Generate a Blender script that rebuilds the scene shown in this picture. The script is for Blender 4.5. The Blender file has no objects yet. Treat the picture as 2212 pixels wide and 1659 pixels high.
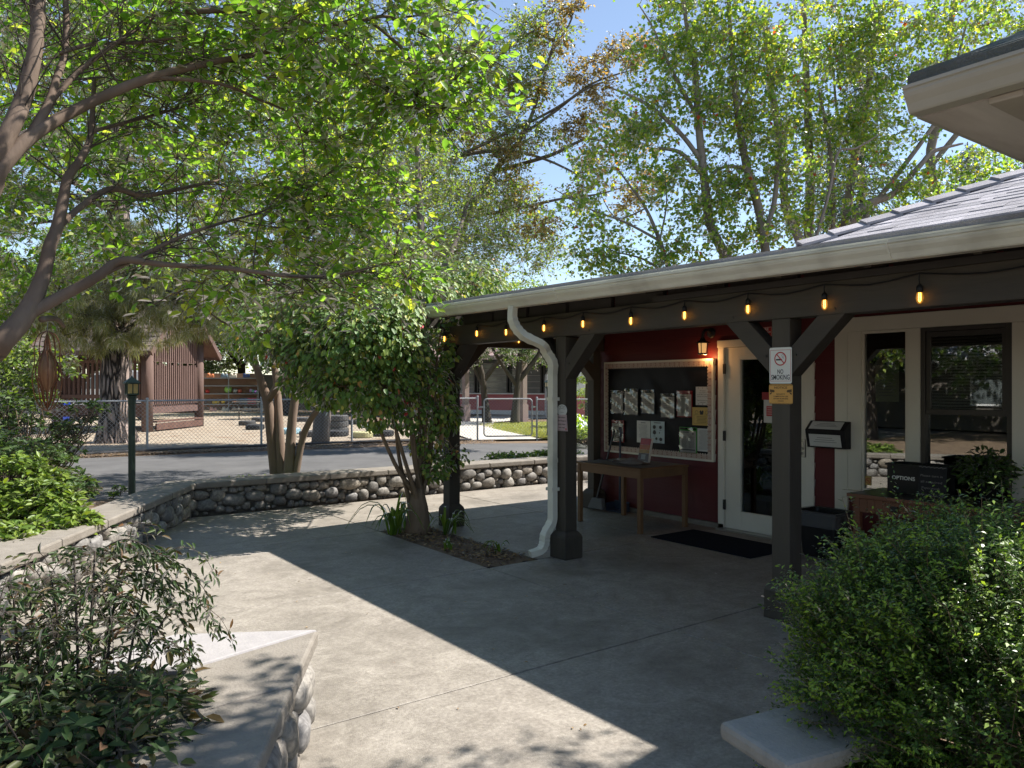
import bpy, math, random
import numpy as np
from mathutils import Vector, Matrix
R = math.radians
S = bpy.context.scene
COL = S.collection

# ------------------------------------------------------------------ camera
F, YH, H, YAW = 1660.0, 835.0, 1.58, R(36.3)      # focal length / horizon measured in 2212 px wide photograph
SA, CA = math.sin(YAW), math.cos(YAW)
cd = bpy.data.cameras.new('camera'); cam = bpy.data.objects.new('camera', cd); COL.objects.link(cam)
cam.location = (0, 0, H); cam.rotation_euler = (R(90), 0, -YAW)
cd.sensor_width = 36; cd.lens = 36*F/2212; cd.shift_y = (YH-829.5)/2212
cd.clip_start = 0.05; cd.clip_end = 800
S.camera = cam

# ------------------------------------------------------------------ light
SUN = Vector((0.71, -0.26, 1.0)).normalized()
w = bpy.data.worlds.new("World"); S.world = w; w.use_nodes = True
nt = w.node_tree
sky = nt.nodes.new('ShaderNodeTexSky'); sky.sky_type = 'NISHITA'; sky.sun_disc = False
sky.sun_elevation = math.asin(SUN.z); sky.sun_rotation = math.atan2(SUN.x, SUN.y)
sky.air_density = 1.0; sky.dust_density = 0.0; sky.ozone_density = 2.0
hs = nt.nodes.new('ShaderNodeHueSaturation'); hs.inputs['Saturation'].default_value = .88
nt.links.new(sky.outputs[0], hs.inputs['Color']); nt.links.new(hs.outputs[0], nt.nodes['Background'].inputs[0])
nt.nodes['Background'].inputs[1].default_value = 0.092
sl = bpy.data.lights.new('sun', 'SUN'); sl.energy = 4.6; sl.angle = R(0.53); sl.color = (1.0, 0.95, 0.88)
so = bpy.data.objects.new('sun', sl); COL.objects.link(so)
so.rotation_euler = SUN.to_track_quat('Z', 'Y').to_euler(); so.location = (20, 5, 30)
S.view_settings.view_transform = 'Standard'; S.view_settings.look = 'None'
S.view_settings.gamma = 1; S.view_settings.exposure = 1.18
cy = S.cycles
cy.use_denoising = True
try: cy.denoiser = 'OPENIMAGEDENOISE'; cy.denoising_prefilter = 'ACCURATE'
except Exception: pass
cy.max_bounces = 8; cy.diffuse_bounces = 4; cy.glossy_bounces = 4; cy.transmission_bounces = 5
cy.transparent_max_bounces = 12; cy.sample_clamp_indirect = 6; cy.caustics_reflective = False; cy.caustics_refractive = False

# ------------------------------------------------------------------ layout helpers (photo pixel + real distance -> metres)
def P(px, py, dep):
    s = (px-1106)/F
    return np.array((dep*(SA+s*CA), dep*(CA-s*SA), H+(YH-py)*dep/F))
def G(px, py, z=0.0): return P(px, py, F*(H-z)/(py-YH))
def onX(px, py, X):
    s = (px-1106)/F; return P(px, py, X/(SA+s*CA))

# ------------------------------------------------------------------ materials
def mat(name, col, rough=.6, col2=None, scale=6, detail=5, bump=0, bscale=None, spec=.5, metal=0, stretch=(1,1,1), emit=0, col3=None, s3=1.2):
    m = bpy.data.materials.new(name); m.use_nodes = True
    t = m.node_tree; b = t.nodes['Principled BSDF']
    b.inputs['Roughness'].default_value = rough; b.inputs['Metallic'].default_value = metal
    b.inputs['Specular IOR Level'].default_value = spec
    c = tuple(col)+(1,)
    if col2 is None: b.inputs['Base Color'].default_value = c
    if col2 is not None or bump:
        tc = t.nodes.new('ShaderNodeTexCoord'); mp = t.nodes.new('ShaderNodeMapping')
        mp.inputs['Scale'].default_value = stretch
        t.links.new(tc.outputs['Object'], mp.inputs[0])
    if col2 is not None:
        n = t.nodes.new('ShaderNodeTexNoise'); n.inputs['Scale'].default_value = scale; n.inputs['Detail'].default_value = detail
        n.inputs['Roughness'].default_value = .65
        r = t.nodes.new('ShaderNodeValToRGB')
        r.color_ramp.elements[0].position = .32; r.color_ramp.elements[1].position = .68
        r.color_ramp.elements[0].color = c; r.color_ramp.elements[1].color = tuple(col2)+(1,)
        t.links.new(mp.outputs[0], n.inputs[0]); t.links.new(n.outputs[0], r.inputs[0])
        out = r.outputs[0]
        if col3 is not None:
            n3 = t.nodes.new('ShaderNodeTexNoise'); n3.inputs['Scale'].default_value = s3; n3.inputs['Detail'].default_value = 6
            r3 = t.nodes.new('ShaderNodeValToRGB'); r3.color_ramp.elements[0].position = .5; r3.color_ramp.elements[1].position = .72
            mx = t.nodes.new('ShaderNodeMix'); mx.data_type = 'RGBA'
            t.links.new(mp.outputs[0], n3.inputs[0]); t.links.new(n3.outputs[0], r3.inputs[0])
            t.links.new(r3.outputs[0], mx.inputs[0]); t.links.new(out, mx.inputs[6]); mx.inputs[7].default_value = tuple(col3)+(1,)
            out = mx.outputs[2]
        t.links.new(out, b.inputs['Base Color'])
    if bump:
        n2 = t.nodes.new('ShaderNodeTexNoise'); n2.inputs['Scale'].default_value = bscale or scale*4; n2.inputs['Detail'].default_value = 6
        bp = t.nodes.new('ShaderNodeBump'); bp.inputs['Strength'].default_value = bump; bp.inputs['Distance'].default_value = .02
        t.links.new(mp.outputs[0], n2.inputs[0]); t.links.new(n2.outputs[0], bp.inputs['Height']); t.links.new(bp.outputs[0], b.inputs['Normal'])
    if emit:
        b.inputs['Emission Color'].default_value = c; b.inputs['Emission Strength'].default_value = emit
    return m

def leafmat(name, cols, trans=.45, tcol=None, rough=.45, spec=.2):
    """leaf: a colour of its own for every leaf (island), diffuse + light passing through + a thin gloss"""
    m = bpy.data.materials.new(name); m.use_nodes = True
    t = m.node_tree; t.nodes.clear()
    o = t.nodes.new('ShaderNodeOutputMaterial'); g = t.nodes.new('ShaderNodeNewGeometry')
    r = t.nodes.new('ShaderNodeValToRGB'); cr = r.color_ramp
    n = len(cols)
    while len(cr.elements) < n: cr.elements.new(.5)
    for i, c in enumerate(cols):
        p = c[3] if len(c) > 3 else i/(n-1)
        cr.elements[i].position = p; cr.elements[i].color = tuple(c[:3])+(1,)
    t.links.new(g.outputs['Random Per Island'], r.inputs[0])
    d = t.nodes.new('ShaderNodeBsdfDiffuse'); tr = t.nodes.new('ShaderNodeBsdfTranslucent')
    mc = t.nodes.new('ShaderNodeMix'); mc.data_type = 'RGBA'; mc.blend_type = 'MULTIPLY'; mc.inputs[0].default_value = 1
    mc.inputs[7].default_value = tuple(tcol or (2.6, 2.4, .8))+(1,)
    mc.clamp_result = True
    t.links.new(r.outputs[0], d.inputs[0]); t.links.new(r.outputs[0], mc.inputs[6]); t.links.new(mc.outputs[2], tr.inputs[0])
    m1 = t.nodes.new('ShaderNodeMixShader'); m1.inputs[0].default_value = trans
    t.links.new(d.outputs[0], m1.inputs[1]); t.links.new(tr.outputs[0], m1.inputs[2])
    gl = t.nodes.new('ShaderNodeBsdfGlossy'); gl.inputs['Roughness'].default_value = rough
    lw = t.nodes.new('ShaderNodeFresnel'); lw.inputs[0].default_value = 1.0+spec
    m2 = t.nodes.new('ShaderNodeMixShader')
    t.links.new(lw.outputs[0], m2.inputs[0]); t.links.new(m1.outputs[0], m2.inputs[1]); t.links.new(gl.outputs[0], m2.inputs[2])
    t.links.new(m2.outputs[0], o.inputs[0])
    return m

def glassmat(name, refl=.14, tint=(.8,.85,.85)):
    m = bpy.data.materials.new(name); m.use_nodes = True
    t = m.node_tree; t.nodes.clear()
    o = t.nodes.new('ShaderNodeOutputMaterial')
    tr = t.nodes.new('ShaderNodeBsdfTransparent'); tr.inputs[0].default_value = tuple(tint)+(1,)
    gl = t.nodes.new('ShaderNodeBsdfGlossy'); gl.inputs['Roughness'].default_value = .01
    fr = t.nodes.new('ShaderNodeFresnel'); fr.inputs[0].default_value = 1.5
    ad = t.nodes.new('ShaderNodeMath'); ad.operation = 'ADD'; ad.inputs[1].default_value = refl; ad.use_clamp = True
    mx = t.nodes.new('ShaderNodeMixShader')
    t.links.new(fr.outputs[0], ad.inputs[0]); t.links.new(ad.outputs[0], mx.inputs[0])
    t.links.new(tr.outputs[0], mx.inputs[1]); t.links.new(gl.outputs[0], mx.inputs[2]); t.links.new(mx.outputs[0], o.inputs[0])
    return m

def barkmat(name, c1, c2, scale=3, bump=.6, bscale=14, stretch=(1,1,.25)):
    return mat(name, c1, .85, c2, scale, 7, bump, bscale, .2, stretch=stretch)

M = {}
M['concrete'] = mat('concrete', (.215,.192,.166), .6, (.35,.317,.278), 48, 12, .25, 140, .45, col3=(.185,.165,.14), s3=1.1)
def weather(m):
    t = m.node_tree; bs = t.nodes['Principled BSDF']; src = bs.inputs['Base Color'].links[0].from_socket; tc = t.nodes.new('ShaderNodeTexCoord')
    def layer(src, tex, lo, hi, p0, p1):
        r = t.nodes.new('ShaderNodeValToRGB'); r.color_ramp.elements[0].position = p0; r.color_ramp.elements[1].position = p1; r.color_ramp.elements[0].color = lo+(1,); r.color_ramp.elements[1].color = hi+(1,)
        mx = t.nodes.new('ShaderNodeMix'); mx.data_type = 'RGBA'; mx.blend_type = 'MULTIPLY'; mx.inputs[0].default_value = 1
        t.links.new(tc.outputs['Object'], tex.inputs[0]); t.links.new(tex.outputs[0], r.inputs[0]); t.links.new(src, mx.inputs[6]); t.links.new(r.outputs[0], mx.inputs[7]); return mx.outputs[2]
    n1 = t.nodes.new('ShaderNodeTexNoise'); n1.inputs['Scale'].default_value = 2.4; n1.inputs['Detail'].default_value = 10; n1.inputs['Roughness'].default_value = .7; n1.inputs['Distortion'].default_value = 1.5
    src = layer(src, n1, (.80,.79,.77), (1.10,1.10,1.09), .36, .62)
    n2 = t.nodes.new('ShaderNodeTexNoise'); n2.inputs['Scale'].default_value = 14; n2.inputs['Detail'].default_value = 8; n2.inputs['Roughness'].default_value = .75
    src = layer(src, n2, (.86,.85,.84), (1.12,1.12,1.11), .38, .64)
    v = t.nodes.new('ShaderNodeTexVoronoi'); v.inputs['Scale'].default_value = 2.1
    src = layer(src, v, (.5,.48,.46), (1,1,1), .03, .045)
    t.links.new(src, bs.inputs['Base Color'])
weather(M['concrete'])
M['joint'] = mat('joint_dirt', (.05,.045,.04), .9)
M['asphalt'] = mat('asphalt', (.085,.083,.082), .85, (.125,.122,.12), 1.2, 9, .3, 160, .3)
M['sand'] = mat('playground_sand', (.38,.325,.255), .95, (.27,.222,.165), 4.0, 12, .9, 9, .1, col3=(.22,.15,.10), s3=1.6)
M['earth'] = mat('earth', (.12,.085,.06), .95, (.22,.16,.11), 3.0, 10, .7, 18, .1)
M['grass'] = mat('lawn_soil', (.16,.20,.05), .95, (.26,.27,.09), 9, 8, .5, 90, .1)
M['path'] = mat('path_concrete', (.52,.48,.41), .8, (.44,.41,.36), 2, 7, .1, 60, .3)
M['cap'] = mat('cast_stone_cap', (.19,.168,.142), .75, (.27,.242,.208), 10, 9, .3, 80, .3, col3=(.20,.18,.155), s3=2.5)
M['capwhite'] = mat('pale_cap_slab', (.30,.285,.285), .75, (.36,.34,.335), 14, 8, .15, 80, .3)
M['benchstone'] = mat('bench_concrete', (.27,.255,.23), .8, (.34,.32,.295), 12, 9, .3, 80, .3, col3=(.26,.23,.195), s3=3)
M['mortar'] = mat('mortar', (.10,.09,.078), .95, (.17,.155,.13), 18, 6, .5, 60, .1)
M['siding'] = mat('red_siding', (.125,.014,.017), .55, (.10,.012,.014), 2.2, 6, .12, 30, .4, stretch=(1,.15,1))
M['trim'] = mat('cream_trim', (.80,.755,.65), .55, (.74,.695,.595), 1.6, 7, .06, 20, .4)
M['door'] = mat('door_paint', (.80,.755,.655), .45, (.74,.70,.60), 2, 6, .04, 20, .45)
M['beam'] = mat('dark_brown_timber', (.047,.040,.033), .6, (.068,.058,.047), 2.5, 8, .35, 16, .35, stretch=(1,.15,1))
M['post'] = mat('dark_brown_post', (.050,.043,.035), .6, (.074,.063,.050), 3, 8, .4, 14, .35, stretch=(1,1,.12))
M['shadedgutter'] = mat('shaded_gutter_paint', (.40,.38,.335), .5, (.34,.325,.285), 1.4, 7, .03, 10, .4)  # same gutter paint, greyed to put the side eave's shade into its colour
M['gutter'] = mat('gutter_paint', (.74,.72,.63), .45, (.67,.65,.56), 1.4, 7, .03, 10, .5, col3=(.44,.42,.36), s3=2.2)
M['shingle'] = mat('grey_shingle', (.34,.33,.345), .9, (.44,.43,.45), 4, 8, .5, 120, .2, col3=(.28,.27,.28), s3=3)
M['shingledark'] = mat('mossy_shingle', (.10,.11,.10), .95, (.16,.16,.15), 6, 8, .6, 90, .1)
M['deck'] = mat('roof_deck', (.05,.045,.045), .8, (.035,.032,.03), 3)
M['soffit'] = mat('plywood_soffit', (.62,.57,.55), .75, (.50,.45,.43), 3, 8, .1, 30, .2, stretch=(.4,2,1), col3=(.30,.25,.22), s3=1.4)
M['fasciawood'] = mat('painted_beam', (.42,.38,.34), .6, (.36,.32,.28), 3, 6, .1, 20, .3)
M['glass'] = glassmat('window_glass', .22)
M['doorglass'] = glassmat('door_glass', .05, (.5,.55,.6))
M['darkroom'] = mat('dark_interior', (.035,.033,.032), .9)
M['bronze'] = mat('bronze_frame', (.055,.05,.045), .45, metal=.3)
M['blind'] = mat('blind_slat', (.55,.52,.48), .6)
M['blackmetal'] = mat('black_metal', (.015,.014,.013), .45, (.03,.027,.025), 20, 4, .2, 60, .5)
M['blackplastic'] = mat('black_plastic', (.010,.010,.012), .45, (.015,.015,.017), 8, 4, .05, 50, .3)
M['steel'] = mat('brushed_steel', (.45,.44,.42), .35, metal=.9)
M['galv'] = mat('galvanised_steel', (.36,.37,.38), .55, (.28,.29,.30), 14, 5, 0, None, .5, .55)
M['pine'] = mat('pine_wood', (.21,.115,.055), .55, (.165,.085,.04), 3, 7, .15, 25, .4, stretch=(1,1,.2))
M['pinetop'] = mat('grey_table_cloth', (.13,.135,.145), .8, (.18,.185,.195), 8, 6, .2, 40, .2)
M['cherry'] = mat('cherry_wood', (.19,.075,.04), .45, (.14,.055,.03), 4, 7, .12, 30, .45, stretch=(1,.2,1))
M['darkwood'] = mat('dark_tabletop', (.035,.026,.022), .3, (.05,.036,.03), 4, 5, .05, 30, .5)
M['paper'] = mat('white_paper', (.64,.64,.62), .6)
M['paperblue'] = mat('pale_blue_paper', (.50,.60,.64), .6)
M['papergold'] = mat('golden_paper', (.60,.42,.13), .6)
M['papergrey'] = mat('grey_print', (.36,.36,.37), .7)
M['sleeve'] = glassmat('plastic_sleeve', .03, (.96,.96,.96))
M['ink'] = mat('black_ink', (.03,.03,.035), .6)
M['greyink'] = mat('grey_ink', (.20,.20,.21), .7)
M['redink'] = mat('red_ink', (.48,.03,.035), .5)
M['redframe'] = mat('red_vinyl', (.30,.02,.03), .4)
M['greenframe'] = mat('green_vinyl', (.06,.38,.06), .5)
M['blueink'] = mat('blue_ink', (.12,.18,.34), .6)
M['signwhite'] = mat('sign_white', (.74,.74,.70), .4)
M['orange'] = mat('orange_sign', (.62,.33,.085), .55)
M['signink'] = mat('sign_brown_ink', (.09,.05,.02), .6)
M['boardfabric'] = mat('black_board_fabric', (.010,.009,.012), .42, (.015,.014,.018), 5, 4, .05, 30, .14)
M['border'] = mat('pink_beige_border', (.50,.35,.29), .7, (.60,.50,.42), 30, 3, 0)
M['borderspot'] = mat('dusty_rose_print', (.36,.18,.155), .7)
M['chalk'] = mat('chalk', (.30,.27,.25), .9)
M['slate'] = mat('chalkboard', (.028,.028,.03), .85, (.04,.038,.037), 6, 6, 0, None, .2)
M['mat'] = mat('navy_doormat', (.008,.010,.017), .95, (.014,.017,.026), 30, 4, .6, 200, .1)
def filmmat():
    m = bpy.data.materials.new('bin_liner_film'); m.use_nodes = True; t = m.node_tree; t.nodes.clear(); o = t.nodes.new('ShaderNodeOutputMaterial'); tr = t.nodes.new('ShaderNodeBsdfTransparent'); df = t.nodes.new('ShaderNodeBsdfDiffuse'); df.inputs[0].default_value = (.3,.3,.31,1); mx = t.nodes.new('ShaderNodeMixShader'); mx.inputs[0].default_value = .3
    t.links.new(tr.outputs[0], mx.inputs[1]); t.links.new(df.outputs[0], mx.inputs[2]); t.links.new(mx.outputs[0], o.inputs[0]); return m
M['bag'] = filmmat()
M['amber'] = mat('amber_glass', (.42,.29,.09), .4, (.52,.40,.17), 6, 4)
M['cream'] = mat('cream_lamp_glass', (.62,.52,.34), .4)
M['verdigris'] = mat('green_lamp_paint', (.018,.036,.028), .5, (.028,.052,.04), 7, 6, .1, 30)
M['cedar'] = mat('brown_stained_wood', (.105,.058,.045), .75, (.15,.088,.068), 3, 7, .3, 14, .2, stretch=(1,1,.15))
M['cedarlight'] = mat('weathered_brown_wood', (.115,.072,.061), .8, (.16,.104,.09), 4, 7, .3, 18, .2, stretch=(1,1,.2))
M['logpost'] = mat('log_post', (.11,.07,.058), .85, (.17,.115,.098), 3, 8, .5, 12, .2, stretch=(1,1,.15))
M['shake'] = mat('brown_shake', (.115,.09,.08), .9, (.19,.155,.14), 4, 7, .5, 20, .2)
M['tyre'] = mat('tyre_rubber', (.020,.021,.023), .75, (.05,.05,.052), 5, 6, .1, 30, .3)
M['tyregrey'] = mat('dusty_tyre_rubber', (.07,.07,.072), .85, (.13,.125,.12), 5, 6, .1, 30, .2)
M['tyreblue'] = mat('pale_blue_tyre_paint', (.25,.42,.50), .7, (.33,.50,.58), 5, 6)
M['tyreyellow'] = mat('pale_yellow_tyre_paint', (.50,.48,.26), .7, (.40,.38,.2), 5, 6)
M['tyregreen'] = mat('pale_green_tyre_paint', (.26,.38,.28), .7, (.33,.44,.34), 5, 6)
M['block'] = mat('block_wall', (.115,.10,.085), .9, (.15,.13,.112), 1.5, 7, .2, 30, .2)
M['palewood'] = mat('pale_stake_wood', (.38,.24,.13), .7)
M['shelfwood'] = mat('tan_plywood', (.24,.135,.085), .8, (.30,.18,.12), 2, 6)
M['shelfgrey'] = mat('grey_shelf', (.26,.26,.27), .7)
M['redwall'] = mat('brick_red_wall', (.52,.14,.14), .7, (.47,.125,.13), 2, 6, .1, 30)
M['brownmetal'] = mat('brown_metal_roof', (.22,.15,.135), .55, (.27,.19,.17), 2, 5)
M['column'] = mat('taupe_column', (.25,.185,.165), .7, (.29,.22,.2), 2, 5)
M['white'] = mat('white_paint', (.74,.74,.74), .5)
M['blue'] = mat('blue_plastic', (.02,.06,.45), .45)
M['hose'] = mat('grey_black_pipe', (.045,.043,.045), .6)
M['copper'] = mat('rusty_copper', (.13,.055,.03), .4, (.22,.10,.05), 12, 5, 0, None, .5, .6)
M['coppersheet'] = mat('pale_copper_sheet', (.33,.19,.11), .4, (.25,.13,.07), 14, 5, 0, None, .5, .4)
M['bluesteel'] = mat('slate_blue_plastic', (.035,.05,.085), .5)
M['bristle'] = mat('grey_bristle', (.16,.155,.15), .9)
M['fil'] = mat('lamp_filament', (1.0,.55,.12), .5, emit=8)
M['bulbglass'] = mat('amber_bulb_glass', (.95,.42,.06), .3, emit=.75)
def bulbmat():
    m = bpy.data.materials.new('amber_bulb_glass'); m.use_nodes = True; t = m.node_tree; t.nodes.clear()
    o = t.nodes.new('ShaderNodeOutputMaterial'); tr = t.nodes.new('ShaderNodeBsdfTransparent'); tr.inputs[0].default_value = (1,.80,.5,1)
    em = t.nodes.new('ShaderNodeEmission'); em.inputs[0].default_value = (1,.45,.07,1); em.inputs[1].default_value = .34
    gl = t.nodes.new('ShaderNodeBsdfGlossy'); gl.inputs['Roughness'].default_value = .05
    m1 = t.nodes.new('ShaderNodeMixShader'); m1.inputs[0].default_value = .42; m2 = t.nodes.new('ShaderNodeMixShader'); m2.inputs[0].default_value = .12
    t.links.new(tr.outputs[0], m1.inputs[1]); t.links.new(em.outputs[0], m1.inputs[2]); t.links.new(m1.outputs[0], m2.inputs[1]); t.links.new(gl.outputs[0], m2.inputs[2]); t.links.new(m2.outputs[0], o.inputs[0]); return m
M['bulbglass'] = bulbmat()
M['lampglow'] = mat('lit_lamp_glass', (1.0,.55,.2), .4, emit=.28)
M['purple'] = mat('violet_flower', (.25,.18,.55), .6)
M['stone'] = None
def stonemat():
    m = bpy.data.materials.new('river_stone'); m.use_nodes = True; t = m.node_tree; b = t.nodes['Principled BSDF']
    g = t.nodes.new('ShaderNodeNewGeometry'); r = t.nodes.new('ShaderNodeValToRGB'); cr = r.color_ramp
    cs = [(0,(.13,.125,.12)),(.25,(.25,.235,.215)),(.45,(.33,.31,.28)),(.6,(.18,.175,.17)),(.8,(.29,.255,.21)),(1,(.23,.225,.225))]
    while len(cr.elements) < len(cs): cr.elements.new(.5)
    for i,(p,c) in enumerate(cs): cr.elements[i].position = p; cr.elements[i].color = c+(1,)
    t.links.new(g.outputs['Random Per Island'], r.inputs[0])
    tc = t.nodes.new('ShaderNodeTexCoord'); n = t.nodes.new('ShaderNodeTexNoise'); n.inputs['Scale'].default_value = 22; n.inputs['Detail'].default_value = 9; n.inputs['Distortion'].default_value = 1.2
    t.links.new(tc.outputs['Object'], n.inputs[0])
    r2 = t.nodes.new('ShaderNodeValToRGB'); r2.color_ramp.elements[0].position = .35; r2.color_ramp.elements[0].color = (.55,.54,.53,1); r2.color_ramp.elements[1].position = .65; r2.color_ramp.elements[1].color = (1.15,1.13,1.1,1)
    t.links.new(n.outputs[0], r2.inputs[0])
    mx = t.nodes.new('ShaderNodeMix'); mx.data_type = 'RGBA'; mx.blend_type = 'MULTIPLY'; mx.inputs[0].default_value = 1
    t.links.new(r.outputs[0], mx.inputs[6]); t.links.new(r2.outputs[0], mx.inputs[7]); t.links.new(mx.outputs[2], b.inputs['Base Color'])
    b.inputs['Roughness'].default_value = .7
    bp = t.nodes.new('ShaderNodeBump'); bp.inputs['Strength'].default_value = .3; bp.inputs['Distance'].default_value = .01
    t.links.new(n.outputs[0], bp.inputs['Height']); t.links.new(bp.outputs[0], b.inputs['Normal'])
    return m
M['stone'] = stonemat()
M['bark_smooth'] = barkmat('smooth_brown_bark', (.105,.072,.052), (.18,.135,.105), 4, .35, 16, (1,1,.35))
M['bark_myrtle'] = barkmat('myrtle_bark', (.17,.115,.085), (.25,.19,.15), 4, .45, 20, (1,1,.15))
M['bark_grey'] = barkmat('grey_bark', (.13,.105,.088), (.21,.175,.15), 3, .6, 12)
M['bark_pale'] = barkmat('pale_grey_bark', (.20,.165,.14), (.31,.265,.23), 3, .6, 12)
M['bark_vine'] = barkmat('vine_bark', (.14,.095,.06), (.22,.16,.11), 6, .7, 26, (1,1,.12))
M['bark_dark'] = barkmat('dark_bark', (.045,.036,.03), (.09,.075,.062), 3, .6, 12)
def pinebark():
    m = mat('pine_plate_bark', (.24,.18,.15), .9, (.36,.28,.245), 5, 8, 0)
    t = m.node_tree; b = t.nodes['Principled BSDF']
    tc = t.nodes.new('ShaderNodeTexCoord'); mp = t.nodes.new('ShaderNodeMapping'); mp.inputs['Scale'].default_value = (1,1,.22)
    nz = t.nodes.new('ShaderNodeTexNoise'); nz.inputs['Scale'].default_value = 4
    ad = t.nodes.new('ShaderNodeMix'); ad.data_type = 'RGBA'; ad.blend_type = 'LINEAR_LIGHT'; ad.inputs[0].default_value = .14
    v = t.nodes.new('ShaderNodeTexVoronoi'); v.feature = 'DISTANCE_TO_EDGE'; v.inputs['Scale'].default_value = 6.5
    t.links.new(tc.outputs['Object'], mp.inputs[0]); t.links.new(mp.outputs[0], nz.inputs[0]); t.links.new(mp.outputs[0], ad.inputs[6]); t.links.new(nz.outputs['Color'], ad.inputs[7]); t.links.new(ad.outputs[2], v.inputs[0])
    r = t.nodes.new('ShaderNodeValToRGB'); r.color_ramp.elements[0].position = .05; r.color_ramp.elements[1].position = .2
    t.links.new(v.outputs['Distance'], r.inputs[0])
    old = b.inputs['Base Color'].links[0].from_socket
    mx = t.nodes.new('ShaderNodeMix'); mx.data_type = 'RGBA'; t.links.new(r.outputs[0], mx.inputs[0]); mx.inputs[6].default_value = (.02,.014,.012,1); t.links.new(old, mx.inputs[7])
    t.links.new(mx.outputs[2], b.inputs['Base Color'])
    bp = t.nodes.new('ShaderNodeBump'); bp.inputs['Strength'].default_value = 1; bp.inputs['Distance'].default_value = .06
    t.links.new(r.outputs[0], bp.inputs['Height']); t.links.new(bp.outputs[0], b.inputs['Normal'])
    return m
M['bark_pine'] = pinebark()
L = {}
L['fg'] = leafmat('leaf_bright', [(0.108,0.223,0.037),(0.153,0.292,0.046),(0.216,0.355,0.057),(0.360,0.392,0.066)], .6, (2.0,2.0,.9))
L['myrtle'] = leafmat('leaf_myrtle', [(0.151,0.252,0.047),(0.235,0.336,0.059),(0.319,0.336,0.067),(0.504,0.370,0.076)], 0.55)
L['mid'] = leafmat('leaf_mid', [(.11,.19,.04),(.155,.25,.052),(.21,.30,.07),(.28,.27,.08)], .55, (2.2,2.1,.9))
L['gum'] = leafmat('leaf_gum', [(0.115,0.226,0.056,0),(0.179,0.309,0.072,.35),(0.294,0.392,0.079,.7),(0.459,0.497,0.088,.93),(0.459,0.452,0.088,.985),(0.546,0.075,0.032,.993)], 0.58, (2.2,2.1,.8))
L['bg'] = leafmat('leaf_background', [(0.140,0.235,0.066),(0.225,0.328,0.085),(0.356,0.413,0.112)], 0.50)
L['bgdark'] = leafmat('leaf_dark', [(0.049,0.091,0.031),(0.077,0.133,0.042),(0.126,0.189,0.059)], 0.40)
L['conifer'] = leafmat('needle_blue', [(0.052,0.085,0.078),(0.078,0.117,0.104),(0.104,0.150,0.124)], .25)
L['pine'] = leafmat('pine_needle', [(0.138,0.166,0.076),(0.206,0.235,0.110),(0.304,0.289,0.166)], .35)
L['vine'] = leafmat('vine_leaf', [(0.081,0.159,0.043,0),(0.142,0.244,0.060,.5),(0.263,0.338,0.095,.9),(0.567,0.508,0.127,.985),(0.600,0.063,0.085,.996)], 0.35, (2.4,2.2,.8), .5, .3)
L['shrub'] = leafmat('shrub_leaf', [(.038,.088,.02),(.065,.13,.026),(.11,.19,.038)], .4, (2.4,2.2,.7), .3, .3)
L['shrubtip'] = leafmat('shrub_tip_leaf', [(.22,.37,.05),(.34,.47,.075)], .55, (1.9,1.8,.7), .35, .3)
L['nandina'] = leafmat('nandina_leaf', [(0.037,0.075,0.027,0),(0.062,0.106,0.037,.5),(0.094,0.125,0.044,.85),(0.150,0.075,0.037,1)], .35, (2.2,2.0,.8), .4, .25)
L['rhaph'] = leafmat('glossy_leaf', [(.11,.19,.035),(.17,.26,.042),(.25,.33,.06)], .42, (2.2,2.0,.6), .35, .3)
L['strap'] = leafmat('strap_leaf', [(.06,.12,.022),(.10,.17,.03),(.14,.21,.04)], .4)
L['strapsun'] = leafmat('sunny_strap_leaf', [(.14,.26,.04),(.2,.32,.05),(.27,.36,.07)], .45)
L['cover'] = leafmat('cover_leaf', [(0.121,0.209,0.044),(0.187,0.275,0.061),(0.275,0.341,0.099)], .45)
L['dry'] = leafmat('dry_leaf', [(.20,.12,.06),(.28,.18,.09),(.35,.26,.16),(.14,.08,.04)], .2)
L['blade'] = leafmat('grass_blade', [(.16,.21,.04),(.25,.27,.06),(.36,.33,.12)], .35)

# ------------------------------------------------------------------ object helpers
def thing(name, label, cat, loc=(0,0,0), group=None):
    o = bpy.data.objects.new(name, None); COL.objects.link(o); o.location = tuple(loc); o.empty_display_size = .2
    o['label'] = label; o['category'] = cat
    if group: o['group'] = group
    return o
def tag(o, label=None, cat=None, group=None, kind=None):
    for k, v in (('label',label),('category',cat),('group',group),('kind',kind)):
        if v: o[k] = v
    return o
def base_of(p):
    v = Vector((0,0,0))
    while p is not None: v += Vector(p.location); p = p.parent
    return v
def rawmesh(name, V, Fs, m, parent=None, smooth=False):
    """V (n,3) world coordinates; Fs list of index tuples or an (n,k) array"""
    me = bpy.data.meshes.new(name)
    V = np.asarray(V, dtype=np.float32).reshape(-1,3)
    b = base_of(parent) if parent is not None else Vector((0,0,0))
    V = V - np.array(b, dtype=np.float32)
    if isinstance(Fs, np.ndarray):
        n, k = Fs.shape
        me.vertices.add(len(V)); me.vertices.foreach_set('co', V.ravel())
        me.loops.add(n*k); me.loops.foreach_set('vertex_index', Fs.astype(np.int32).ravel())
        me.polygons.add(n); me.polygons.foreach_set('loop_start', np.arange(0, n*k, k, dtype=np.int32))
        me.update(calc_edges=True)
    else:
        me.from_pydata(V.tolist(), [], Fs); me.update()
    if smooth: me.polygons.foreach_set('use_smooth', np.ones(len(me.polygons), dtype=bool))
    me.materials.append(m)
    o = bpy.data.objects.new(name, me); COL.objects.link(o)
    if parent is not None: o.parent = parent
    return o

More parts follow.
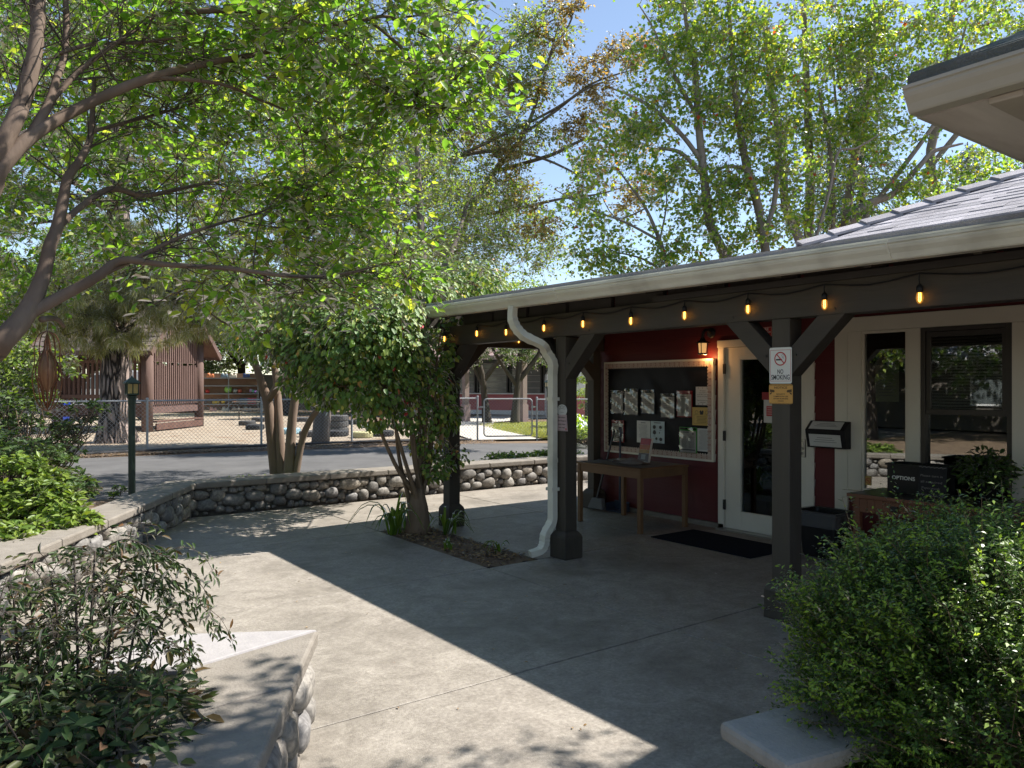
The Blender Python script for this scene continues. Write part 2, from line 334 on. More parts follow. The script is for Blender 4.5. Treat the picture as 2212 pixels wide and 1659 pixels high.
class MB:
    def __init__(s): s.v = []; s.f = []
    def add(s, vs, fs):
        n = len(s.v); s.v.extend([tuple(map(float, a)) for a in vs]); s.f.extend([tuple(i+n for i in f) for f in fs]); return s
    def box(s, x0, x1, y0, y1, z0, z1):
        return s.add([(x0,y0,z0),(x1,y0,z0),(x1,y1,z0),(x0,y1,z0),(x0,y0,z1),(x1,y0,z1),(x1,y1,z1),(x0,y1,z1)],
              [(0,3,2,1),(4,5,6,7),(0,1,5,4),(1,2,6,5),(2,3,7,6),(3,0,4,7)])
    def obox(s, c, ax, ay, az):
        """box round c with half-axis vectors"""
        c, ax, ay, az = map(np.asarray, (c, ax, ay, az))
        vs = [c+i*ax+j*ay+k*az for k in (-1,1) for (i,j) in ((-1,-1),(1,-1),(1,1),(-1,1))]
        return s.add(vs, [(0,3,2,1),(4,5,6,7),(0,1,5,4),(1,2,6,5),(2,3,7,6),(3,0,4,7)])
    def bar(s, a, b, wd, hg, up=(0,0,1)):
        a, b = np.asarray(a, float), np.asarray(b, float); d = b-a; l = np.linalg.norm(d); d = d/l
        u = np.asarray(up, float); sd = np.cross(d, u); sd /= np.linalg.norm(sd)+1e-9; u = np.cross(sd, d)
        return s.obox((a+b)/2, d*l/2, sd*wd/2, u*hg/2)
    def prism(s, poly, vec):
        """polygon (list of 3D points) extruded along vec"""
        n = len(poly); poly = [np.asarray(p, float) for p in poly]; vec = np.asarray(vec, float)
        vs = poly+[p+vec for p in poly]
        return s.add(vs, [tuple(range(n))[::-1], tuple(range(n, 2*n))]+[(i,(i+1)%n,(i+1)%n+n,i+n) for i in range(n)])
    def tube(s, pts, rad, k=6, cap=True):
        pts = np.asarray(pts, float); n = len(pts)
        rad = np.full(n, rad) if np.isscalar(rad) else np.asarray(rad, float)
        T = np.gradient(pts, axis=0); T /= np.linalg.norm(T, axis=1)[:,None]+1e-9
        u = np.cross(T[0], (0,0,1.)); 
        if np.linalg.norm(u) < .1: u = np.cross(T[0], (1.,0,0))
        u /= np.linalg.norm(u); vs = []
        ang = np.arange(k)*2*math.pi/k; ca, sa = np.cos(ang)[:,None], np.sin(ang)[:,None]
        for i in range(n):
            u = u-T[i]*np.dot(u, T[i]); u /= np.linalg.norm(u)+1e-9; v = np.cross(T[i], u)
            vs.append(pts[i]+rad[i]*(ca*u+sa*v))
        vs = np.concatenate(vs)
        fs = [(i*k+j, i*k+(j+1)%k, (i+1)*k+(j+1)%k, (i+1)*k+j) for i in range(n-1) for j in range(k)]
        if cap: fs += [tuple(range(k))[::-1], tuple(range((n-1)*k, n*k))]
        return s.add(vs, fs)
    def lathe(s, prof, c, k=20, sq=None):
        """prof [(r,z)], axis vertical through c"""
        vs = []; n = len(prof)
        for r, z in prof:
            for j in range(k):
                a = 2*math.pi*(j+.5)/k; vs.append((c[0]+r*math.cos(a), c[1]+r*math.sin(a), c[2]+z))
        fs = [(i*k+j, i*k+(j+1)%k, (i+1)*k+(j+1)%k, (i+1)*k+j) for i in range(n-1) for j in range(k)]
        if prof[0][0] > 1e-4: fs.append(tuple(range(k))[::-1])
        if prof[-1][0] > 1e-4: fs.append(tuple(range((n-1)*k, n*k)))
        return s.add(vs, fs)
    def ball(s, c, r, k=12, m=8):
        r = (r,r,r) if np.isscalar(r) else r
        vs = [(c[0], c[1], c[2]-r[2])]
        for i in range(1, m):
            a = -math.pi/2+math.pi*i/m
            for j in range(k):
                b = 2*math.pi*j/k; vs.append((c[0]+r[0]*math.cos(a)*math.cos(b), c[1]+r[1]*math.cos(a)*math.sin(b), c[2]+r[2]*math.sin(a)))
        vs.append((c[0], c[1], c[2]+r[2])); fs = [(0, 1+(j+1)%k, 1+j) for j in range(k)]
        for i in range(m-2): fs += [(1+i*k+j, 1+i*k+(j+1)%k, 1+(i+1)*k+(j+1)%k, 1+(i+1)*k+j) for j in range(k)]
        t = len(vs)-1; fs += [(t, 1+(m-2)*k+j, 1+(m-2)*k+(j+1)%k) for j in range(k)]
        return s.add(vs, fs)
    def build(s, name, m, parent=None, smooth=False, bevel=0):
        o = rawmesh(name, s.v, s.f, m, parent, smooth)
        if bevel:
            b = o.modifiers.new('bevel', 'BEVEL'); b.width = bevel; b.segments = 2; b.limit_method = 'ANGLE'
        return o
def dup(root, loc, label=None, rotz=0, scale=1):
    r = root.copy(); COL.objects.link(r); r.location = tuple(loc); r.rotation_euler = (0,0,rotz); r.scale = (scale,)*3 if np.isscalar(scale) else scale
    if label: r['label'] = label
    for ch in list(root.children):
        c = ch.copy(); COL.objects.link(c); c.parent = r
        for g in ch.children:
            d = g.copy(); COL.objects.link(d); d.parent = c
    return r

# lettering: real letter shapes from Blender's built-in font, laid on a plane
_fc = {}
def text_geo(t, bold=0):
    if (t, bold) not in _fc:
        c = bpy.data.curves.new('lettering', 'FONT'); c.body = t; c.align_x = 'CENTER'; c.resolution_u = 3; c.offset = bold
        o = bpy.data.objects.new('lettering', c); me = bpy.data.meshes.new_from_object(o)
        _fc[(t,bold)] = (np.array([v.co[:] for v in me.vertices]), [tuple(p.vertices) for p in me.polygons])
        bpy.data.objects.remove(o); bpy.data.curves.remove(c); bpy.data.meshes.remove(me)
    return _fc[(t,bold)]
def letters(mb, t, c, right, up, height, width=None, bold=.012):
    v, f = text_geo(t, bold); right, up, c = map(lambda a: np.asarray(a, float), (right, up, c))
    h = .72; wd = v[:,0].max()-v[:,0].min()
    sy = height/h; sx = (width/wd) if width else sy
    mid = (v[:,0].max()+v[:,0].min())/2
    vs = c+np.outer((v[:,0]-mid)*sx, right)+np.outer((v[:,1]-.36)*sy, up)
    return mb.add(vs, f)

# ------------------------------------------------------------------ leaves
def rnd_dirs(rng, n):
    d = rng.normal(size=(n,3)); return d/np.linalg.norm(d, axis=1)[:,None]
def leaf_mesh(name, C, size, m, parent, rng, aspect=.5, up=.6, D=None, spread=.7, six=False, fold=.18, droop=.25, N0=None):
    """one mesh of many small leaves: C centres, D preferred pointing directions"""
    n = len(C); C = np.asarray(C, float)
    s = size*rng.uniform(.65, 1.25, n)[:,None]
    N = rng.normal(size=(n,3))*1.0; N[:,2] = np.abs(N[:,2])+up*1.6
    if N0 is not None: N = N*.55+N0
    N /= np.linalg.norm(N, axis=1)[:,None]
    A = rnd_dirs(rng, n) if D is None else D+spread*rnd_dirs(rng, n)
    A[:,2] -= droop
    A -= N*np.sum(A*N, axis=1)[:,None]; A /= np.linalg.norm(A, axis=1)[:,None]+1e-9
    B = np.cross(N, A)
    b0 = C; tip = C+A*s-N*s*.12
    hw = aspect*s*.5
    if six:
        l1 = C+A*s*.28+B*hw*.85+N*s*fold*.5; r1 = C+A*s*.28-B*hw*.85+N*s*fold*.5
        l2 = C+A*s*.62+B*hw*.9+N*s*fold*.35; r2 = C+A*s*.62-B*hw*.9+N*s*fold*.35
        V = np.stack([b0,l1,l2,tip,r2,r1], 1).reshape(-1,3)
        i = np.arange(n)[:,None]*6
        Fs = np.concatenate([i+np.array([[0,3,2,1]]), i+np.array([[0,5,4,3]])])
    else:
        l = C+A*s*.45+B*hw+N*s*fold*.5; r = C+A*s*.45-B*hw+N*s*fold*.5
        V = np.stack([b0,l,tip,r], 1).reshape(-1,3); Fs = np.arange(n)[:,None]*4+np.array([[0,3,2,1]])
    return rawmesh(name, V, Fs, m, parent, smooth=False)

def smooth_path(pts, n):
    pts = np.asarray(pts, float); t = np.linspace(0, 1, len(pts)); q = np.linspace(0, 1, n)
    k = len(pts)
    if k < 3: return np.stack([np.interp(q, t, pts[:,i]) for i in range(pts.shape[1])], 1)
    out = []
    for x in q:
        f = x*(k-1); i = min(int(f), k-2); u = f-i
        p0, p1, p2, p3 = pts[max(i-1,0)], pts[i], pts[i+1], pts[min(i+2,k-1)]
        out.append(.5*((2*p1)+(-p0+p2)*u+(2*p0-5*p1+4*p2-p3)*u*u+(-p0+3*p1-3*p2+p3)*u**3))
    return np.array(out)

def grow_tree(name, label, cat, base, trunks, blobs, seed, bark, leafm, leaf=.06, n_tw=7, tw_len=.35, per_tw=9, aspect=.5, up=.4,
              six=False, group=None, br_r=.02, shell=.5, droop=.25, k=6, twig_r=.004, crown_name='crown', extra=None):
    """trunks: list of [(x,y,z,r),...]; blobs: [(centre, radii, number of leaf clusters)]"""
    rng = np.random.default_rng(seed)
    root = thing(name, label, cat, base, group)
    mb = MB(); nodes = []; nr = []
    for tr in trunks:
        tr = np.asarray(tr, float); n = max(6, len(tr)*4); sp = smooth_path(tr, n); sp[:,3] = np.maximum(sp[:,3], .004)
        mb.tube(sp[:,:3], sp[:,3], k+3)
        st = int(n*.25); nodes.append(sp[st:,:3]); nr.append(sp[st:,3])
    nodes = np.concatenate(nodes); nr = np.concatenate(nr)
    cl = []
    for c, r, n in blobs:
        d = rnd_dirs(rng, n); q = rng.uniform(0, 1, n)**(1/3.)*(1-shell)+shell*rng.uniform(.75, 1.05, n)
        cl.append(np.asarray(c)+d*q[:,None]*np.asarray(r))
    cl = np.concatenate(cl)
    dist = np.min(np.linalg.norm(cl[:,None,:]-nodes[None,::3,:], axis=2), axis=1)
    cl = cl[np.argsort(dist)]
    LC, LD = [], []
    for c in cl:
        dd = np.linalg.norm(nodes-c, axis=1)+np.maximum(0, nodes[:,2]-c[2])*.6
        j = int(np.argmin(dd)); a = nodes[j]; ln = np.linalg.norm(c-a)
        if ln > .05:
            m1 = a+(c-a)*.35+np.array((0,0,.12*ln))+rng.normal(size=3)*.09*ln
            m2 = a+(c-a)*.7+np.array((0,0,.10*ln))+rng.normal(size=3)*.08*ln
            pt = smooth_path([a, m1, m2, c], 6)
            r0 = min(nr[j]*.75, br_r*max(.35, min(1.6, ln/1.2))); rr = np.linspace(r0, max(twig_r, r0*.3), 6)
            mb.tube(pt, rr, 5 if r0 > .012 else 4, False)
            nodes = np.concatenate([nodes, pt[2:]]); nr = np.concatenate([nr, rr[2:]])
            out = (c-a)/ln
        else: out = rnd_dirs(rng, 1)[0]
        td = rnd_dirs(rng, n_tw)*np.array((1,1,.7))+out*.45
        td /= np.linalg.norm(td, axis=1)[:,None]
        tl = tw_len*rng.uniform(.5, 1.2, n_tw)
        for q in range(n_tw):
            e = c+td[q]*tl[q]; e[2] -= droop*.3*tl[q]
            if twig_r > 0: mb.tube([c, (c+e)/2+np.array((0,0,.04*tl[q])), e], [twig_r, twig_r*.8, twig_r*.4], 3, False)
            t = rng.uniform(.12, 1.02, per_tw)[:,None]
            LC.append(c+(e-c)*t+rng.normal(size=(per_tw,3))*tw_len*.06); LD.append(np.repeat(td[q][None], per_tw, 0))
    mb.build('trunk', bark, root, smooth=True)
    leaf_mesh(crown_name, np.concatenate(LC), leaf, leafm, root, rng, aspect, up, np.concatenate(LD), .8, six, droop=droop)
    return root
# ================================================================== SETTING
def sheet(name, poly, z, m):
    o = rawmesh(name, [(x,y,z) for x,y in poly], [tuple(range(len(poly)))], m); o['kind'] = 'structure'; return o
sheet('ground', [(-150,-150),(220,-150),(220,260),(-150,260)], -.10, M['earth'])
sheet('playground_sand', [(-30,20.7),(9.6,20.55),(12.9,19.5),(14,24),(16,60),(-30,60)], -.05, M['sand'])
sheet('driveway', [(-30,24.6),(1.4,20.1),(12.2,18.45),(15.3,16.4),(30,7.6),(24,3),(13.5,9.5),(11,11.6),(-30,12.4)], -.055, M['asphalt'])
sheet('lawn', [(14.9,18.72),(42,3),(45,22),(20,28.5),(17.1,24.6)], -.05, M['grass'])
sheet('footpath', [(12.9,19.55),(14.9,18.7),(17.1,24.6),(20,28.6),(24,31),(40,25),(44,29),(24,36),(15.5,26)], -.046, M['path'])
sheet('garden_bed', [(-14,3),(.0,5.6),(2.2,10),(2.3,10.1),(13,10.1),(11,11.65),(-14,12.3)], .02, M['earth'])
# courtyard: cast slabs with dark joints between them
mb = MB()
XS = [-3.0, -0.9, 3.80, 6.0, 8.2, 10.4]; YS = [-4.6,-2.9,-.8, 1.3, 3.40, 5.52, 7.62, 9.75]
BED = (3.81, 4.36, 5.56, 7.62)
for i in range(len(XS)-1):
    for j in range(len(YS)-1):
        x0, x1, y0, y1 = XS[i]+.0055, XS[i+1]-.0055, YS[j]+.0055, YS[j+1]-.0055
        if i == 2 and j == 5:    # slab beside the soil strip at the porch
            x0 = BED[1]
        mb.box(x0, x1, y0, y1, -.09, 0)
o = mb.build('courtyard', M['concrete']); o['kind'] = 'structure'
b_ = o.modifiers.new('bevel','BEVEL'); b_.width = .004; b_.segments = 1
sheet('joint_bed', [(-3.2,-4.8),(10.5,-4.8),(10.5,9.8),(-3.2,9.8)], -.035, M['joint'])
mb = MB(); rng = np.random.default_rng(5)
gx, gy = 12, 40
vs = [(BED[0]+(BED[1]-BED[0]-.01)*i/gx, BED[2]+(BED[3]-BED[2])*j/gy, -.012+rng.uniform(-.008,.012)) for j in range(gy+1) for i in range(gx+1)]
mb.add(vs, [(j*(gx+1)+i, j*(gx+1)+i+1, (j+1)*(gx+1)+i+1, (j+1)*(gx+1)+i) for j in range(gy) for i in range(gx)])
o = mb.build('planting_strip', M['earth']); o['kind'] = 'structure'

# ================================================================== STONE WALLS
def offset_path(path, d):
    path = [np.asarray(p, float) for p in path]; out = []
    for i, p in enumerate(path):
        ds = []
        if i > 0: ds.append((path[i]-path[i-1])/np.linalg.norm(path[i]-path[i-1]))
        if i < len(path)-1: ds.append((path[i+1]-path[i])/np.linalg.norm(path[i+1]-path[i]))
        ns = [np.array((-q[1], q[0])) for q in ds]
        if len(ns) == 1: out.append(p+ns[0]*d)
        else:
            m = ns[0]+ns[1]; m /= np.linalg.norm(m); out.append(p+m*d/np.dot(m, ns[0]))
    return out
def stone_wall(label, path, h, thick, seed, over=.045, capt=.075, slab=.85, white=None, left=True, group=None, both=False):
    """path = visible face, body to its left; stones on the face, mortar behind, slabs on top"""
    rng = np.random.default_rng(seed)
    root = thing('stone_wall', label, 'wall', (path[0][0], path[0][1], 0), group)
    back = offset_path(path, thick); hb = h-capt
    core = MB(); inn = offset_path(path, .035)
    poly = [(*p,-.08) for p in inn]+[(*p,-.08) for p in back[::-1]]
    for i in range(len(path)-1):
        q = [inn[i], inn[i+1], back[i+1], back[i]]
        core.prism([(*p,-.08) for p in q], (0,0,hb+.08))
    core.build('mortar_core', M['mortar'], root)
    st = MB()
    faces = [(path, -1)]
    if both: faces.append((back, 1))
    for pth, sg in faces:
        for i in range(len(pth)-1):
            a, b = np.asarray(pth[i], float), np.asarray(pth[i+1], float); Ls = np.linalg.norm(b-a); d = (b-a)/Ls; n = np.array((-d[1], d[0]))*sg
            placed = []
            for rad, tries in ((.088,200),(.074,500),(.060,900),(.047,1500),(.035,2000),(.024,2200)):
                for _ in range(int(tries*Ls/6)):
                    r = rad*rng.uniform(.85,1.1); asp = rng.uniform(1.0,1.8)
                    u = rng.uniform(r*.6, Ls-r*.6); z = rng.uniform(r*.78-.01, max(r*.8, hb-r*.74))
                    if z+r*.7 > hb+.012: continue
                    ok = True
                    for (u2, z2, r2, a2) in placed:
                        if abs(u-u2) < .35:
                            e = math.hypot((u-u2)/(.5*(asp+a2)), z-z2)
                            if e < (r+r2)*.86: ok = False; break
                    if ok: placed.append((u, z, r, asp))
            for (u, z, r, asp) in placed:
                c = a+d*u-n*.0; k, m = 11, 8; mb = MB(); mb.ball((0,0,0), 1, k, m)
                v = np.array(mb.v); ph = rng.uniform(0, 6, 3); 
                fac = 1+.07*np.sin(v[:,0]*3+ph[0])+.07*np.sin(v[:,1]*3.4+ph[1]+v[:,2]*2)+.05*np.sin(v[:,2]*4+ph[2])
                pw = .78                                         # slightly squared river cobbles
                v = np.sign(v)*np.abs(v)**pw*fac[:,None]; tl = rng.uniform(-.35,.35)
                U = v[:,0]*r*asp; Z = v[:,2]*r*.96; U2 = U*math.cos(tl)-Z*math.sin(tl)*.8; Z2 = U*math.sin(tl)*.55+Z*math.cos(tl)
                N_ = v[:,1]*min(.075, r*.8)
                W = np.zeros_like(v); W[:,0] = c[0]+d[0]*U2+n[0]*(N_-.012); W[:,1] = c[1]+d[1]*U2+n[1]*(N_-.012); W[:,2] = np.clip(z+Z2, -.03, hb+.004)
                st.add(W, mb.f)
    st.build('cobblestones', M['stone'], root, smooth=True)
    fo = offset_path(path, -over); bo = offset_path(path, thick+over)
    cap = MB(); wc = MB()
    for i in range(len(path)-1):
        Ls = np.linalg.norm(np.asarray(path[i+1])-np.asarray(path[i])); n = max(1, round(Ls/slab))
        for s_ in range(n):
            g = .004/Ls; t0, t1 = s_/n+g, (s_+1)/n-g
            f0, f1 = fo[i]+(fo[i+1]-fo[i])*t0, fo[i]+(fo[i+1]-fo[i])*t1; k0, k1 = bo[i]+(bo[i+1]-bo[i])*t0, bo[i]+(bo[i+1]-bo[i])*t1
            (wc if white == (i, s_) else cap).prism([(*f0,hb),(*f1,hb),(*k1,hb),(*k0,hb)], (0,0,capt+(.002 if white == (i, s_) else 0)))
    cap.build('coping', M['cap'], root, bevel=.014)
    if white: 
        c = wc.build('coping', M['capwhite'], root, bevel=.01); c['label'] = 'whitish coping slab beside the corner mitre'
    return root
p_ = np.array((-.5,-.866)); q_ = np.array((-.866,.5)); CN = np.array((1.33,3.40))
stone_wall('low river cobble wall with grey coping closing the far side of the courtyard', [(-1.2,3.6),(.25,6.14),(2.42,9.9),(10.2,9.75)], .40, .34, 11, group=None)
e1 = CN+p_*2.6; e2 = CN+q_*3.2
stone_wall('near planter wall with cobble sides and pale slab at its mitred corner', [tuple(e1), tuple(CN), tuple(e2)], .45, .36, 12, slab=.66, white=(1,0))
# planter soil
sheet('planter_soil', [tuple(CN+p_*.3+q_*.3), tuple(CN+p_*3.2+q_*.3), tuple(CN+p_*3.2+q_*3.5), tuple(CN+p_*.3+q_*3.5)], .22, M['earth'])

# ================================================================== THE RED OFFICE BUILDING WITH ITS PORCH
XW = 6.95
bld = thing('office_building', 'dark red lap sided office building with deep timber porch and grey shingle roof', 'building', (XW, 3, 0))
# --- siding
mb = MB()
def boards(y0, y1, z0, z1, e=.165):
    k0 = math.floor(z0/e)
    for k in range(k0, math.ceil(z1/e)+1):
        a, b = max(z0, k*e), min(z1, (k+1)*e)
        if b-a < .004: continue
        def xo(z): return XW-.016*(1-((z-k*e)/e))-.002
        mb.add([(xo(a),y0,a),(xo(a),y1,a),(xo(b),y1,b),(xo(b),y0,b),(XW+.05,y0,a),(XW+.05,y1,a),(XW+.05,y1,b),(XW+.05,y0,b)],
               [(0,3,2,1),(4,5,6,7),(0,1,5,4),(3,7,6,2),(0,4,7,3),(1,2,6,5)])
boards(5.545,7.49,.06,2.95); boards(4.368,5.545,2.092,2.95); boards(4.146,4.368,.06,2.092); boards(4.011,4.368,2.235,2.95)
boards(-6,4.011,2.235,2.95); boards(-6,4.011,.06,.53); boards(-6,2.44,.53,2.235); boards(4.146,4.368,2.092,2.235)
wl = mb.build('wall', M['siding'], bld)
mb = MB(); mb.box(XW-.03, XW+.05, -6, 4.45, -.02, .055); mb.box(XW-.03, XW+.05, 5.47, 7.6, -.02, .055); mb.build('footing', M['cap'], bld)
# --- shell: ends, back, floor and ceiling keep the inside dark
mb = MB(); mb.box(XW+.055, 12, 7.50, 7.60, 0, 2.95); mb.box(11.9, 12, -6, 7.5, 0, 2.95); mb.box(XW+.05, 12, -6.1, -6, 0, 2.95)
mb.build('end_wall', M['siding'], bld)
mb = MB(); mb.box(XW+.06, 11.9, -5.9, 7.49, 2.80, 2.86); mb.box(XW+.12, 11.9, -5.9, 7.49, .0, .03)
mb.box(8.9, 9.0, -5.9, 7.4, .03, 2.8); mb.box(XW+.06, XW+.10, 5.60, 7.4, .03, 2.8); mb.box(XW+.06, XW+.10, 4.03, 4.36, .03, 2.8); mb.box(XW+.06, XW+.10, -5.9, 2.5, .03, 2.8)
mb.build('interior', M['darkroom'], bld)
# --- trim
mb = MB()
mb.box(XW-.035, XW+.03, 7.49, 7.64, .0, 2.60); mb.box(XW+.031, 7.1, 7.602, 7.64, 0, 2.60); mb.build('corner_board', M['trim'], bld, bevel=.004); mb = MB()
mb.box(XW-.03, XW+.03, 5.466, 5.545, .0, 2.012); mb.box(XW-.03, XW+.03, 4.368, 4.455, .0, 2.012); mb.box(XW-.034, XW+.03, 4.36, 5.553, 2.013, 2.092)  
mb.build('door_casing', M['trim'], bld, bevel=.004); mb = MB()
mb.box(XW-.03, XW+.03, 4.013, 4.146, .0, 2.234)                                                    
mb.build('tall_board', M['trim'], bld, bevel=.004); mb = MB()
mb.box(XW-.036, XW+.03, 2.44, 4.012, 2.10, 2.235); mb.box(XW-.03, XW+.03, 3.882, 4.010, .60, 2.098); mb.box(XW-.03, XW+.03, 3.337, 3.451, .60, 2.098); mb.box(XW-.03, XW+.03, 2.44, 2.61, .60, 2.098)
mb.box(XW-.075, XW+.03, 2.40, 4.05, .53, .598)
mb.build('window_trim', M['trim'], bld, bevel=.004)
# --- door
mb = MB(); D0, D1, Z0, Z1 = 4.459, 5.462, .02, 2.008; g0, g1, h0, h1 = 4.675, 5.25, .222, 1.87
mb.box(XW-.005, XW+.04, D0, g0, Z0, Z1); mb.box(XW-.005, XW+.04, g1, D1, Z0, Z1); mb.box(XW-.005, XW+.04, g0, g1, Z0, h0); mb.box(XW-.005, XW+.04, g0, g1, h1, Z1)
for a in ((g0-.045,g0-.003,h0-.045,h1+.045),(g1+.003,g1+.045,h0-.045,h1+.045)): mb.box(XW-.018, XW-.006, *a)
mb.box(XW-.018, XW-.006, g0-.002, g1+.002, h0-.045, h0-.003); mb.box(XW-.018, XW-.006, g0-.002, g1+.002, h1+.003, h1+.045)
mb.box(XW-.03, XW-.006, 4.93, 5.19, 1.93, 1.985)                                                     # closer bracket
dr = mb.build('door', M['door'], bld, bevel=.003)
mb = MB(); mb.box(XW+.012, XW+.018, g0, g1, h0, h1); mb.build('door_pane', M['doorglass'], dr)
for z in (.22, .98, 1.72):
    mb = MB(); mb.box(XW-.03, XW-.008, 5.452, 5.478, z, z+.11); mb.build('hinge', M['blackmetal'], dr)
mb = MB(); mb.box(XW-.03, XW-.006, 4.468, 4.535, .87, 1.05); mb.box(XW-.036, XW-.0305, 4.48, 4.522, .98, 1.03); mb.tube([(XW-.03,4.50,.91),(XW-.07,4.50,.91),(XW-.075,4.575,.91)], .012, 8); mb.lathe([(.0,.0),(.02,.0),(.02,.025),(0,.025)], (XW-.045,4.50,.945), 10)
mb.build('handle', M['steel'], dr, bevel=.004)
mb = MB(); mb.box(XW-.10, XW+.05, 4.40, 5.52, -.01, .018); mb.build('threshold', M['steel'], dr)
# --- windows
fr = MB()
for a in ((3.451,3.474,.60,2.098),(3.859,3.882,.60,2.098)): fr.box(XW-.012, XW+.03, *a)
fr.box(XW-.012, XW+.03, 3.474, 3.859, .60, .625); fr.box(XW-.012, XW+.03, 3.474, 3.859, 2.075, 2.098)
wn = fr.build('window', M['trim'], bld); wn['label'] = 'narrow fixed window in cream frame'
mb = MB(); mb.box(XW+.01, XW+.016, 3.474, 3.859, .625, 2.075); mb.build('pane', M['glass'], wn)
fr = MB()
fr.box(XW-.02, XW+.04, 2.612, 2.65, .60, 2.098); fr.box(XW-.02, XW+.04, 3.297, 3.335, .60, 2.098); fr.box(XW-.02, XW+.04, 2.65, 3.297, 2.06, 2.098); fr.box(XW-.02, XW+.04, 2.65, 3.297, .60, .64)
fr.box(XW-.008, XW+.02, 2.652, 2.69, 1.34, 2.058); fr.box(XW-.008, XW+.02, 3.255, 3.295, 1.34, 2.058); fr.box(XW-.012, XW+.03, 2.652, 3.295, 1.335, 1.385); fr.box(XW-.008, XW+.02, 2.69, 3.255, 2.015, 2.058)
wn2 = fr.build('window', M['bronze'], bld, bevel=.003); wn2['label'] = 'dark bronze double hung window with lowered blind'
mb = MB(); mb.box(XW+.003, XW+.008, 2.69, 3.255, 1.385, 2.015); mb.build('pane', M['glass'], wn2)
mb = MB(); mb.box(XW+.030, XW+.034, 2.65, 3.297, .64, 1.34); mb.build('pane', M['glass'], wn2)
mb = MB()
for k in range(27):
    z = 1.36+k*.0265; mb.obox((XW+.075, 2.975, z), (.010,0,.009), (0,.315,0), (-.0006,0,.0007))
mb.box(XW+.06, XW+.09, 2.66, 3.29, 2.06, 2.09); mb.build('blind', M['blind'], wn2)
# things dimly seen in the room
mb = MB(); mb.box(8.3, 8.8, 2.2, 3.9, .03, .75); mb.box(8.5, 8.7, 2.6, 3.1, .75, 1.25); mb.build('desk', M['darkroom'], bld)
# --- roof over the porch
def zg(y): return 2.383+(y-1.5)*.0095          # top of the gutter
mb = MB()
ya, yb = -6.0, 7.33
def pl(x, y): return zg(y)+.012+(x-4.22)*.165
mb.add([(x,y,pl(x,y)+dz) for dz in (.0,.035) for (x,y) in ((4.24,ya),(7.3,ya),(7.3,7.66),(4.24,7.36))], [(0,3,2,1),(4,5,6,7),(0,1,5,4),(1,2,6,5),(2,3,7,6),(3,0,4,7)])
prf = mb.build('porch_roof', M['shingle'], bld)
mb = MB(); mb.add([(x,y,pl(x,y)-.004-dz) for dz in (.02,.0) for (x,y) in ((4.27,ya),(7.0,ya),(7.0,7.635),(4.27,7.345))], [(0,3,2,1),(4,5,6,7),(0,1,5,4),(1,2,6,5),(2,3,7,6),(3,0,4,7)]); mb.build('roof_boards', M['deck'], bld)
for k in range(22):
    y = 7.2-k*.6; mb = MB(); mb.bar((4.34,y,pl(4.34,y)-.085), (6.94,y,pl(6.94,y)-.085), .045, .12); mb.build('rafter', M['beam'], bld)
for k in range(22):
    mb = MB(); y = 7.2-k*.6; mb.box(4.60, 4.64, y-.575, y-.025, 2.257, pl(4.62,y)-.026); mb.build('eave_blocking', M['deck'], bld)
mb = MB(); mb.add([(x,y,z) for y in (7.53,7.57) for x, z in ((4.36,2.24),(6.92,2.24),(6.92,pl(6.92,7.5)-.026),(4.36,pl(4.36,7.5)-.026))], [(0,3,2,1),(4,5,6,7),(0,1,5,4),(1,2,6,5),(2,3,7,6),(3,0,4,7)]); mb.build('end_frieze', M['beam'], bld)
def gutter(y0, y1, x, zf, hgt, parent, name='gutter', rise=0, m=None):
    s = hgt/.105
    pr = [(.125,0),(.125,-.105),(.052,-.105),(.045,-.098),(.030,-.070),(.010,-.045),(.003,-.030),(.003,-.018),(-.006,-.014),(-.006,0),(.004,.0)]
    mb = MB(); z0 = zf; mb.prism([(x+a*s, y0, z0+b*s) for a, b in pr][::-1], (0, y1-y0, rise)); return mb.build(name, m or M['gutter'], parent)
gutter(ya, yb, 4.20, zg(ya), .105, bld, rise=zg(yb)-zg(ya))
# drip edge line
mb = MB(); mb.bar((4.235,ya,zg(ya)+.012), (4.235,yb,zg(yb)+.012), .03, .012); mb.build('drip_edge', M['gutter'], bld)
# --- beams, posts, braces
mb = MB(); mb.box(4.55, 4.69, -6, 7.52, 2.04, 2.255); mb.build('porch_beam', M['beam'], bld, bevel=.006)
mb = MB(); mb.box(4.692, 6.92, 7.385, 7.515, 2.04, 2.24); mb.build('porch_beam', M['beam'], bld, bevel=.006)
mb = MB(); mb.box(4.553, 4.687, -.5, 4.3, 2.256, 2.30); mb.build('beam_plate', M['deck'], bld)
def post(x, y, wd=.14):
    mb = MB(); mb.box(x-wd/2, x+wd/2, y-wd/2, y+wd/2, .25, 2.039)
    p = mb.build('post', M['post'], bld, bevel=.006)
    mb = MB(); s = math.sqrt(2); r = .108; mb.lathe([(r*s,0),(r*s,.19),(r*.93*s,.215),(.072*s,.252)], (x,y,0), 4); mb.build('plinth', M['post'], p, bevel=.006)
PX = 4.62; PY = (7.45, 5.44, 3.12, .9)
for y in PY: post(PX, y)
post(6.80, 7.45, .12)
def brace(a, b): mb = MB(); mb.bar(a, b, .128, .135); mb.build('brace', M['beam'], bld, bevel=.005)
for y, sides in ((7.45,(-1,)),(5.44,(1,-1)),(3.12,(1,-1)),(.9,(1,-1))):
    for s in sides: brace((PX, y+s*.02, 1.695), (PX, y+s*.45, 2.125))
brace((4.64,7.45,1.695), (5.07,7.45,2.125)); brace((6.80,7.45,1.695), (6.37,7.45,2.125))
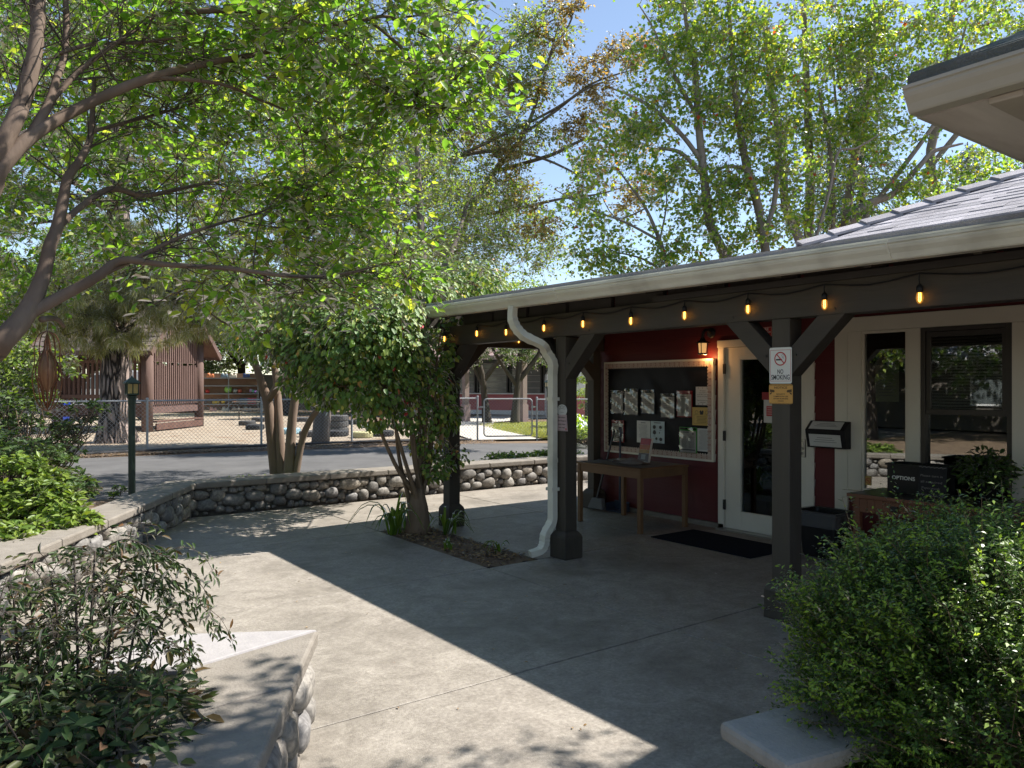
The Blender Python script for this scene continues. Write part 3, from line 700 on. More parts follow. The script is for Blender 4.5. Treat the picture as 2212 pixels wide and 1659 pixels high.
for y, s in ((5.44,1),(5.44,-1),(3.12,1),(3.12,-1)):
    for f in (.10,.40):
        mb = MB(); q = np.array((PX-.0665, y+s*(.02+.43*(f)/.45*.98), 1.695+.43*f/.45)); mb.tube([q, q-np.array((.008,0,0))], .008, 8); mb.build('bolt', M['blackmetal'], bld)
for z in (.62, 1.45):
    mb = MB(); mb.box(4.462, 4.552, 5.452, 5.460, z, z+.03); mb.box(4.462, 4.552, 5.540, 5.548, z, z+.03); mb.box(4.470, 4.4765, 5.460, 5.540, z, z+.03); mb.build('pipe_strap', M['gutter'], bld)
for y in (5.1, 2.2):
    mb = MB(); mb.prism([(4.192,y,zg(y)+.002),(4.192,y,zg(y)-.018),(4.199,y,zg(y)-.035),(4.243,y,zg(y)-.106),(4.31,y,zg(y)-.108),(4.31,y,zg(y)+.002)], (0,.012,0)); mb.build('gutter_seam', M['gutter'], bld)
# --- downspout on the second post
def sweep(mb, pts, w_, h_, side):
    pts = np.asarray(pts, float); n = len(pts); T = np.gradient(pts, axis=0); T /= np.linalg.norm(T, axis=1)[:,None]; side = np.asarray(side, float); vs = []
    for i in range(n):
        u = side-T[i]*np.dot(side, T[i]); u /= np.linalg.norm(u); v = np.cross(T[i], u)
        ww, hh = (w_, h_) if np.isscalar(w_) else (w_[i], h_[i])
        vs += [pts[i]-u*ww/2-v*hh/2, pts[i]+u*ww/2-v*hh/2, pts[i]+u*ww/2+v*hh/2, pts[i]-u*ww/2+v*hh/2]
    mb.add(vs, [(i*4+j, i*4+(j+1)%4, (i+1)*4+(j+1)%4, (i+1)*4+j) for i in range(n-1) for j in range(4)]+[(3,2,1,0), tuple(range((n-1)*4, n*4))])
ds = onX(1108, 690, 4.255)
top = [(4.255, ds[1], 2.33),(4.257, ds[1], 2.19),(4.30, ds[1]-.09, 2.06),(4.40, ds[1]-.25, 1.965),(4.47, 5.50+.05, 1.90),(4.505, 5.50, 1.80),(4.505,5.50,1.70)]
tp = smooth_path(top, 34); bump = 1+.10*np.array([(i%2) if (4 < i < 14 or 20 < i < 30) else 0 for i in range(34)])
mb = MB(); sweep(mb, tp, .078*bump, .058*bump, (0,1,0)); sweep(mb, [(4.505,5.50,1.72),(4.505,5.50,.40)], .076, .056, (0,1,0)); sweep(mb, [(4.505,5.50,.92),(4.505,5.50,.88)], .084, .064, (0,1,0))
bt = smooth_path([(4.505,5.50,.42),(4.50,5.505,.33),(4.44,5.525,.22),(4.435,5.535,.14),(4.40,5.545,.075),(4.30,5.575,.045)], 22); bb = 1+.09*np.array([(i%2) if (3 < i < 17) else 0 for i in range(22)])
sweep(mb, bt, .078*bb, .056*bb, (0,1,0)); mb.build('downspout', M['gutter'], bld, bevel=.003)
# --- main hip roof: courses of shingles, hip caps
def shinglemat():
    m = M['shingle'].copy(); m.name = 'shingle_tabs'; t = m.node_tree; b = t.nodes['Principled BSDF']
    src = b.inputs['Base Color'].links[0].from_socket; g = t.nodes.new('ShaderNodeNewGeometry'); r = t.nodes.new('ShaderNodeValToRGB')
    r.color_ramp.elements[0].color = (.72,.72,.74,1); r.color_ramp.elements[1].color = (1.12,1.1,1.12,1)
    mx = t.nodes.new('ShaderNodeMix'); mx.data_type = 'RGBA'; mx.blend_type = 'MULTIPLY'; mx.inputs[0].default_value = 1
    t.links.new(g.outputs['Random Per Island'], r.inputs[0]); t.links.new(src, mx.inputs[6]); t.links.new(r.outputs[0], mx.inputs[7]); t.links.new(mx.outputs[2], b.inputs['Base Color']); return m
M['tabs'] = shinglemat()
sl_, xe, yc, ze = .45, 6.5, 4.27, 2.90
mb = MB(); rng = np.random.default_rng(3); nC = 38; ex = .107
for i in range(nC):
    xa, xb = xe+i*ex, xe+(i+1)*ex+.03
    y = yc-(i+.3)*ex; 
    while y > -5.8:
        wd = rng.uniform(.16,.42); yl = max(-5.8, y-wd); t = rng.choice((.007,.013))
        za, zb = ze+(xa-xe)*sl_+t, ze+(xb-xe)*sl_+.004
        mb.add([(xa,y-.002,za-t-.01),(xa,yl+.002,za-t-.01),(xa,yl+.002,za),(xa,y-.002,za),(xb,y-.002,zb),(xb,yl+.002,zb)], [(0,1,2,3),(3,2,5,4),(0,3,4),(1,5,2)])
        y = yl
rf = mb.build('main_roof', M['tabs'], bld)
mb = MB(); xr = xe+nC*ex; zr = ze+nC*ex*sl_
mb.add([(xe,yc,ze-.01),(xr,yc-nC*ex,zr-.01),(xr+(xr-xe),yc,ze-.01)], [(0,1,2)]); mb.add([(xr,-5.8,zr),(xr,yc-nC*ex,zr),(xr+4,yc,ze),(xr+4,-5.8,ze)], [(0,1,2,3)])
mb.add([(xe,-5.8,ze-.02),(xe,yc,ze-.02),(xr,yc-nC*ex,zr-.02),(xr,-5.8,zr-.02)], [(0,1,2,3)])
mb.build('roof_slope', M['shingle'], rf)
mb = MB()
for i in range(24):
    t = i*.2; a = np.array((xe+t, yc-t, ze+t*sl_+.03)); d = np.array((1,-1,sl_)); d /= np.linalg.norm(d); sd = np.array((.7071,.7071,0)); upv = np.cross(sd, d); upv = upv if upv[2] > 0 else -upv
    tilt = d*.16-upv*.012
    for s_ in (-1,1):
        q = sd*s_; mb.prism([a+upv*.01, a+q*.15-upv*.05, a+q*.15-upv*.05+tilt*2, a+tilt*2+upv*.01], upv*.024)
mb.build('hip_caps', M['tabs'], rf)
# --- side roof at the upper right (gutter, soffit, beam)
sx, sy, sz = 2.72, 1.37, 2.64; yn = .66  # near end, out of view, cut short to let sun onto the shrub
mb = MB(); mb.add([(x,y,sz+.008+(x-sx-.02)*.44+dz) for dz in (0,.03) for (x,y) in ((sx+.03,yn),(6.6,yn),(6.6,sy),(sx+.03,sy))], [(0,3,2,1),(4,5,6,7),(0,1,5,4),(1,2,6,5),(2,3,7,6),(3,0,4,7)])
rng = np.random.default_rng(8); y = sy
while y > yn+.1:
    wd = rng.uniform(.16,.30); yl = max(yn, y-wd); t = rng.uniform(.015,.045); x0 = sx+.015+rng.uniform(0,.04)
    mb.add([(x0,y-.003,sz+.012),(x0,yl,sz+.012),(x0+.02,yl,sz+.015+t),(x0+.02,y-.003,sz+.015+t),(x0+.4,yl,sz+.215),(x0+.4,y-.003,sz+.215)], [(0,1,2,3),(3,2,4,5),(0,3,5),(1,4,2)]); y = yl
sr = mb.build('side_roof', M['shingledark'], bld)
gutter(yn, sy, sx, sz, .088, sr, m=M['shadedgutter'])
mb = MB(); mb.box(sx+.118, 6.6, yn, sy-.010, sz-.088, sz-.07); mb.build('soffit', M['soffit'], sr)
mb = MB(); mb.box(sx+.10, 6.6, 1.03, 1.135, sz-.112, sz-.089); mb.build('soffit_beam', M['fasciawood'], sr, bevel=.005)
mb = MB(); mb.box(sx+.118, 6.6, sy-.009, sy+.006, sz-.088, sz-.004); mb.build('fascia', M['shadedgutter'], sr)

# ================================================================== STRING LIGHTS
def string_lights(label, pts, hook):
    root = thing('string_lights', label, 'string lights', pts[0], 'festoon strings on the porch beams')
    cb = MB(); prev = None
    for p in pts:
        h = hook(p)
        if prev is not None:
            mid = (np.array(prev)+np.array(h))/2; mid[2] -= .035; cb.tube(smooth_path([prev, mid, h], 7), .0045, 5)
        cb.tube([h, (h[0]-.004, h[1], (h[2]+p[2])/2+.03), (p[0],p[1],p[2]+.06)], .004, 5); prev = h
    cb.build('cable', M['blackplastic'], root)
    for p in pts:
        mb = MB(); mb.lathe([(.0,-.042),(.009,-.039),(.017,-.027),(.0205,-.010),(.018,.012),(.013,.028)], p, 12); b = mb.build('bulb', M['bulbglass'], root, smooth=True)
        mb = MB(); mb.lathe([(.015,.024),(.019,.028),(.019,.055),(.012,.066),(.006,.072)], p, 10); mb.build('socket', M['blackplastic'], b, smooth=True)
        mb = MB(); mb.tube([(p[0],p[1]-.005,p[2]+.022),(p[0],p[1]-.006,p[2]-.022),(p[0],p[1],p[2]-.030),(p[0],p[1]+.006,p[2]-.022),(p[0],p[1]+.005,p[2]+.022)], .0028, 5); mb.build('filament', M['fil'], b)
fb = [onX(px, py, 4.515) for px, py in ((1029.7,719.5),(1093,716.6),(1174.7,707.6),(1259,698.7),(1362.5,692),(1478.5,680),(1615.5,666.6),(1781,655.7),(1986.7,640.7),(2290,622))]
string_lights('string of amber bulbs along the front porch beam', [tuple(p) for p in fb], lambda p: (4.53, p[1]+.01, min(2.235, p[2]+.15)))
def onY(px, py, Y):
    s = (px-1106)/F; return P(px, py, Y/(CA-s*SA))
eb = [onY(px, py, 7.36) for px, py in ((960,731),(1032.8,731.5),(1120.5,734.5),(1273.7,743.4))]
string_lights('string of amber bulbs across the porch end beam', [tuple(p) for p in eb], lambda p: (p[0]+.01, 7.37, min(2.22, p[2]+.13)))
# ================================================================== THINGS ON THE PORCH
UP = (0,0,1.); RT = (0,-1.,0)          # lettering on faces that look towards -X
def wallrect(X, y0, y1, z0, z1, t=.002):
    mb = MB(); mb.box(X-t, X, min(y0,y1), max(y0,y1), z0, z1); return mb
# --- bulletin board
XB = 6.93
def C8(cx, cy, X=XB-.02): return onX((2250+.5425*cx)*.5486, (1150+.5425*cy)*.5486, X)
bb = thing('bulletin_board', 'large black bulletin board with pink scalloped border beside the door', 'bulletin board', (XB, 6.47, .73))
by0, by1, bz0, bz1 = 5.59, 7.36, .735, 1.895
gx, gy = 70, 46; vs = []
rng = np.random.default_rng(2)
for j in range(gy+1):
    for i in range(gx+1):
        u, v = i/gx, j/gy; y = by1-.03-(by1-by0-.06)*u; z = bz0+.03+(bz1-bz0-.06)*v
        a = .9*u+.55*v; q = math.sin(a*19+2.3*math.sin(v*4+u*2))*.5+math.sin(u*9-v*14+1.4*math.sin(u*6))*.35+math.sin(u*37+v*21)*.12
        e = min(1, 8*min(u, 1-u))*min(1, 8*min(v, 1-v)); vs.append((XB-.010-.014*max(0, q)**1.5*e*1.4, y, z))
mb = MB(); mb.add(vs, [(j*(gx+1)+i, j*(gx+1)+i+1, (j+1)*(gx+1)+i+1, (j+1)*(gx+1)+i) for j in range(gy) for i in range(gx)]); mb.build('backing', M['boardfabric'], bb, smooth=True)
mb = MB(); f = .022
for a in ((by0,by1,bz1-f,bz1),(by0,by1,bz0,bz0+f),(by0,by0+f,bz0+f,bz1-f),(by1-f,by1,bz0+f,bz1-f)): mb.box(XB-.035, XB+.02, *a)
mb.build('frame', M['trim'], bb)
def scallop(mb, a, b, inward, wd, n, nz=6):
    a, b, inward = map(lambda t: np.asarray(t, float), (a, b, inward)); d = (b-a)/n
    for k in range(n):
        poly = [a+d*k, a+d*(k+1)]+[a+d*(k+1-s/nz)+inward*(wd+.017*math.sin(math.pi*s/nz)) for s in range(nz+1)]
        mb.add(poly, [tuple(range(len(poly)))])
xs = XB-.034; mb = MB(); i0, i1, j0, j1 = by0+f, by1-f, bz0+f, bz1-f
scallop(mb, (xs,i1,j1), (xs,i0,j1), (0,0,-1), .052, 48); scallop(mb, (xs,i0,j0), (xs,i1,j0), (0,0,1), .052, 48)
scallop(mb, (xs-.001,i0,j1-.002), (xs-.001,i0,j0+.002), (0,1,0), .045, 30); scallop(mb, (xs-.001,i1,j0+.002), (xs-.001,i1,j1-.002), (0,-1,0), .045, 30)
bd = mb.build('border', M['border'], bb)
mb = MB()
for k in range(46):
    y = i0+.03+k*(i1-i0-.06)/45
    for z in (j1-.017, j1-.04, j0+.017, j0+.04):
        if (k+(z > 1.3)) % 2: mb.box(xs-.003, xs-.002, y-.008, y+.008, z-.006, z+.006)
for k in range(28):
    z = j0+.06+k*(j1-j0-.12)/27
    for y in (i0+.015, i0+.034, i1-.015, i1-.034):
        if k % 2: mb.box(xs-.004, xs-.003, y-.006, y+.006, z-.008, z+.008)
mb.build('border_print', M['borderspot'], bd)
# --- sheets pinned to the board
XS_ = XB-.026
def sheet_thing(label, r, pm, style, frame=None, sleeve=False, ink='greyink'):
    rng = np.random.default_rng(int(r[0]*7+r[1]))
    a, b = C8(r[0], r[1], XS_), C8(r[2], r[3], XS_); yl, yr, zt, zb = a[1], b[1], a[2], b[2]
    root = thing('notice_sheet', label, 'notice', (XS_, (yl+yr)/2, zb), 'sheets pinned to the bulletin board')
    w_, h_ = yl-yr, zt-zb; m = .012 if frame else 0
    top = h_*.10 if (sleeve and frame) else 0
    if frame: wallrect(XS_, yl, yr, zb, zt).build('sleeve_frame', M[frame], root)
    mb = MB(); n = 8
    vs = [(XS_-.005-.004*math.sin(math.pi*i/n*1.3+r[0])*(.4 if frame else 1), yl-m-(w_-2*m)*i/n, z) for z in (zb+m, zt-m-top) for i in range(n+1)]
    mb.add(vs, [(i, i+1, n+2+i, n+1+i) for i in range(n)]); mb.build('sheet', M[pm], root, smooth=True)
    pr = MB(); xf = XS_-.0105; yc_ = (yl+yr)/2; zz = zt-m-top
    hh = zz-zb-m
    def line(z, fr_, t=.0022, off=0): pr.box(xf-.0004, xf, yc_-off-fr_*w_/2, yc_-off+fr_*w_/2, z-t, z+t)
    if style == 'text':
        line(zz-hh*.09, .35, .005)
        for k in range(13): line(zz-hh*(.19+.055*k), .66*rng.uniform(.7,1), .0018, (rng.uniform(-.03,.03))*w_)
    elif style == 'title':
        line(zz-hh*.1, .5, .006); line(zz-hh*.17, .3, .004)
        for k in range(5): line(zz-hh*(.34+.1*k), .6*rng.uniform(.6,1), .0022)
        pr.lathe([(.0,0)], (xf,yc_,zb), 3) if False else None
    elif style == 'logo':
        line(zz-hh*.2, .55, .004)
        k = 20; c = (yc_, zb+hh*.45); R0 = w_*.22
        ring = [(xf, c[0]-math.cos(2*math.pi*i/k)*rr, c[1]+math.sin(2*math.pi*i/k)*rr) for rr in (R0, R0*.82) for i in range(k)]
        pr.add(ring, [(i, (i+1)%k, k+(i+1)%k, k+i) for i in range(k)])
        for q in range(5): pr.add([(xf, c[0]+R0*.6*math.cos(q*1.3), c[1]+R0*.6*math.sin(q*1.3)), (xf, c[0]+R0*.2*math.cos(q*1.3+1), c[1]+R0*.3*math.sin(q*1.3+1)), (xf, c[0]+R0*.7*math.cos(q*1.3+.5), c[1]+R0*.6*math.sin(q*1.3+.5))], [(0,1,2)])
    elif style == 'pictures':
        line(zz-hh*.07, .5, .004)
        for (u, v, s) in ((.27,.27,.15),(.73,.27,.13),(.28,.52,.16),(.66,.52,.05),(.42,.8,.11),(.75,.82,.14)):
            y, z = yl-w_*u, zz-hh*v; pr.ball((xf, y, z), (.0006, s*w_*.8, s*w_*.75), 8, 5)
            pr.box(xf-.0008, xf, y-s*w_*.5, y+s*w_*.5, z-s*w_*1.3, z-s*w_*1.15)
    elif style == 'certificate':
        for u in (.24,.76): pr.tube([(xf, yl-w_*u+.022*math.cos(t), zz-hh*.28+.02*math.sin(t)) for t in np.linspace(0,6.3,14)], .0015, 4)
        pr.add([(xf, yc_+.03, zz-hh*.22), (xf, yc_+.012, zz-hh*.15), (xf, yc_, zz-hh*.24), (xf, yc_-.012, zz-hh*.15), (xf, yc_-.03, zz-hh*.22), (xf, yc_-.02, zz-hh*.4), (xf, yc_+.02, zz-hh*.4)], [(0,1,2,6),(2,3,4,5),(2,5,6)])
        for k in range(5): line(zz-hh*(.52+.075*k), .55*rng.uniform(.8,1), .0018)
        for s in (.40,-.40): pr.box(xf-.0004, xf, yc_+s*w_-.001, yc_+s*w_+.001, zb+hh*.1, zz-hh*.42)
        for z in (zb+hh*.1, zz-hh*.42): line(z, .8, .001)
    elif style == 'visitors':
        for k, s in enumerate(('All visitors','must check in','at the office prior to','entering the campus.','','Thank you for your','cooperation.')):
            if s: letters(pr, s, (xf, yc_, zz-hh*(.22+.105*k)), RT, UP, .0085, w_*(.42 if k in (0,6) else .52 if k == 1 else .78), .02)
        for u in (.2,.5,.8):
            for z in (zz-hh*.07, zb+hh*.06): pr.ball((xf, yl-w_*u, z), (.0006,.006,.005), 6, 4)
    elif style == 'form':
        line(zz-hh*.06, .35, .005, -w_*.1); pr.ball((xf, yr+w_*.2, zz-hh*.12), (.0006,.013,.011), 8, 5)
        for k in range(14):
            for s in (-.22,.22):
                if k < 13: line(zz-hh*(.27+.042*k), .34*rng.uniform(.75,1), .0015, s*w_)
        pr.box(xf-.0004, xf, yr+w_*.08, yl-w_*.08, zb+hh*.14, zb+hh*.2)
    elif style == 'dense':
        for k in range(24): line(zz-hh*(.08+.036*k), .84*rng.uniform(.8,1), .0013, (.0 if k % 6 else w_*.1))
    if pr.v: pr.build('printed_text', M[ink], root)
    if frame and sleeve:
        mb = MB(); mb.box(XS_-.006, XS_-.003, yr+.01, yl-.01, zt-h_*.085, zt-.006); mb.build('clip_strip', M['blackplastic' if frame != 'redframe' else 'redframe'], root)
    if sleeve:
        mb = MB(); n, q = 10, 12; rr = np.random.default_rng(int(r[0])); ph = rr.uniform(0, 6, 4)
        vs = [(XS_-.0155-.005*math.sin(i*.8+j*.5+ph[0])*math.sin(j*.55-i*.3+ph[1]), yl-.003-(w_-.006)*i/n, zb+.003+(h_-.006)*j/q) for j in range(q+1) for i in range(n+1)]
        mb.add(vs, [(j*(n+1)+i, j*(n+1)+i+1, (j+1)*(n+1)+i+1, (j+1)*(n+1)+i) for j in range(q) for i in range(n)]); mb.build('plastic_sleeve', M['sleeve'], root, smooth=True)
    return root
sheet_thing('white sheet in clear sleeve with grey clip strip, farthest left of the upper row', (290,712,378,887), 'paper', 'text', 'blackplastic', True)
sheet_thing('white sheet in clear sleeve with black frame, second in the upper row', (386,700,487,897), 'paper', 'title', 'ink', True)
sheet_thing('white sheet in clear sleeve with blue green edge, third in the upper row', (510,708,607,887), 'paper', 'title', 'bluesteel', True)
sheet_thing('white sheet in clear sleeve hanging lowest of the upper row', (648,735,753,918), 'paper', 'title', 'ink', True)
sheet_thing('white sheet in red framed sleeve with red clip strip', (766,716,878,910), 'paper', 'text', 'redframe', True)
sheet_thing('small white notice for visitors at the upper right of the board', (905,687,1010,822), 'paper', 'visitors', None, False, 'ink')
sheet_thing('golden yellow certificate under the visitors notice', (880,835,1020,972), 'papergold', 'certificate', None, False, 'ink')
sheet_thing('white sheet with brown round emblem and red edge at the lower left', (293,928,383,1092), 'paper', 'logo', 'redframe', True, 'signink')
sheet_thing('plain white text sheet beside the pale blue picture sheet', (478,932,573,1097), 'paper', 'text', None, False)
sheet_thing('pale blue sheet with small pictures', (580,936,677,1100), 'paperblue', 'pictures', None, False, 'ink')
sheet_thing('white form in a bright green frame', (785,978,912,1176), 'paper', 'form', 'greenframe', True, 'greyink')
sheet_thing('white sheet of dense text beside the green frame', (915,988,1025,1163), 'paper', 'dense', None, False)

# --- wall lamp
wl_ = (XW-.02, 5.645, 2.15); root = thing('wall_lamp', 'black wall lantern lit above the bulletin board', 'lamp', wl_)
mb = MB(); mb.lathe([(0,-.012),(.055,-.012),(.058,0),(.045,.02),(0,.03)], (0,0,0), 16)
v = np.array(mb.v); mb.v = [(wl_[0]-a[2], wl_[1]+a[0], wl_[2]+.03+a[1]) for a in v]
mb.tube(smooth_path([(XW-.03,5.645,2.18),(XW-.09,5.65,2.215),(XW-.14,5.655,2.19),(XW-.15,5.66,2.12)], 10), .016, 8)
mb.lathe([(.0,.115),(.02,.11),(.035,.075),(.075,.055),(.078,.045),(.06,.045)], (XW-.15,5.66,2.02), 12)
mb.lathe([(.045,-.085),(.055,-.08),(.055,-.066),(.045,-.066)], (XW-.15,5.66,2.02), 12)
for q in range(4):
    a = q*math.pi/2+.4; mb.bar((XW-.15+.055*math.cos(a),5.66+.055*math.sin(a),2.065), (XW-.15+.047*math.cos(a),5.66+.047*math.sin(a),1.94), .008, .008)
mb.build('lantern_frame', M['blackmetal'], root, smooth=False)
mb = MB(); mb.lathe([(.038,-.07),(.046,.043)], (XW-.15,5.66,2.02), 12); mb.build('lamp_glass', M['lampglow'], root, smooth=True)
pd = bpy.data.lights.new('lamp_light', 'POINT'); pd.energy = 1.1; pd.color = (1.0,.48,.16); pd.shadow_soft_size = .02
po = bpy.data.objects.new('lamp_light', pd); COL.objects.link(po); po.location = (XW-.11, 5.652, 1.915)

# --- signs
def flat_sign(name, label, cat, X, yc_, zb, w_, h_, m, t=.003, group=None):
    root = thing(name, label, cat, (X, yc_, zb), group); mb = MB(); r = .012; pts = []
    for (cy_, cz, a0) in ((w_/2-r, h_-r, 0),(-w_/2+r, h_-r, 90),(-w_/2+r, r, 180),(w_/2-r, r, 270)):
        for k in range(5):
            a = R(a0+k*22.5); pts.append((X, yc_+cy_+r*math.cos(a), zb+cz+r*math.sin(a)))
    mb.prism(pts, (-t,0,0)); mb.build('panel', m, root); return root
XP = PX-.07-.001
ns = flat_sign('no_smoking_sign', 'white no smoking sign with red crossed cigarette on the dark post', 'sign', XP, 3.118, 1.60, .172, .245, M['signwhite'])
xf = XP-.0035; yc_ = 3.118
mb = MB()
def ring(mb, X, y, z, r0, r1, k=32):
    mb.add([(X, y+rr*math.cos(2*math.pi*i/k), z+rr*math.sin(2*math.pi*i/k)) for rr in (r0, r1) for i in range(k)], [(i, (i+1)%k, k+(i+1)%k, k+i) for i in range(k)])
ring(mb, xf-.0006, yc_, 1.768, .047, .039); mb.obox((xf-.0007, yc_, 1.768), (.0003,0,0), (0,-.027,-.0295), (0,.0027,-.0025))
for a in ((-.079,.079,.226,.228),(-.079,.079,.016,.018),(-.079,-.077,.018,.226),(.077,.079,.018,.226)): mb.box(xf-.0005, xf, yc_+a[0], yc_+a[1], 1.60+a[2], 1.60+a[3])
mb.build('red_symbol', M['redink'], ns)
mb = MB(); letters(mb, 'NO', (xf-.0004, yc_, 1.682), RT, UP, .031, .046, .014); letters(mb, 'SMOKING', (xf-.0004, yc_, 1.644), RT, UP, .034, .142, .014)
mb.box(xf-.0003, xf, yc_-.012, yc_+.034, 1.757, 1.767); mb.build('lettering', M['ink'], ns)
mb = MB(); mb.tube([(xf-.0004, yc_-.026+.003*math.sin(t*2.2), 1.768+t*.0085) for t in np.linspace(0,4,16)], .0011, 4); mb.tube([(xf-.0004, yc_-.014-.004*math.sin(t*2.2), 1.772+t*.008) for t in np.linspace(0,3.6,16)], .0011, 4); mb.build('smoke_mark', M['greyink'], ns)
nt_ = flat_sign('notice_sign', 'small orange security camera notice below the no smoking sign', 'sign', XP, 3.116, 1.462, .182, .133, M['orange'])
mb = MB(); letters(mb, 'NOTICE', (xf-.0004, 3.116, 1.573), RT, UP, .0145, .10, .02)
for k, (s, w_) in enumerate((('SECURITY',.068),('CAMERAS IN USE',.115),('AFTER BUSINESS',.115),('HOURS',.044))): letters(mb, s, (xf-.0004, 3.116, 1.529-.0155*k), RT, UP, .0085, w_, .02)
for z in (1.5885, 1.4655):
    for k in range(17): mb.add([(xf-.0004, 3.116-.084+k*.0102, z-.003), (xf-.0004, 3.116-.079+k*.0102, z-.003), (xf-.0004, 3.116-.083+k*.0102, z+.003), (xf-.0004, 3.116-.088+k*.0102, z+.003)], [(0,1,2,3)])
for s in (-1,1):
    mb.add([(xf-.0004, 3.116+s*a, z) for a, z in ((.085,1.562),(.050,1.556),(.046,1.546),(.052,1.540),(.085,1.543))], [(0,1,2,3,4)]); mb.add([(xf-.0004, 3.116+s*a, z) for a, z in ((.085,1.536),(.066,1.542),(.072,1.530),(.085,1.524))], [(0,1,2,3)])
mb.build('lettering', M['signink'], nt_)
# memo on the second post: apple-shaped head piece over a pink note
X2 = 4.548; y2 = 5.418; root = thing('memo_sign', 'pink reminder note under a round white cutout on the dark post', 'sign', (X2, y2, 1.17))
mb = MB(); mb.prism([(X2, y2+a, z) for a, z in ((.072,1.172),(.067,1.318),(-.071,1.324),(-.085,1.172))], (-.003,0,0)); mb.build('note', mat('dusty_pink_paper', (.40,.30,.31), .6), root)
k = 26; mb = MB(); mb.prism([(X2+.0005, y2-.005+.070*math.cos(2*math.pi*i/k)*(1+.0*i), 1.362+.054*math.sin(2*math.pi*i/k)) for i in range(k)], (-.0032,0,0)); mb.build('round_cutout', mat('grey_white_card', (.50,.51,.50), .6), root)
xm = X2-.0036; mb = MB()
for i_, (s, w_) in enumerate((("Dad's & Mom's",.10),("Don't forget to",.112),('empty folders',.10),('once a week',.085))): letters(mb, s, (xm, y2-.004, 1.298-.031*i_), RT, UP, .0135, w_, .03)
for (a, z, r_) in ((.03,1.385,.015),(.0,1.39,.016),(-.032,1.385,.015)): ring(mb, xm, y2-.005+a, z, r_, r_-.003, 14)
mb.tube([(xm, y2-.02+.008*math.cos(t), 1.348+.008*math.sin(t)) for t in np.linspace(3.1,6.3,8)], .0012, 4); mb.tube([(xm, y2+.004+.008*math.cos(t), 1.348+.008*math.sin(t)) for t in np.linspace(3.1,6.3,8)], .0012, 4)
for a in ((.061,.063,1.18,1.315),(-.075,-.073,1.18,1.315)): mb.box(xm-.0003, xm, y2+a[0], y2+a[1], a[2], a[3])
mb.box(xm-.0003, xm, y2-.075, y2+.063, 1.178, 1.180); mb.build('lettering', M['ink'], root)
mb = MB(); mb.ball((xm, y2-.062, 1.192), (.0006,.010,.008), 10, 6); mb.build('heart_mark', M['redink'], root)
# fire extinguisher sign over the door
fs = flat_sign('fire_sign', 'red fire extinguisher sign on the siding over the door', 'sign', XW-.02, 4.93, 2.102, .16, .105, M['redink'])
mb = MB(); xq = XW-.0235
for k, (s, h_, w_) in enumerate((('FIRE',.026,.075),('EXTINGUISHER',.012,.13),('INSIDE',.022,.085))): letters(mb, s, (xq-.0004, 4.93, 2.182-.031*k), RT, UP, h_, w_, .02)
mb.build('lettering', M['signwhite'], fs); mb = MB()
for q in ((4.855,5.005,2.107,2.1095),(4.855,5.005,2.1995,2.202),(4.855,4.8575,2.1095,2.1995),(5.0025,5.005,2.1095,2.1995)): mb.box(xq-.0004, xq, *q)
mb.build('border_line', M['signwhite'], fs)
# hanging sign inside the door glass
root = thing('hanging_door_sign', 'white sheet with dark red printed panel hung inside the door glass', 'sign', (XW-.012, 4.86, 1.2))
mb = wallrect(XW-.003, 4.965, 4.76, 1.20, 1.50); mb.build('sheet', M['paper'], root)
mb = wallrect(XW-.006, 4.985, 4.75, 1.44, 1.52); mb.build('clip_strip', M['redframe'], root)
mb = wallrect(XW-.006, 4.93, 4.78, 1.27, 1.375); rp = mb.build('red_panel', M['redink'], root)
mb = MB()
for k in range(4): mb.box(XW-.0095, XW-.0085, 4.79+.01*k, 4.92, 1.355-.022*k, 1.360-.022*k)
mb.build('printed_text', M['paper'], rp)
# sticker and sheet at the narrow window
root = thing('no_smoking_sticker', 'small round brown no smoking sticker low on the narrow window', 'sticker', (XW+.004, 3.84, .68))
mb = MB(); mb.box(XW+.006, XW+.0075, 3.80, 3.858, .655, .74); mb.build('sticker_film', M['papergold'], root)
mb = MB(); ring(mb, XW+.0052, 3.829, .697, .026, .021, 24); mb.obox((XW+.0052, 3.829, .697), (.0003,0,0), (0,-.016,-.016), (0,.0018,-.0018)); mb.box(XW+.005, XW+.0054, 3.815, 3.845, .693, .699); mb.build('symbol', M['redink'], root)
root = thing('window_sheet', 'yellowed sheet in a clear sleeve behind the narrow window', 'notice', (XW+.03, 3.66, 1.43))
mb = MB(); mb.box(XW+.024, XW+.026, 3.55, 3.77, 1.44, 1.78); mb.build('sheet', mat('yellowed_paper', (.52,.47,.28), .6), root)
mb = MB()
for k in range(9): mb.box(XW+.0225, XW+.0232, 3.58+.012*(k%3), 3.74-.01*(k%2), 1.72-.028*k, 1.724-.028*k)
mb.build('printed_text', M['greyink'], root)
mb = MB(); mb.box(XW+.0235, XW+.0275, 3.545, 3.775, 1.782, 1.80); mb.build('clip_strip', M['verdigris'], root)

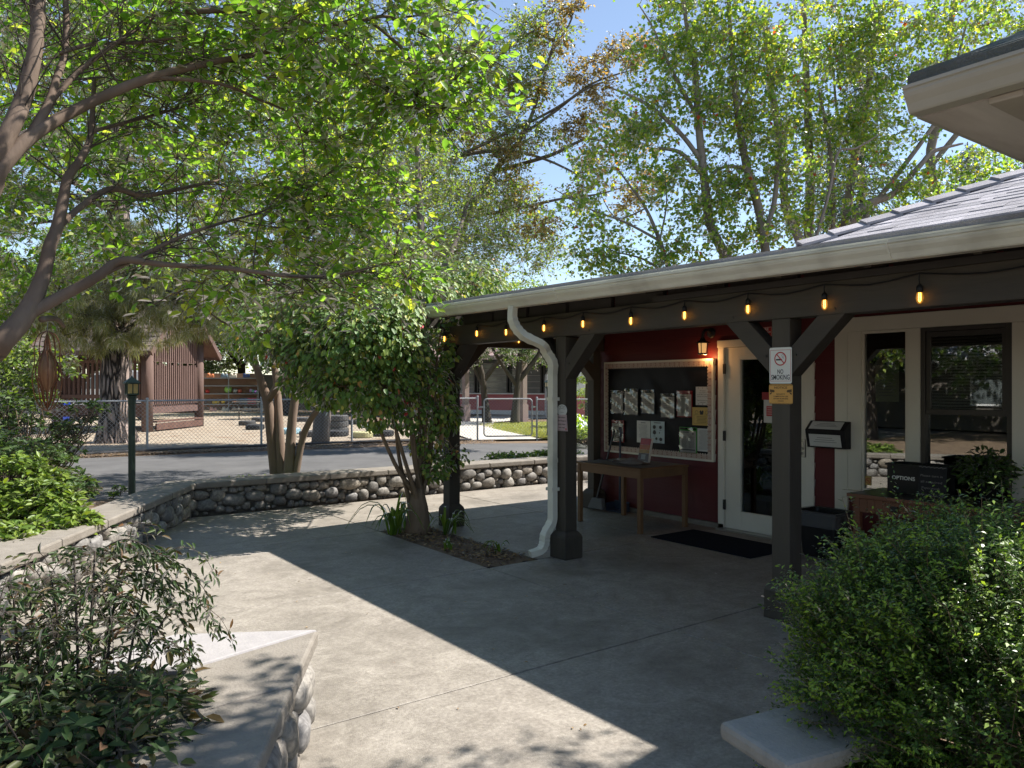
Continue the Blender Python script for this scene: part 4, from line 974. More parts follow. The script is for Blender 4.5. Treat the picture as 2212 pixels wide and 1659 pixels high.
# --- suggestion box
root = thing('suggestion_box', 'black wall mounted box with white label plates beside the door', 'box', (XW, 4.18, .98))
yl, yr = 4.385, 3.975; prof = [(XW-.035,.985),(XW-.115,.985),(XW-.15,1.13),(XW-.155,1.16),(XW-.06,1.245),(XW-.035,1.245)]
mb = MB(); mb.prism([(x, yr, z) for x, z in prof], (0, yl-yr, 0)); mb.build('box_body', M['blackplastic'], root, bevel=.004)
def plate(a, b, y0, y1, off):   # plate on the slanted face a->b (x,z)
    a, b = np.array((a[0],0,a[1])), np.array((b[0],0,b[1])); d = b-a; n = np.array((-d[2],0,d[0])); n /= np.linalg.norm(n); n = n if n[0] < 0 else -n
    mb = MB(); mb.prism([a+n*off+np.array((0,y0,0)), a+n*off+np.array((0,y1,0)), b+n*off+np.array((0,y1,0)), b+n*off+np.array((0,y0,0))], n*.0015); return mb, a, b, n
for (a, b) in (((XW-.118,1.0),(XW-.146,1.118)), ((XW-.148,1.168),(XW-.07,1.238))):
    m_, A, B, n = plate(a, b, yr+.045, yl-.035, .001); lp = m_.build('label_plate', M['paper'], root)
    t_ = MB(); d = (B-A); up = d/np.linalg.norm(d)
    for k in range(3): t_.obox(A+d*(.38+.17*k)+n*.003+np.array((0,(yl+yr)/2+.005,0)), (0,.12-.02*k,0), up*.0022, n*.0003)
    t_.build('printed_text', M['greyink'], lp)
# --- waste bin
root = thing('waste_bin', 'black plastic waste bin with clear liner under the suggestion box', 'bin', (6.58, 4.06, 0))
def rrect(mb, c, hx, hy, z): 
    r = .03; return [(c[0]+sx_*(hx-r)+r*math.cos(R(a)), c[1]+sy_*(hy-r)+r*math.sin(R(a)), z) for (sx_, sy_, a0) in ((1,1,0),(-1,1,90),(-1,-1,180),(1,-1,270)) for a in (a0, a0+30, a0+60, a0+90)]
mb = MB(); prof = [(.115,.155,0),(.125,.165,.02),(.155,.195,.40),(.165,.205,.405),(.165,.205,.425),(.15,.19,.425),(.118,.158,.03)]; vs = []
for hx, hy, z in prof: vs += rrect(mb, (6.60,4.05), hx, hy, z)
n = 16; mb.add(vs, [(i*n+j, i*n+(j+1)%n, (i+1)*n+(j+1)%n, (i+1)*n+j) for i in range(len(prof)-1) for j in range(n)]+[tuple(range(n))[::-1]]); mb.build('bin_body', M['blackplastic'], root, smooth=False)
mb = MB(); vs = []; rng = np.random.default_rng(4)
for hx, hy, z in ((.140,.180,.40),(.170,.21,.432),(.172,.212,.42),(.168,.207,.33),(.166,.205,.29)): vs += [(a+rng.uniform(-.004,.004), b+rng.uniform(-.004,.004), c+rng.uniform(-.012,.006)) for a, b, c in rrect(mb, (6.60,4.05), hx, hy, z)]
mb.add(vs, [(i*n+j, i*n+(j+1)%n, (i+1)*n+(j+1)%n, (i+1)*n+j) for i in range(4) for j in range(n)]); mb.build('bin_liner', M['bag'], root, smooth=True)
# --- door mat
root = MB(); root.box(5.93, 6.60, 4.38, 5.62, .002, .014); o = root.build('doormat', M['mat'], bevel=.004); tag(o, 'dark navy doormat on the concrete in front of the door', 'doormat')
# --- pine table and what lies on it
root = thing('porch_table', 'narrow pine table against the red wall under the bulletin board', 'table', (6.33, 6.3, 0))
tx0, tx1, ty0, ty1, tz = 5.96, 6.72, 5.80, 6.82, .70
mb = MB(); mb.box(tx0-.01, tx1+.01, ty0-.01, ty1+.01, tz-.022, tz); mb.build('tabletop', M['pine'], root, bevel=.004)
mb = MB(); mb.box(tx0+.01, tx0+.03, ty0+.05, ty1-.05, tz-.11, tz-.023); mb.box(tx1-.03, tx1-.01, ty0+.05, ty1-.05, tz-.11, tz-.023); mb.box(tx0+.05, tx1-.05, ty0+.01, ty0+.03, tz-.11, tz-.023); mb.box(tx0+.05, tx1-.05, ty1-.03, ty1-.01, tz-.11, tz-.023); mb.build('apron', M['pine'], root)
for x in (tx0+.025, tx1-.025):
    for y in (ty0+.025, ty1-.025): mb = MB(); mb.box(x-.024, x+.024, y-.024, y+.024, 0, tz-.023); mb.build('leg', M['pine'], root, bevel=.003)
mb = MB(); g = 24; rng = np.random.default_rng(6)
vs = [(tx0+.03+(tx1-tx0-.06)*i/g, ty0+.03+(ty1-ty0-.06)*j/g, tz+.003+.003*rng.random()) for j in range(g+1) for i in range(g+1)]
mb.add(vs, [(j*(g+1)+i, j*(g+1)+i+1, (j+1)*(g+1)+i+1, (j+1)*(g+1)+i) for j in range(g) for i in range(g)]); o = mb.build('table_runner', M['pinetop'], smooth=True); tag(o, 'flat grey cloth spread over the pine table', 'cloth')
mb = MB(); g = 16; vs = []
for j in range(g+1):
    for i in range(g+1):
        u, v = i/g-.5, j/g-.5; hgt = .055*math.exp(-((u*2.6)**2+(v*2.2)**2))*(1+.3*math.sin(u*14+v*9)); vs.append((6.24+u*.30+.01*math.sin(v*9), 6.20+v*.34+.01*math.sin(u*8), tz+.008+max(0,hgt)))
mb.add(vs, [(j*(g+1)+i, j*(g+1)+i+1, (j+1)*(g+1)+i+1, (j+1)*(g+1)+i) for j in range(g) for i in range(g)]); o = mb.build('crumpled_cloth', mat('grey_fabric', (.17,.165,.165), .9), smooth=True); tag(o, 'crumpled grey cloth heaped on the pine table', 'cloth')
root = thing('clipboard', 'pale clipboard with metal clip lying on the pine table', 'clipboard', (6.45,6.52,tz+.01)); mb = MB(); mb.obox((6.45,6.50,tz+.013), (.09,.05,0), (-.06,.11,0), (0,0,.003)); mb.build('board', M['shelfwood'], root); mb = MB(); mb.obox((6.45,6.50,tz+.018), (.08,.045,0), (-.055,.10,0), (0,0,.0015)); mb.build('sheet', M['papergrey'], root); mb = MB(); mb.obox((6.41,6.585,tz+.024), (.03,.016,0), (-.008,.014,0), (0,0,.008)); mb.build('clip', M['steel'], root)
mb = MB(); t = np.linspace(0, 9, 60); mb.tube(np.stack([6.16+.05*np.sin(t*1.7)+.01*t, 6.30+.055*t-.05*np.cos(t*2.1), tz+.014+.012*np.abs(np.sin(t*1.3))], 1), .004, 5); o = mb.build('black_cord', M['blackplastic']); tag(o, 'thin black cord coiled on the pine table', 'cord')
# brochure stand with a red and orange leaflet
root = thing('leaflet_stand', 'leaflet stand with a red and orange cover leaning on the pine table', 'leaflet', (6.56,6.08,tz))
a, b, c_, d_ = C8(497,1127,6.5), C8(574,1125,6.5), C8(562,1250,6.5), C8(485,1243,6.5)
bw = abs(a[1]-b[1]); yC = (a[1]+b[1])/2; hB = .27
def tilt(y, h, off=0): return (6.46+h*.22-off, y, tz+.012+h)
mb = MB(); mb.prism([tilt(yC+bw/2,0), tilt(yC-bw/2,0), tilt(yC-bw/2,hB), tilt(yC+bw/2,hB)], (.03,0,0)); mb.build('leaflet', M['paper'], root)
for (h0, h1, col) in ((.195,.268,(.42,.02,.03)),(.14,.194,(.50,.13,.03)),(.10,.139,(.42,.22,.04)),(.005,.099,(.10,.06,.05))):
    mb = MB(); mb.prism([tilt(yC+bw/2-.004,h0,.001), tilt(yC-bw/2+.004,h0,.001), tilt(yC-bw/2+.004,h1,.001), tilt(yC+bw/2-.004,h1,.001)], (-.0015,0,0)); mb.build('cover_band', mat('cover_print', col, .35, tuple(c*.55 for c in col), 25), root)
mb = MB(); mb.prism([tilt(yC+.035,.03,.003), tilt(yC-.03,.03,.003), tilt(yC-.03,.085,.003), tilt(yC+.035,.085,.003)], (-.001,0,0)); mb.build('label_panel', M['papergrey'], root)
# --- broom and dustpan
root = thing('broom', 'broom with grey bristles standing by the white corner board', 'broom', (6.72,7.22,0))
mb = MB(); mb.tube([(6.66,7.24,.16),(6.86,7.13,1.02)], .013, 8); mb.build('handle', M['blackmetal'], root)
mb = MB(); mb.prism([(6.60,7.36,.03),(6.62,7.10,.03),(6.64,7.14,.16),(6.63,7.31,.16)], (.07,.01,0)); mb.build('bristle_head', M['bristle'], root, bevel=.008)
root = thing('dustpan', 'blue black lobby dustpan with upright handle behind the broom', 'dustpan', (6.82,7.08,0))
mb = MB(); mb.box(6.74, 6.90, 6.90, 7.16, .005, .02); mb.box(6.885, 6.90, 6.90, 7.16, .02, .13); mb.box(6.74, 6.885, 6.90, 6.912, .02, .11); mb.box(6.74, 6.885, 7.148, 7.16, .02, .11); mb.build('pan', M['bluesteel'], root, bevel=.004)
mb = MB(); mb.tube([(6.885,7.06,.10),(6.895,7.06,.92)], .014, 8); mb.tube([(6.895,7.06,.92),(6.895,7.045,1.0),(6.885,7.06,1.06)], .018, 8); mb.build('handle', M['bluesteel'], root)
# --- console table under the window
root = thing('console_table', 'reddish wooden console table with drawers under the window', 'table', (6.3,2.85,0))
cx0, cx1, cy0, cy1, cz = 6.04, 6.56, 2.16, 3.46, .70
mb = MB(); mb.box(cx0-.02, cx1+.02, cy0-.03, cy1+.03, cz-.028, cz); mb.build('tabletop', M['darkwood'], root, bevel=.004)
mb = MB(); mb.box(cx0-.028, cx0-.021, cy0-.034, cy1+.034, cz-.03, cz-.002); mb.build('top_edge', M['cherry'], root)
mb = MB(); mb.box(cx0+.012, cx0+.04, cy0+.05, cy1-.05, cz-.15, cz-.029); mb.box(cx0+.04, cx1-.02, cy0+.012, cy0+.03, cz-.15, cz-.029); mb.box(cx0+.04, cx1-.02, cy1-.03, cy1-.012, cz-.15, cz-.029); mb.box(cx1-.03, cx1-.012, cy0+.05, cy1-.05, cz-.15, cz-.029); mb.build('apron', M['cherry'], root)
for k in range(2):
    y0 = cy0+.06+k*.60; mb = MB()
    for s in range(9): mb.box(cx0+.002, cx0+.0115, y0+s*.0645, y0+s*.0645+.062, cz-.14, cz-.04)
    dw = mb.build('drawer', M['cherry'], root); mb = MB(); mb.box(cx0-.012, cx0+.0015, y0+.265, y0+.315, cz-.115, cz-.07); mb.box(cx0-.02, cx0-.012, y0+.272, y0+.308, cz-.11, cz-.09); mb.build('drawer_pull', M['blackmetal'], dw, bevel=.003)
for x in (cx0+.03, cx1-.03):
    for y in (cy0+.03, (cy0+cy1)/2, cy1-.03): mb = MB(); mb.box(x-.025, x+.025, y-.028, y+.028, 0, cz-.029 if y in (cy0+.03,cy1-.03) else cz-.151); mb.build('leg', M['cherry'], root, bevel=.003)
mb = MB(); mb.box(cx0+.06, cx1-.06, cy0+.06, cy1-.06, .14, .16); mb.build('lower_shelf', M['cherry'], root)
# options box
root = thing('file_box', 'black file box lettered OPTIONS full of folders on the console table', 'box', (6.4,3.12,cz))
ob0, ob1 = 2.90, 3.335; mb = MB(); xb0, xb1 = 6.36, 6.60
mb.box(xb0, xb0+.006, ob0, ob1, cz, cz+.235); mb.box(xb1-.006, xb1, ob0, ob1, cz, cz+.235); mb.box(xb0+.006, xb1-.006, ob0, ob0+.006, cz, cz+.235); mb.box(xb0+.006, xb1-.006, ob1-.006, ob1, cz, cz+.235); mb.box(xb0+.006, xb1-.006, ob0+.006, ob1-.006, cz, cz+.006)
mb.build('box_body', M['blackplastic'], root)
mb = MB(); mb.box(xb0-.014, xb0-.001, ob0-.014, ob1+.014, cz+.222, cz+.240); mb.box(xb1+.001, xb1+.014, ob0-.014, ob1+.014, cz+.222, cz+.240); mb.box(xb0-.001, xb1+.001, ob0-.014, ob0-.001, cz+.222, cz+.240); mb.box(xb0-.001, xb1+.001, ob1+.001, ob1+.014, cz+.222, cz+.240); mb.build('rim', M['blackplastic'], root, bevel=.002)
mb = MB(); rng = np.random.default_rng(9)
for k in range(12): y = ob0+.02+k*.032; mb.box(xb0+.02, xb1-.02, y, y+.004, cz+.01, cz+.225+rng.uniform(-.02,.012))
mb.build('folders', mat('olive_folder', (.10,.09,.05), .8, (.05,.05,.04), 9), root)
mb = MB(); letters(mb, 'OPTIONS', (xb0-.0012, 3.20, cz+.125), RT, UP, .030, .19, .03); mb.build('lettering', M['signwhite'], root)
root = thing('chalkboard', 'small chalkboard with faint handwriting leaning on the file box', 'chalkboard', (6.3,2.93,cz))
tl = lambda y, h, o=0: (6.285+h*.14-o, y, cz+.004+h)
mb = MB(); mb.prism([tl(3.05,0), tl(2.835,0), tl(2.835,.24), tl(3.05,.24)], (.012,0,0)); mb.build('slate', M['slate'], root)
mb = MB(); up_ = np.array((.14,0,1.)); up_ /= np.linalg.norm(up_)
for k, (s, w_) in enumerate((('Please turn in',.17),('all required',.165),('Paperwork',.14))): letters(mb, s, tl(2.95, .165-.048*k, .0012), RT, up_, .019, w_, -.006)
for k in range(40):
    a = k/40; y, h = (2.842+.21*a, .232+.004*math.sin(k*2.1)) if k % 2 else (2.842+.21*a, .012+.006*math.sin(k*1.7)); mb.obox(tl(y, h, .001), (0,.004,0), up_*.0025, (.0003,0,0))
mb.build('chalk_writing', M['chalk'], root)
root = thing('small_easel', 'little wooden tabletop easel at the end of the console table', 'easel', (6.42,2.24,cz))
mb = MB(); 
for s in (-1,1): mb.bar((6.42,2.26+s*.055,cz+.0), (6.48,2.26+s*.006,cz+.19), .011, .011)
mb.bar((6.40,2.175,cz+.03), (6.40,2.345,cz+.03), .018, .012); mb.bar((6.56,2.26,cz), (6.485,2.26,cz+.17), .010, .010); mb.build('easel_frame', M['pine'], root)

# ================================================================== STONE BENCH
root = thing('stone_bench', 'concrete garden bench with thick slab seat beside the clipped shrub', 'bench', (2.7,1.52,0))
mb = MB(); mb.prism([(2.10,1.68,.39),(2.02,1.36,.39),(3.35,1.10,.39),(3.45,1.45,.39)][::-1], (0,0,.06)); mb.build('seat', M['benchstone'], root, bevel=.018)
for t in (.17, .83):
    c = np.array((2.06+(3.40-2.06)*t, 1.52+(1.28-1.52)*t)); d = np.array((.08,.32)); d /= np.linalg.norm(d); e = np.array((d[1],-d[0])); mb = MB()
    prof = [(-.13,0),(-.10,.10),(-.07,.18),(-.09,.27),(-.13,.33),(-.13,.384),(.13,.384),(.13,.33),(.09,.27),(.07,.18),(.10,.10),(.13,0)]
    mb.prism([(*(c+d*a-e*.05), z) for a, z in prof], (*(e*.10), 0)); mb.build('leg', M['benchstone'], root, bevel=.01)

# ================================================================== OUT ACROSS THE DRIVE
def lamp_post(label, x, y, h, glass, s=1.0):
    root = thing('lamp_post', label, 'lamp', (x,y,0), 'bollard lanterns along the drive')
    mb = MB(); r = .046*s; mb.lathe([(r*1.5,-.05),(r*1.5,.03),(r*1.12,.06),(r,.1),(r,h-.36),(r*1.12,h-.355),(r*1.12,h-.27),(r*1.5,h-.262),(r*1.5,h-.245),(r*.8,h-.24)], (x,y,0), 18); mb.build('pole', M['verdigris'], root, smooth=False)
    mb = MB(); q = math.sqrt(2); a = .075*s
    mb.lathe([(a*.62*q,-.24),(a*1.02*q,-.225),(a*1.02*q,-.205),(a*.85*q,-.204)], (x,y,h), 4); mb.lathe([(a*.95*q,-.075),(a*1.28*q,-.07),(a*1.28*q,-.055),(a*.5*q,.0),(a*.18*q,.018),(a*.12*q,.035),(0,.045)], (x,y,h), 4)
    for sx_ in (-1,0,1):
        for sy_ in (-1,0,1):
            if (sx_,sy_) != (0,0): mb.box(x+sx_*a*.93-.006, x+sx_*a*.93+.006, y+sy_*a*.93-.006, y+sy_*a*.93+.006, h-.206, h-.07)
    hd = mb.build('lantern', M['verdigris'], root)
    mb = MB(); mb.box(x-a*.88, x+a*.88, y-a*.88, y+a*.88, h-.204, h-.076); mb.build('lamp_glass', glass, hd)
lamp_post('green lantern post with amber panes just behind the bend of the cobble wall', 2.05, 11.65, 1.69, M['amber'], 1.0)
lamp_post('small green lantern post with cream panes beside the chain link gate', 15.55, 19.2, 1.78, M['cream'], 1.1)
lamp_post('green lantern post with pale pane half hidden behind the porch post with the memo', 11.02, 13.0, 1.70, M['cream'], 1.25)

# --- chain link fence
def fence_mesh(a, b, z0, z1, parent, name='wire_mesh', pitch=.10, r=.0034):
    a, b = np.asarray(a, float), np.asarray(b, float); Ls = np.linalg.norm(b-a); d = (b-a)/Ls; n3 = np.array((-d[1], d[0], 0)); hgt = z1-z0; V, Fs = [], []
    def wire(u0, w0, u1, w1):
        p, q = np.array((*(a+d*u0), z0+w0)), np.array((*(a+d*u1), z0+w1)); t = (q-p)/np.linalg.norm(q-p); s1 = np.cross(t, n3); i = len(V)
        for k in range(3):
            ang = 2*math.pi*k/3; V.append(p+(n3*math.cos(ang)+s1*math.sin(ang))*r)
        for k in range(3):
            ang = 2*math.pi*k/3; V.append(q+(n3*math.cos(ang)+s1*math.sin(ang))*r)
        for k in range(3): Fs.append((i+k, i+(k+1)%3, i+3+(k+1)%3, i+3+k))
    k = -int(hgt/pitch)-1
    while k*pitch < Ls:
        for sg in (1,-1):
            u0, u1 = k*pitch, k*pitch+hgt*1.0; w0, w1 = (0, hgt) if sg == 1 else (hgt, 0)
            f0, f1 = max(0, -u0/(u1-u0)), min(1, (Ls-u0)/(u1-u0))
            if f1-f0 > .02: wire(u0+(u1-u0)*f0, w0+(w1-w0)*f0, u0+(u1-u0)*f1, w0+(w1-w0)*f1)
        k += 1
    return rawmesh(name, V, Fs, M['galv'], parent)
def fence(label, pts, h=1.24, rail=True):
    root = thing('chain_link_fence', label, 'fence', (*pts[0], -.05))
    for p in pts:
        mb = MB(); mb.lathe([(.030,-.1),(.030,h+.02),(.036,h+.025),(.028,h+.055),(0,h+.065)], (*p, 0), 10); mb.build('fence_post', M['galv'], root, smooth=False)
    mb = MB()
    for i in range(len(pts)-1): mb.tube([(*pts[i],h-.02), (*pts[i+1],h-.02)], .021, 8)
    mb.build('top_rail', M['galv'], root)
    for i in range(len(pts)-1): fence_mesh(pts[i], pts[i+1], -.02, h+.03, root)
fence('chain link fence with grey pipe rail along the far side of the drive', [(-12.0,22.3),(-8.6,21.95),(-4.6,21.55),(-.2,21.2),(1.5,21.1),(4.04,20.97),(6.86,20.82),(9.4,20.6),(11.4,20.1),(13.1,19.62)])
fence('chain link fence continuing past the gate towards the strappy plants', [(14.75,18.78),(16.6,17.85),(18.4,16.9),(20.2,16.0)], 1.2)
root = thing('chain_link_gate', 'closed chain link gate with rounded pipe frame', 'gate', (13.2,19.5,0))
g0_, g1_ = np.array((13.27,19.52)), np.array((14.62,18.85)); rc = .10; d_ = (g1_-g0_)/np.linalg.norm(g1_-g0_); Lg = np.linalg.norm(g1_-g0_)
path = []
for (u, z, a0) in ((Lg-rc,.05+rc,270),(Lg-rc,1.20-rc,0),(rc,1.20-rc,90),(rc,.05+rc,180)):
    for k in range(5): a = R(a0+k*22.5); path.append((*(g0_+d_*(u+rc*math.cos(a))), z+rc*math.sin(a)))
path.append(path[0]); mb = MB(); mb.tube(path, .022, 8, False); mb.build('gate_frame', M['galv'], root)
fence_mesh(g0_, g1_, .06, 1.19, root)
mb = MB()
for z in (.35,.95): mb.lathe([(.034,-.03),(.034,.03)], (*(g1_+d_*.05), z), 10); mb.bar((*(g1_-d_*.02), z), (*(g1_+d_*.13), z), .03, .03)
mb.bar((*(g0_-d_*.14), .95), (*(g0_+d_*.03), .95), .03, .06); mb.build('latch_and_hinges', M['steel'], root)
# pipe along the foot of the fence
mb = MB(); mb.tube(smooth_path([(-6,21.0,.0),(0,20.65,.0),(2.5,20.6,-.01),(4.6,20.62,.01),(7,20.55,0),(9.4,20.35,0),(12.6,19.2,0)], 40), .035, 8); o = mb.build('drain_pipe', M['hose']); tag(o, 'dark grey pipe lying along the foot of the fence', 'pipe')

# --- slatted playhouse
A_, B_ = np.array((5.78,30.0)), np.array((8.34,33.1)); gd = (B_-A_)/np.linalg.norm(B_-A_); sd = np.array((-gd[1], gd[0])); WG = np.linalg.norm(B_-A_); WS = 3.35
ph = thing('playhouse', 'brown slatted playhouse on log posts with a shingle gable roof', 'playhouse', (*A_, 0))
def PH(u, v, z): p = A_+gd*u+sd*v; return (p[0], p[1], z)
for (u, v) in ((0,0),(WG,0),(0,WS),(WG,WS)):
    mb = MB(); r = .20 if v == 0 and u == 0 else .18; mb.tube([PH(u,v,-.1), PH(u,v,3.3)], r, 16); mb.build('log_post', M['logpost'], ph, smooth=True)
def pbar(mb, a, b, wd, hg): mb.bar(PH(*a), PH(*b), wd, hg)
mb = MB(); pbar(mb, (.2,-.0,.72), (WG-.2,0,.72), .07, .24); mb.build('floor_beam', M['cedarlight'], ph); mb = MB(); pbar(mb, (.2,WS,.72), (WG-.2,WS,.72), .07, .24); mb.build('floor_beam', M['cedarlight'], ph)
mb = MB(); pbar(mb, (0,.2,.70), (0,WS-.2,.70), .07, .42); mb.build('floor_beam', M['cedar'], ph); mb = MB(); pbar(mb, (WG,.2,.70), (WG,WS-.2,.70), .07, .42); mb.build('floor_beam', M['cedar'], ph)
mb = MB(); mb.prism([PH(.05,.05,.84), PH(WG-.05,.05,.84), PH(WG-.05,WS-.05,.84), PH(.05,WS-.05,.84)], (0,0,.05)); mb.build('floor', M['cedar'], ph)
rng = np.random.default_rng(21)
mb = MB(); n = 24
for k in range(n):
    u = .24+(WG-.48)*k/(n-1); mb.bar(PH(u,0,.92), PH(u,0,2.42+rng.uniform(-.06,.12)), .075, .045, (*sd,0))
pbar(mb, (.2,.05,1.0), (WG-.2,.05,1.0), .05, .09); pbar(mb, (.2,.05,2.3), (WG-.2,.05,2.3), .05, .09); mb.build('slat_panel', M['cedarlight'], ph)
mb = MB(); zap = 5.0; ze_ = 3.30
for k in range(n):
    u = .24+(WG-.48)*k/(n-1); zt = ze_-.15+(zap-ze_)*(1-abs(u-WG/2)/(WG/2)); mb.bar(PH(u,0,2.55), PH(u,0,zt), .075, .045, (*sd,0))
pbar(mb, (.2,.04,2.56), (WG-.2,.04,2.56), .06, .13); mb.build('gable_slats', M['cedarlight'], ph)
mb = MB(); n2 = 17
for k in range(n2):
    v = .28+(WS-.56)*k/(n2-1); mb.bar(PH(0,v,1.05), PH(0,v,2.62+.06*(k % 2)), .085, .05, (*gd,0))
    if k > 1: mb.bar(PH(0,v,3.0), PH(0,v,3.35), .085, .05, (*gd,0))
pbar(mb, (-.04,.2,1.22), (-.04,WS-.2,1.22), .05, .14); pbar(mb, (-.04,.2,2.48), (-.04,WS-.2,2.48), .05, .12); pbar(mb, (0,.1,2.86), (0,WS-.1,2.86), .10, .26); mb.build('side_rail', M['cedar'], ph)
mb = MB(); n2 = 14
for k in range(n2):
    u = .3+(WG-.6)*k/(n2-1); mb.bar(PH(u,WS,.92), PH(u,WS,2.5), .085, .05, (*sd,0))
pbar(mb, (.1,WS,2.86), (WG-.1,WS,2.86), .10, .24); pbar(mb, (.1,WS,1.2), (WG-.1,WS,1.2), .05, .12); mb.build('back_rail', M['cedar'], ph)
# roof: two slopes of shakes with bargeboards
ov, og = .75, .55; rf = None
mb = MB(); rng = np.random.default_rng(4)
for side in (-1,1):
    nc = 13; u_e = -ov if side < 0 else WG+ov; z_e = ze_-.15-ov*(zap-ze_)/(WG/2)*.55
    for c in range(nc):
        f0, f1 = c/nc, (c+1.25)/nc; f1 = min(1, f1); v = -og
        while v < WS+og-.01:
            wd = rng.uniform(.14,.34); v1 = min(WS+og, v+wd); t = rng.uniform(.02,.06)
            pa = lambda f, v_, dz: PH(u_e+(WG/2-u_e)*f, v_, z_e+(zap+.12-z_e)*f+dz)
            mb.add([pa(f0,v,0), pa(f0,v1-.006,0), pa(f0,v1-.006,t), pa(f0,v,t), pa(f1,v,.012), pa(f1,v1-.006,.012)], [(0,1,2,3),(3,2,5,4),(0,3,4),(1,5,2),(0,4,5,1)]); v = v1
rf = mb.build('roof', M['shake'], ph)
mb = MB()
for v in (-og-.02, WS+og+.02):
    for side in (-1,1):
        u_e = -ov-.03 if side < 0 else WG+ov+.03; mb.bar(PH(u_e,v,z_e-.06), PH(WG/2,v,zap+.04), .05, .2)
for u_e in (-ov, WG+ov): mb.bar(PH(u_e,-og,z_e-.05), PH(u_e,WS+og,z_e-.05), .05, .14)
mb.build('bargeboard', M['cedarlight'], rf)
mb = MB()
for side in (-1,1):
    u_e = -ov if side < 0 else WG+ov; mb.prism([PH(u_e,-og,z_e-.03), PH(WG/2,-og,zap+.07), PH(WG/2,WS+og,zap+.07), PH(u_e,WS+og,z_e-.03)], (0,0,.02))
mb.build('roof_underside', M['cedar'], rf)
mb = MB(); pbar(mb, (.2,-.12,.30), (WG-.2,-.12,.30), .30, .06); pbar(mb, (.2,-.22,.12), (WG-.2,-.22,.12), .06, .24); mb.build('step', M['cedar'], ph)
# things behind the playhouse
bw_ = thing('block_wall', 'tan brown block wall behind the playhouse and the toy shelves', 'wall', (4,52,0))
mb = MB(); mb.bar((-26,50,1.15), (6,54.5,1.15), .25, 2.3); mb.bar((6.4,54.5,1.15), (24,50,1.15), .25, 2.3); mb.build('masonry', M['block'], bw_)
mb = MB(); mb.bar((-26,50,2.34), (6,54.5,2.34), .34, .08); mb.bar((6.4,54.5,2.34), (24,50,2.34), .34, .08); mb.build('coping', M['cap'], bw_)
cp = P(192, 860, 37); root = thing('white_van', 'white van parked behind the slatted playhouse', 'van', (cp[0],cp[1],-.05))
rx = np.array((CA,-SA)); dx = np.array((SA,CA))
def VN(u, v, z): p = cp[:2]+rx*u+dx*v; return (p[0], p[1], z-.05)
prof = [(-1.5,.45),(-1.5,1.0),(-1.35,1.25),(-.55,1.45),(.25,2.25),(.6,2.4),(3.3,2.4),(3.5,2.2),(3.5,.45)]
mb = MB(); mb.prism([VN(u,0,z) for u, z in prof], tuple(np.array(VN(0,1.9,0))-np.array(VN(0,0,0)))); mb.build('body', M['white'], root, bevel=.05)
mb = MB(); mb.prism([VN(-.42,-.012,1.52), VN(.27,-.012,2.18), VN(.75,-.012,2.2), VN(.75,-.012,1.52)], tuple(.01*np.array((*dx,0)))); mb.prism([VN(.85,-.012,1.52), VN(.85,-.012,2.2), VN(2.0,-.012,2.2), VN(2.0,-.012,1.52)], tuple(.01*np.array((*dx,0)))); mb.build('side_window', mat('tinted_glass', (.10,.13,.16), .1), root)
for u in (-.75, 2.6):
    mb = MB(); mb.tube([VN(u,-.02,.36), VN(u,.22,.36)], .36, 18); wh = mb.build('wheel', M['tyre'], root); mb = MB(); mb.tube([VN(u,-.035,.36), VN(u,-.02,.36)], .2, 14); mb.build('rim', M['steel'], wh)
mb = MB(); mb.tube([VN(-1.52,.3,.95), VN(-1.49,.3,.95)], .12, 10); mb.build('headlight', M['cream'], root)
cp = P(133, 868, 33); root = thing('recycling_cart', 'blue lidded cart standing left of the van', 'bin', (cp[0],cp[1],-.05))
mb = MB(); mb.prism([(cp[0]-.3,cp[1]-.32,-.05),(cp[0]+.3,cp[1]-.32,-.05),(cp[0]+.3,cp[1]+.32,-.05),(cp[0]-.3,cp[1]+.32,-.05)], (0,0,1.5)); mb.build('cart_body', M['blue'], root, bevel=.03)
mb = MB(); mb.prism([(cp[0]-.36,cp[1]-.38,1.455),(cp[0]+.34,cp[1]-.38,1.455),(cp[0]+.34,cp[1]+.36,1.455),(cp[0]-.36,cp[1]+.36,1.455)], (0,0,.10)); mb.build('lid', M['blue'], root, bevel=.03)
for s in (-.22,.22): mb = MB(); mb.tube([(cp[0]+.36,cp[1]+s-.04,.08),(cp[0]+.36,cp[1]+s+.04,.08)], .13, 12); mb.build('wheel', M['tyre'], root)
# picnic table left
cp = G(165, 921); 
def picnic(label, c, ang, m, s=1):
    root = thing('picnic_table', label, 'table', (c[0],c[1],-.05)); ca, sa = math.cos(ang), math.sin(ang)
    Q = lambda u, v, z: (c[0]+(u*ca-v*sa)*s, c[1]+(u*sa+v*ca)*s, z*s-.05)
    mb = MB()
    for k in range(5): mb.bar(Q(-.9,-.32+.16*k,.74), Q(.9,-.32+.16*k,.74), .145*s, .04)
    mb.build('tabletop', m, root)
    for v in (-.68,.68): mb = MB(); mb.bar(Q(-.9,v,.43), Q(.9,v,.43), .28*s, .045); mb.build('seat', m, root)
    for u in (-.6,.6):
        mb = MB(); mb.bar(Q(u,-.7,0), Q(u,-.2,.72), .05, .09); mb.bar(Q(u,.7,0), Q(u,.2,.72), .05, .09); mb.bar(Q(u,-.75,.39), Q(u,.75,.39), .05, .09); mb.build('leg', m, root)
picnic('weathered picnic table under the trees at the far left of the playground', (-.2,27.5), .5, M['cedarlight'])
picnic('grey picnic table beside the toy shelves', G(548, 903), -.3, M['mortar'], 1.15)
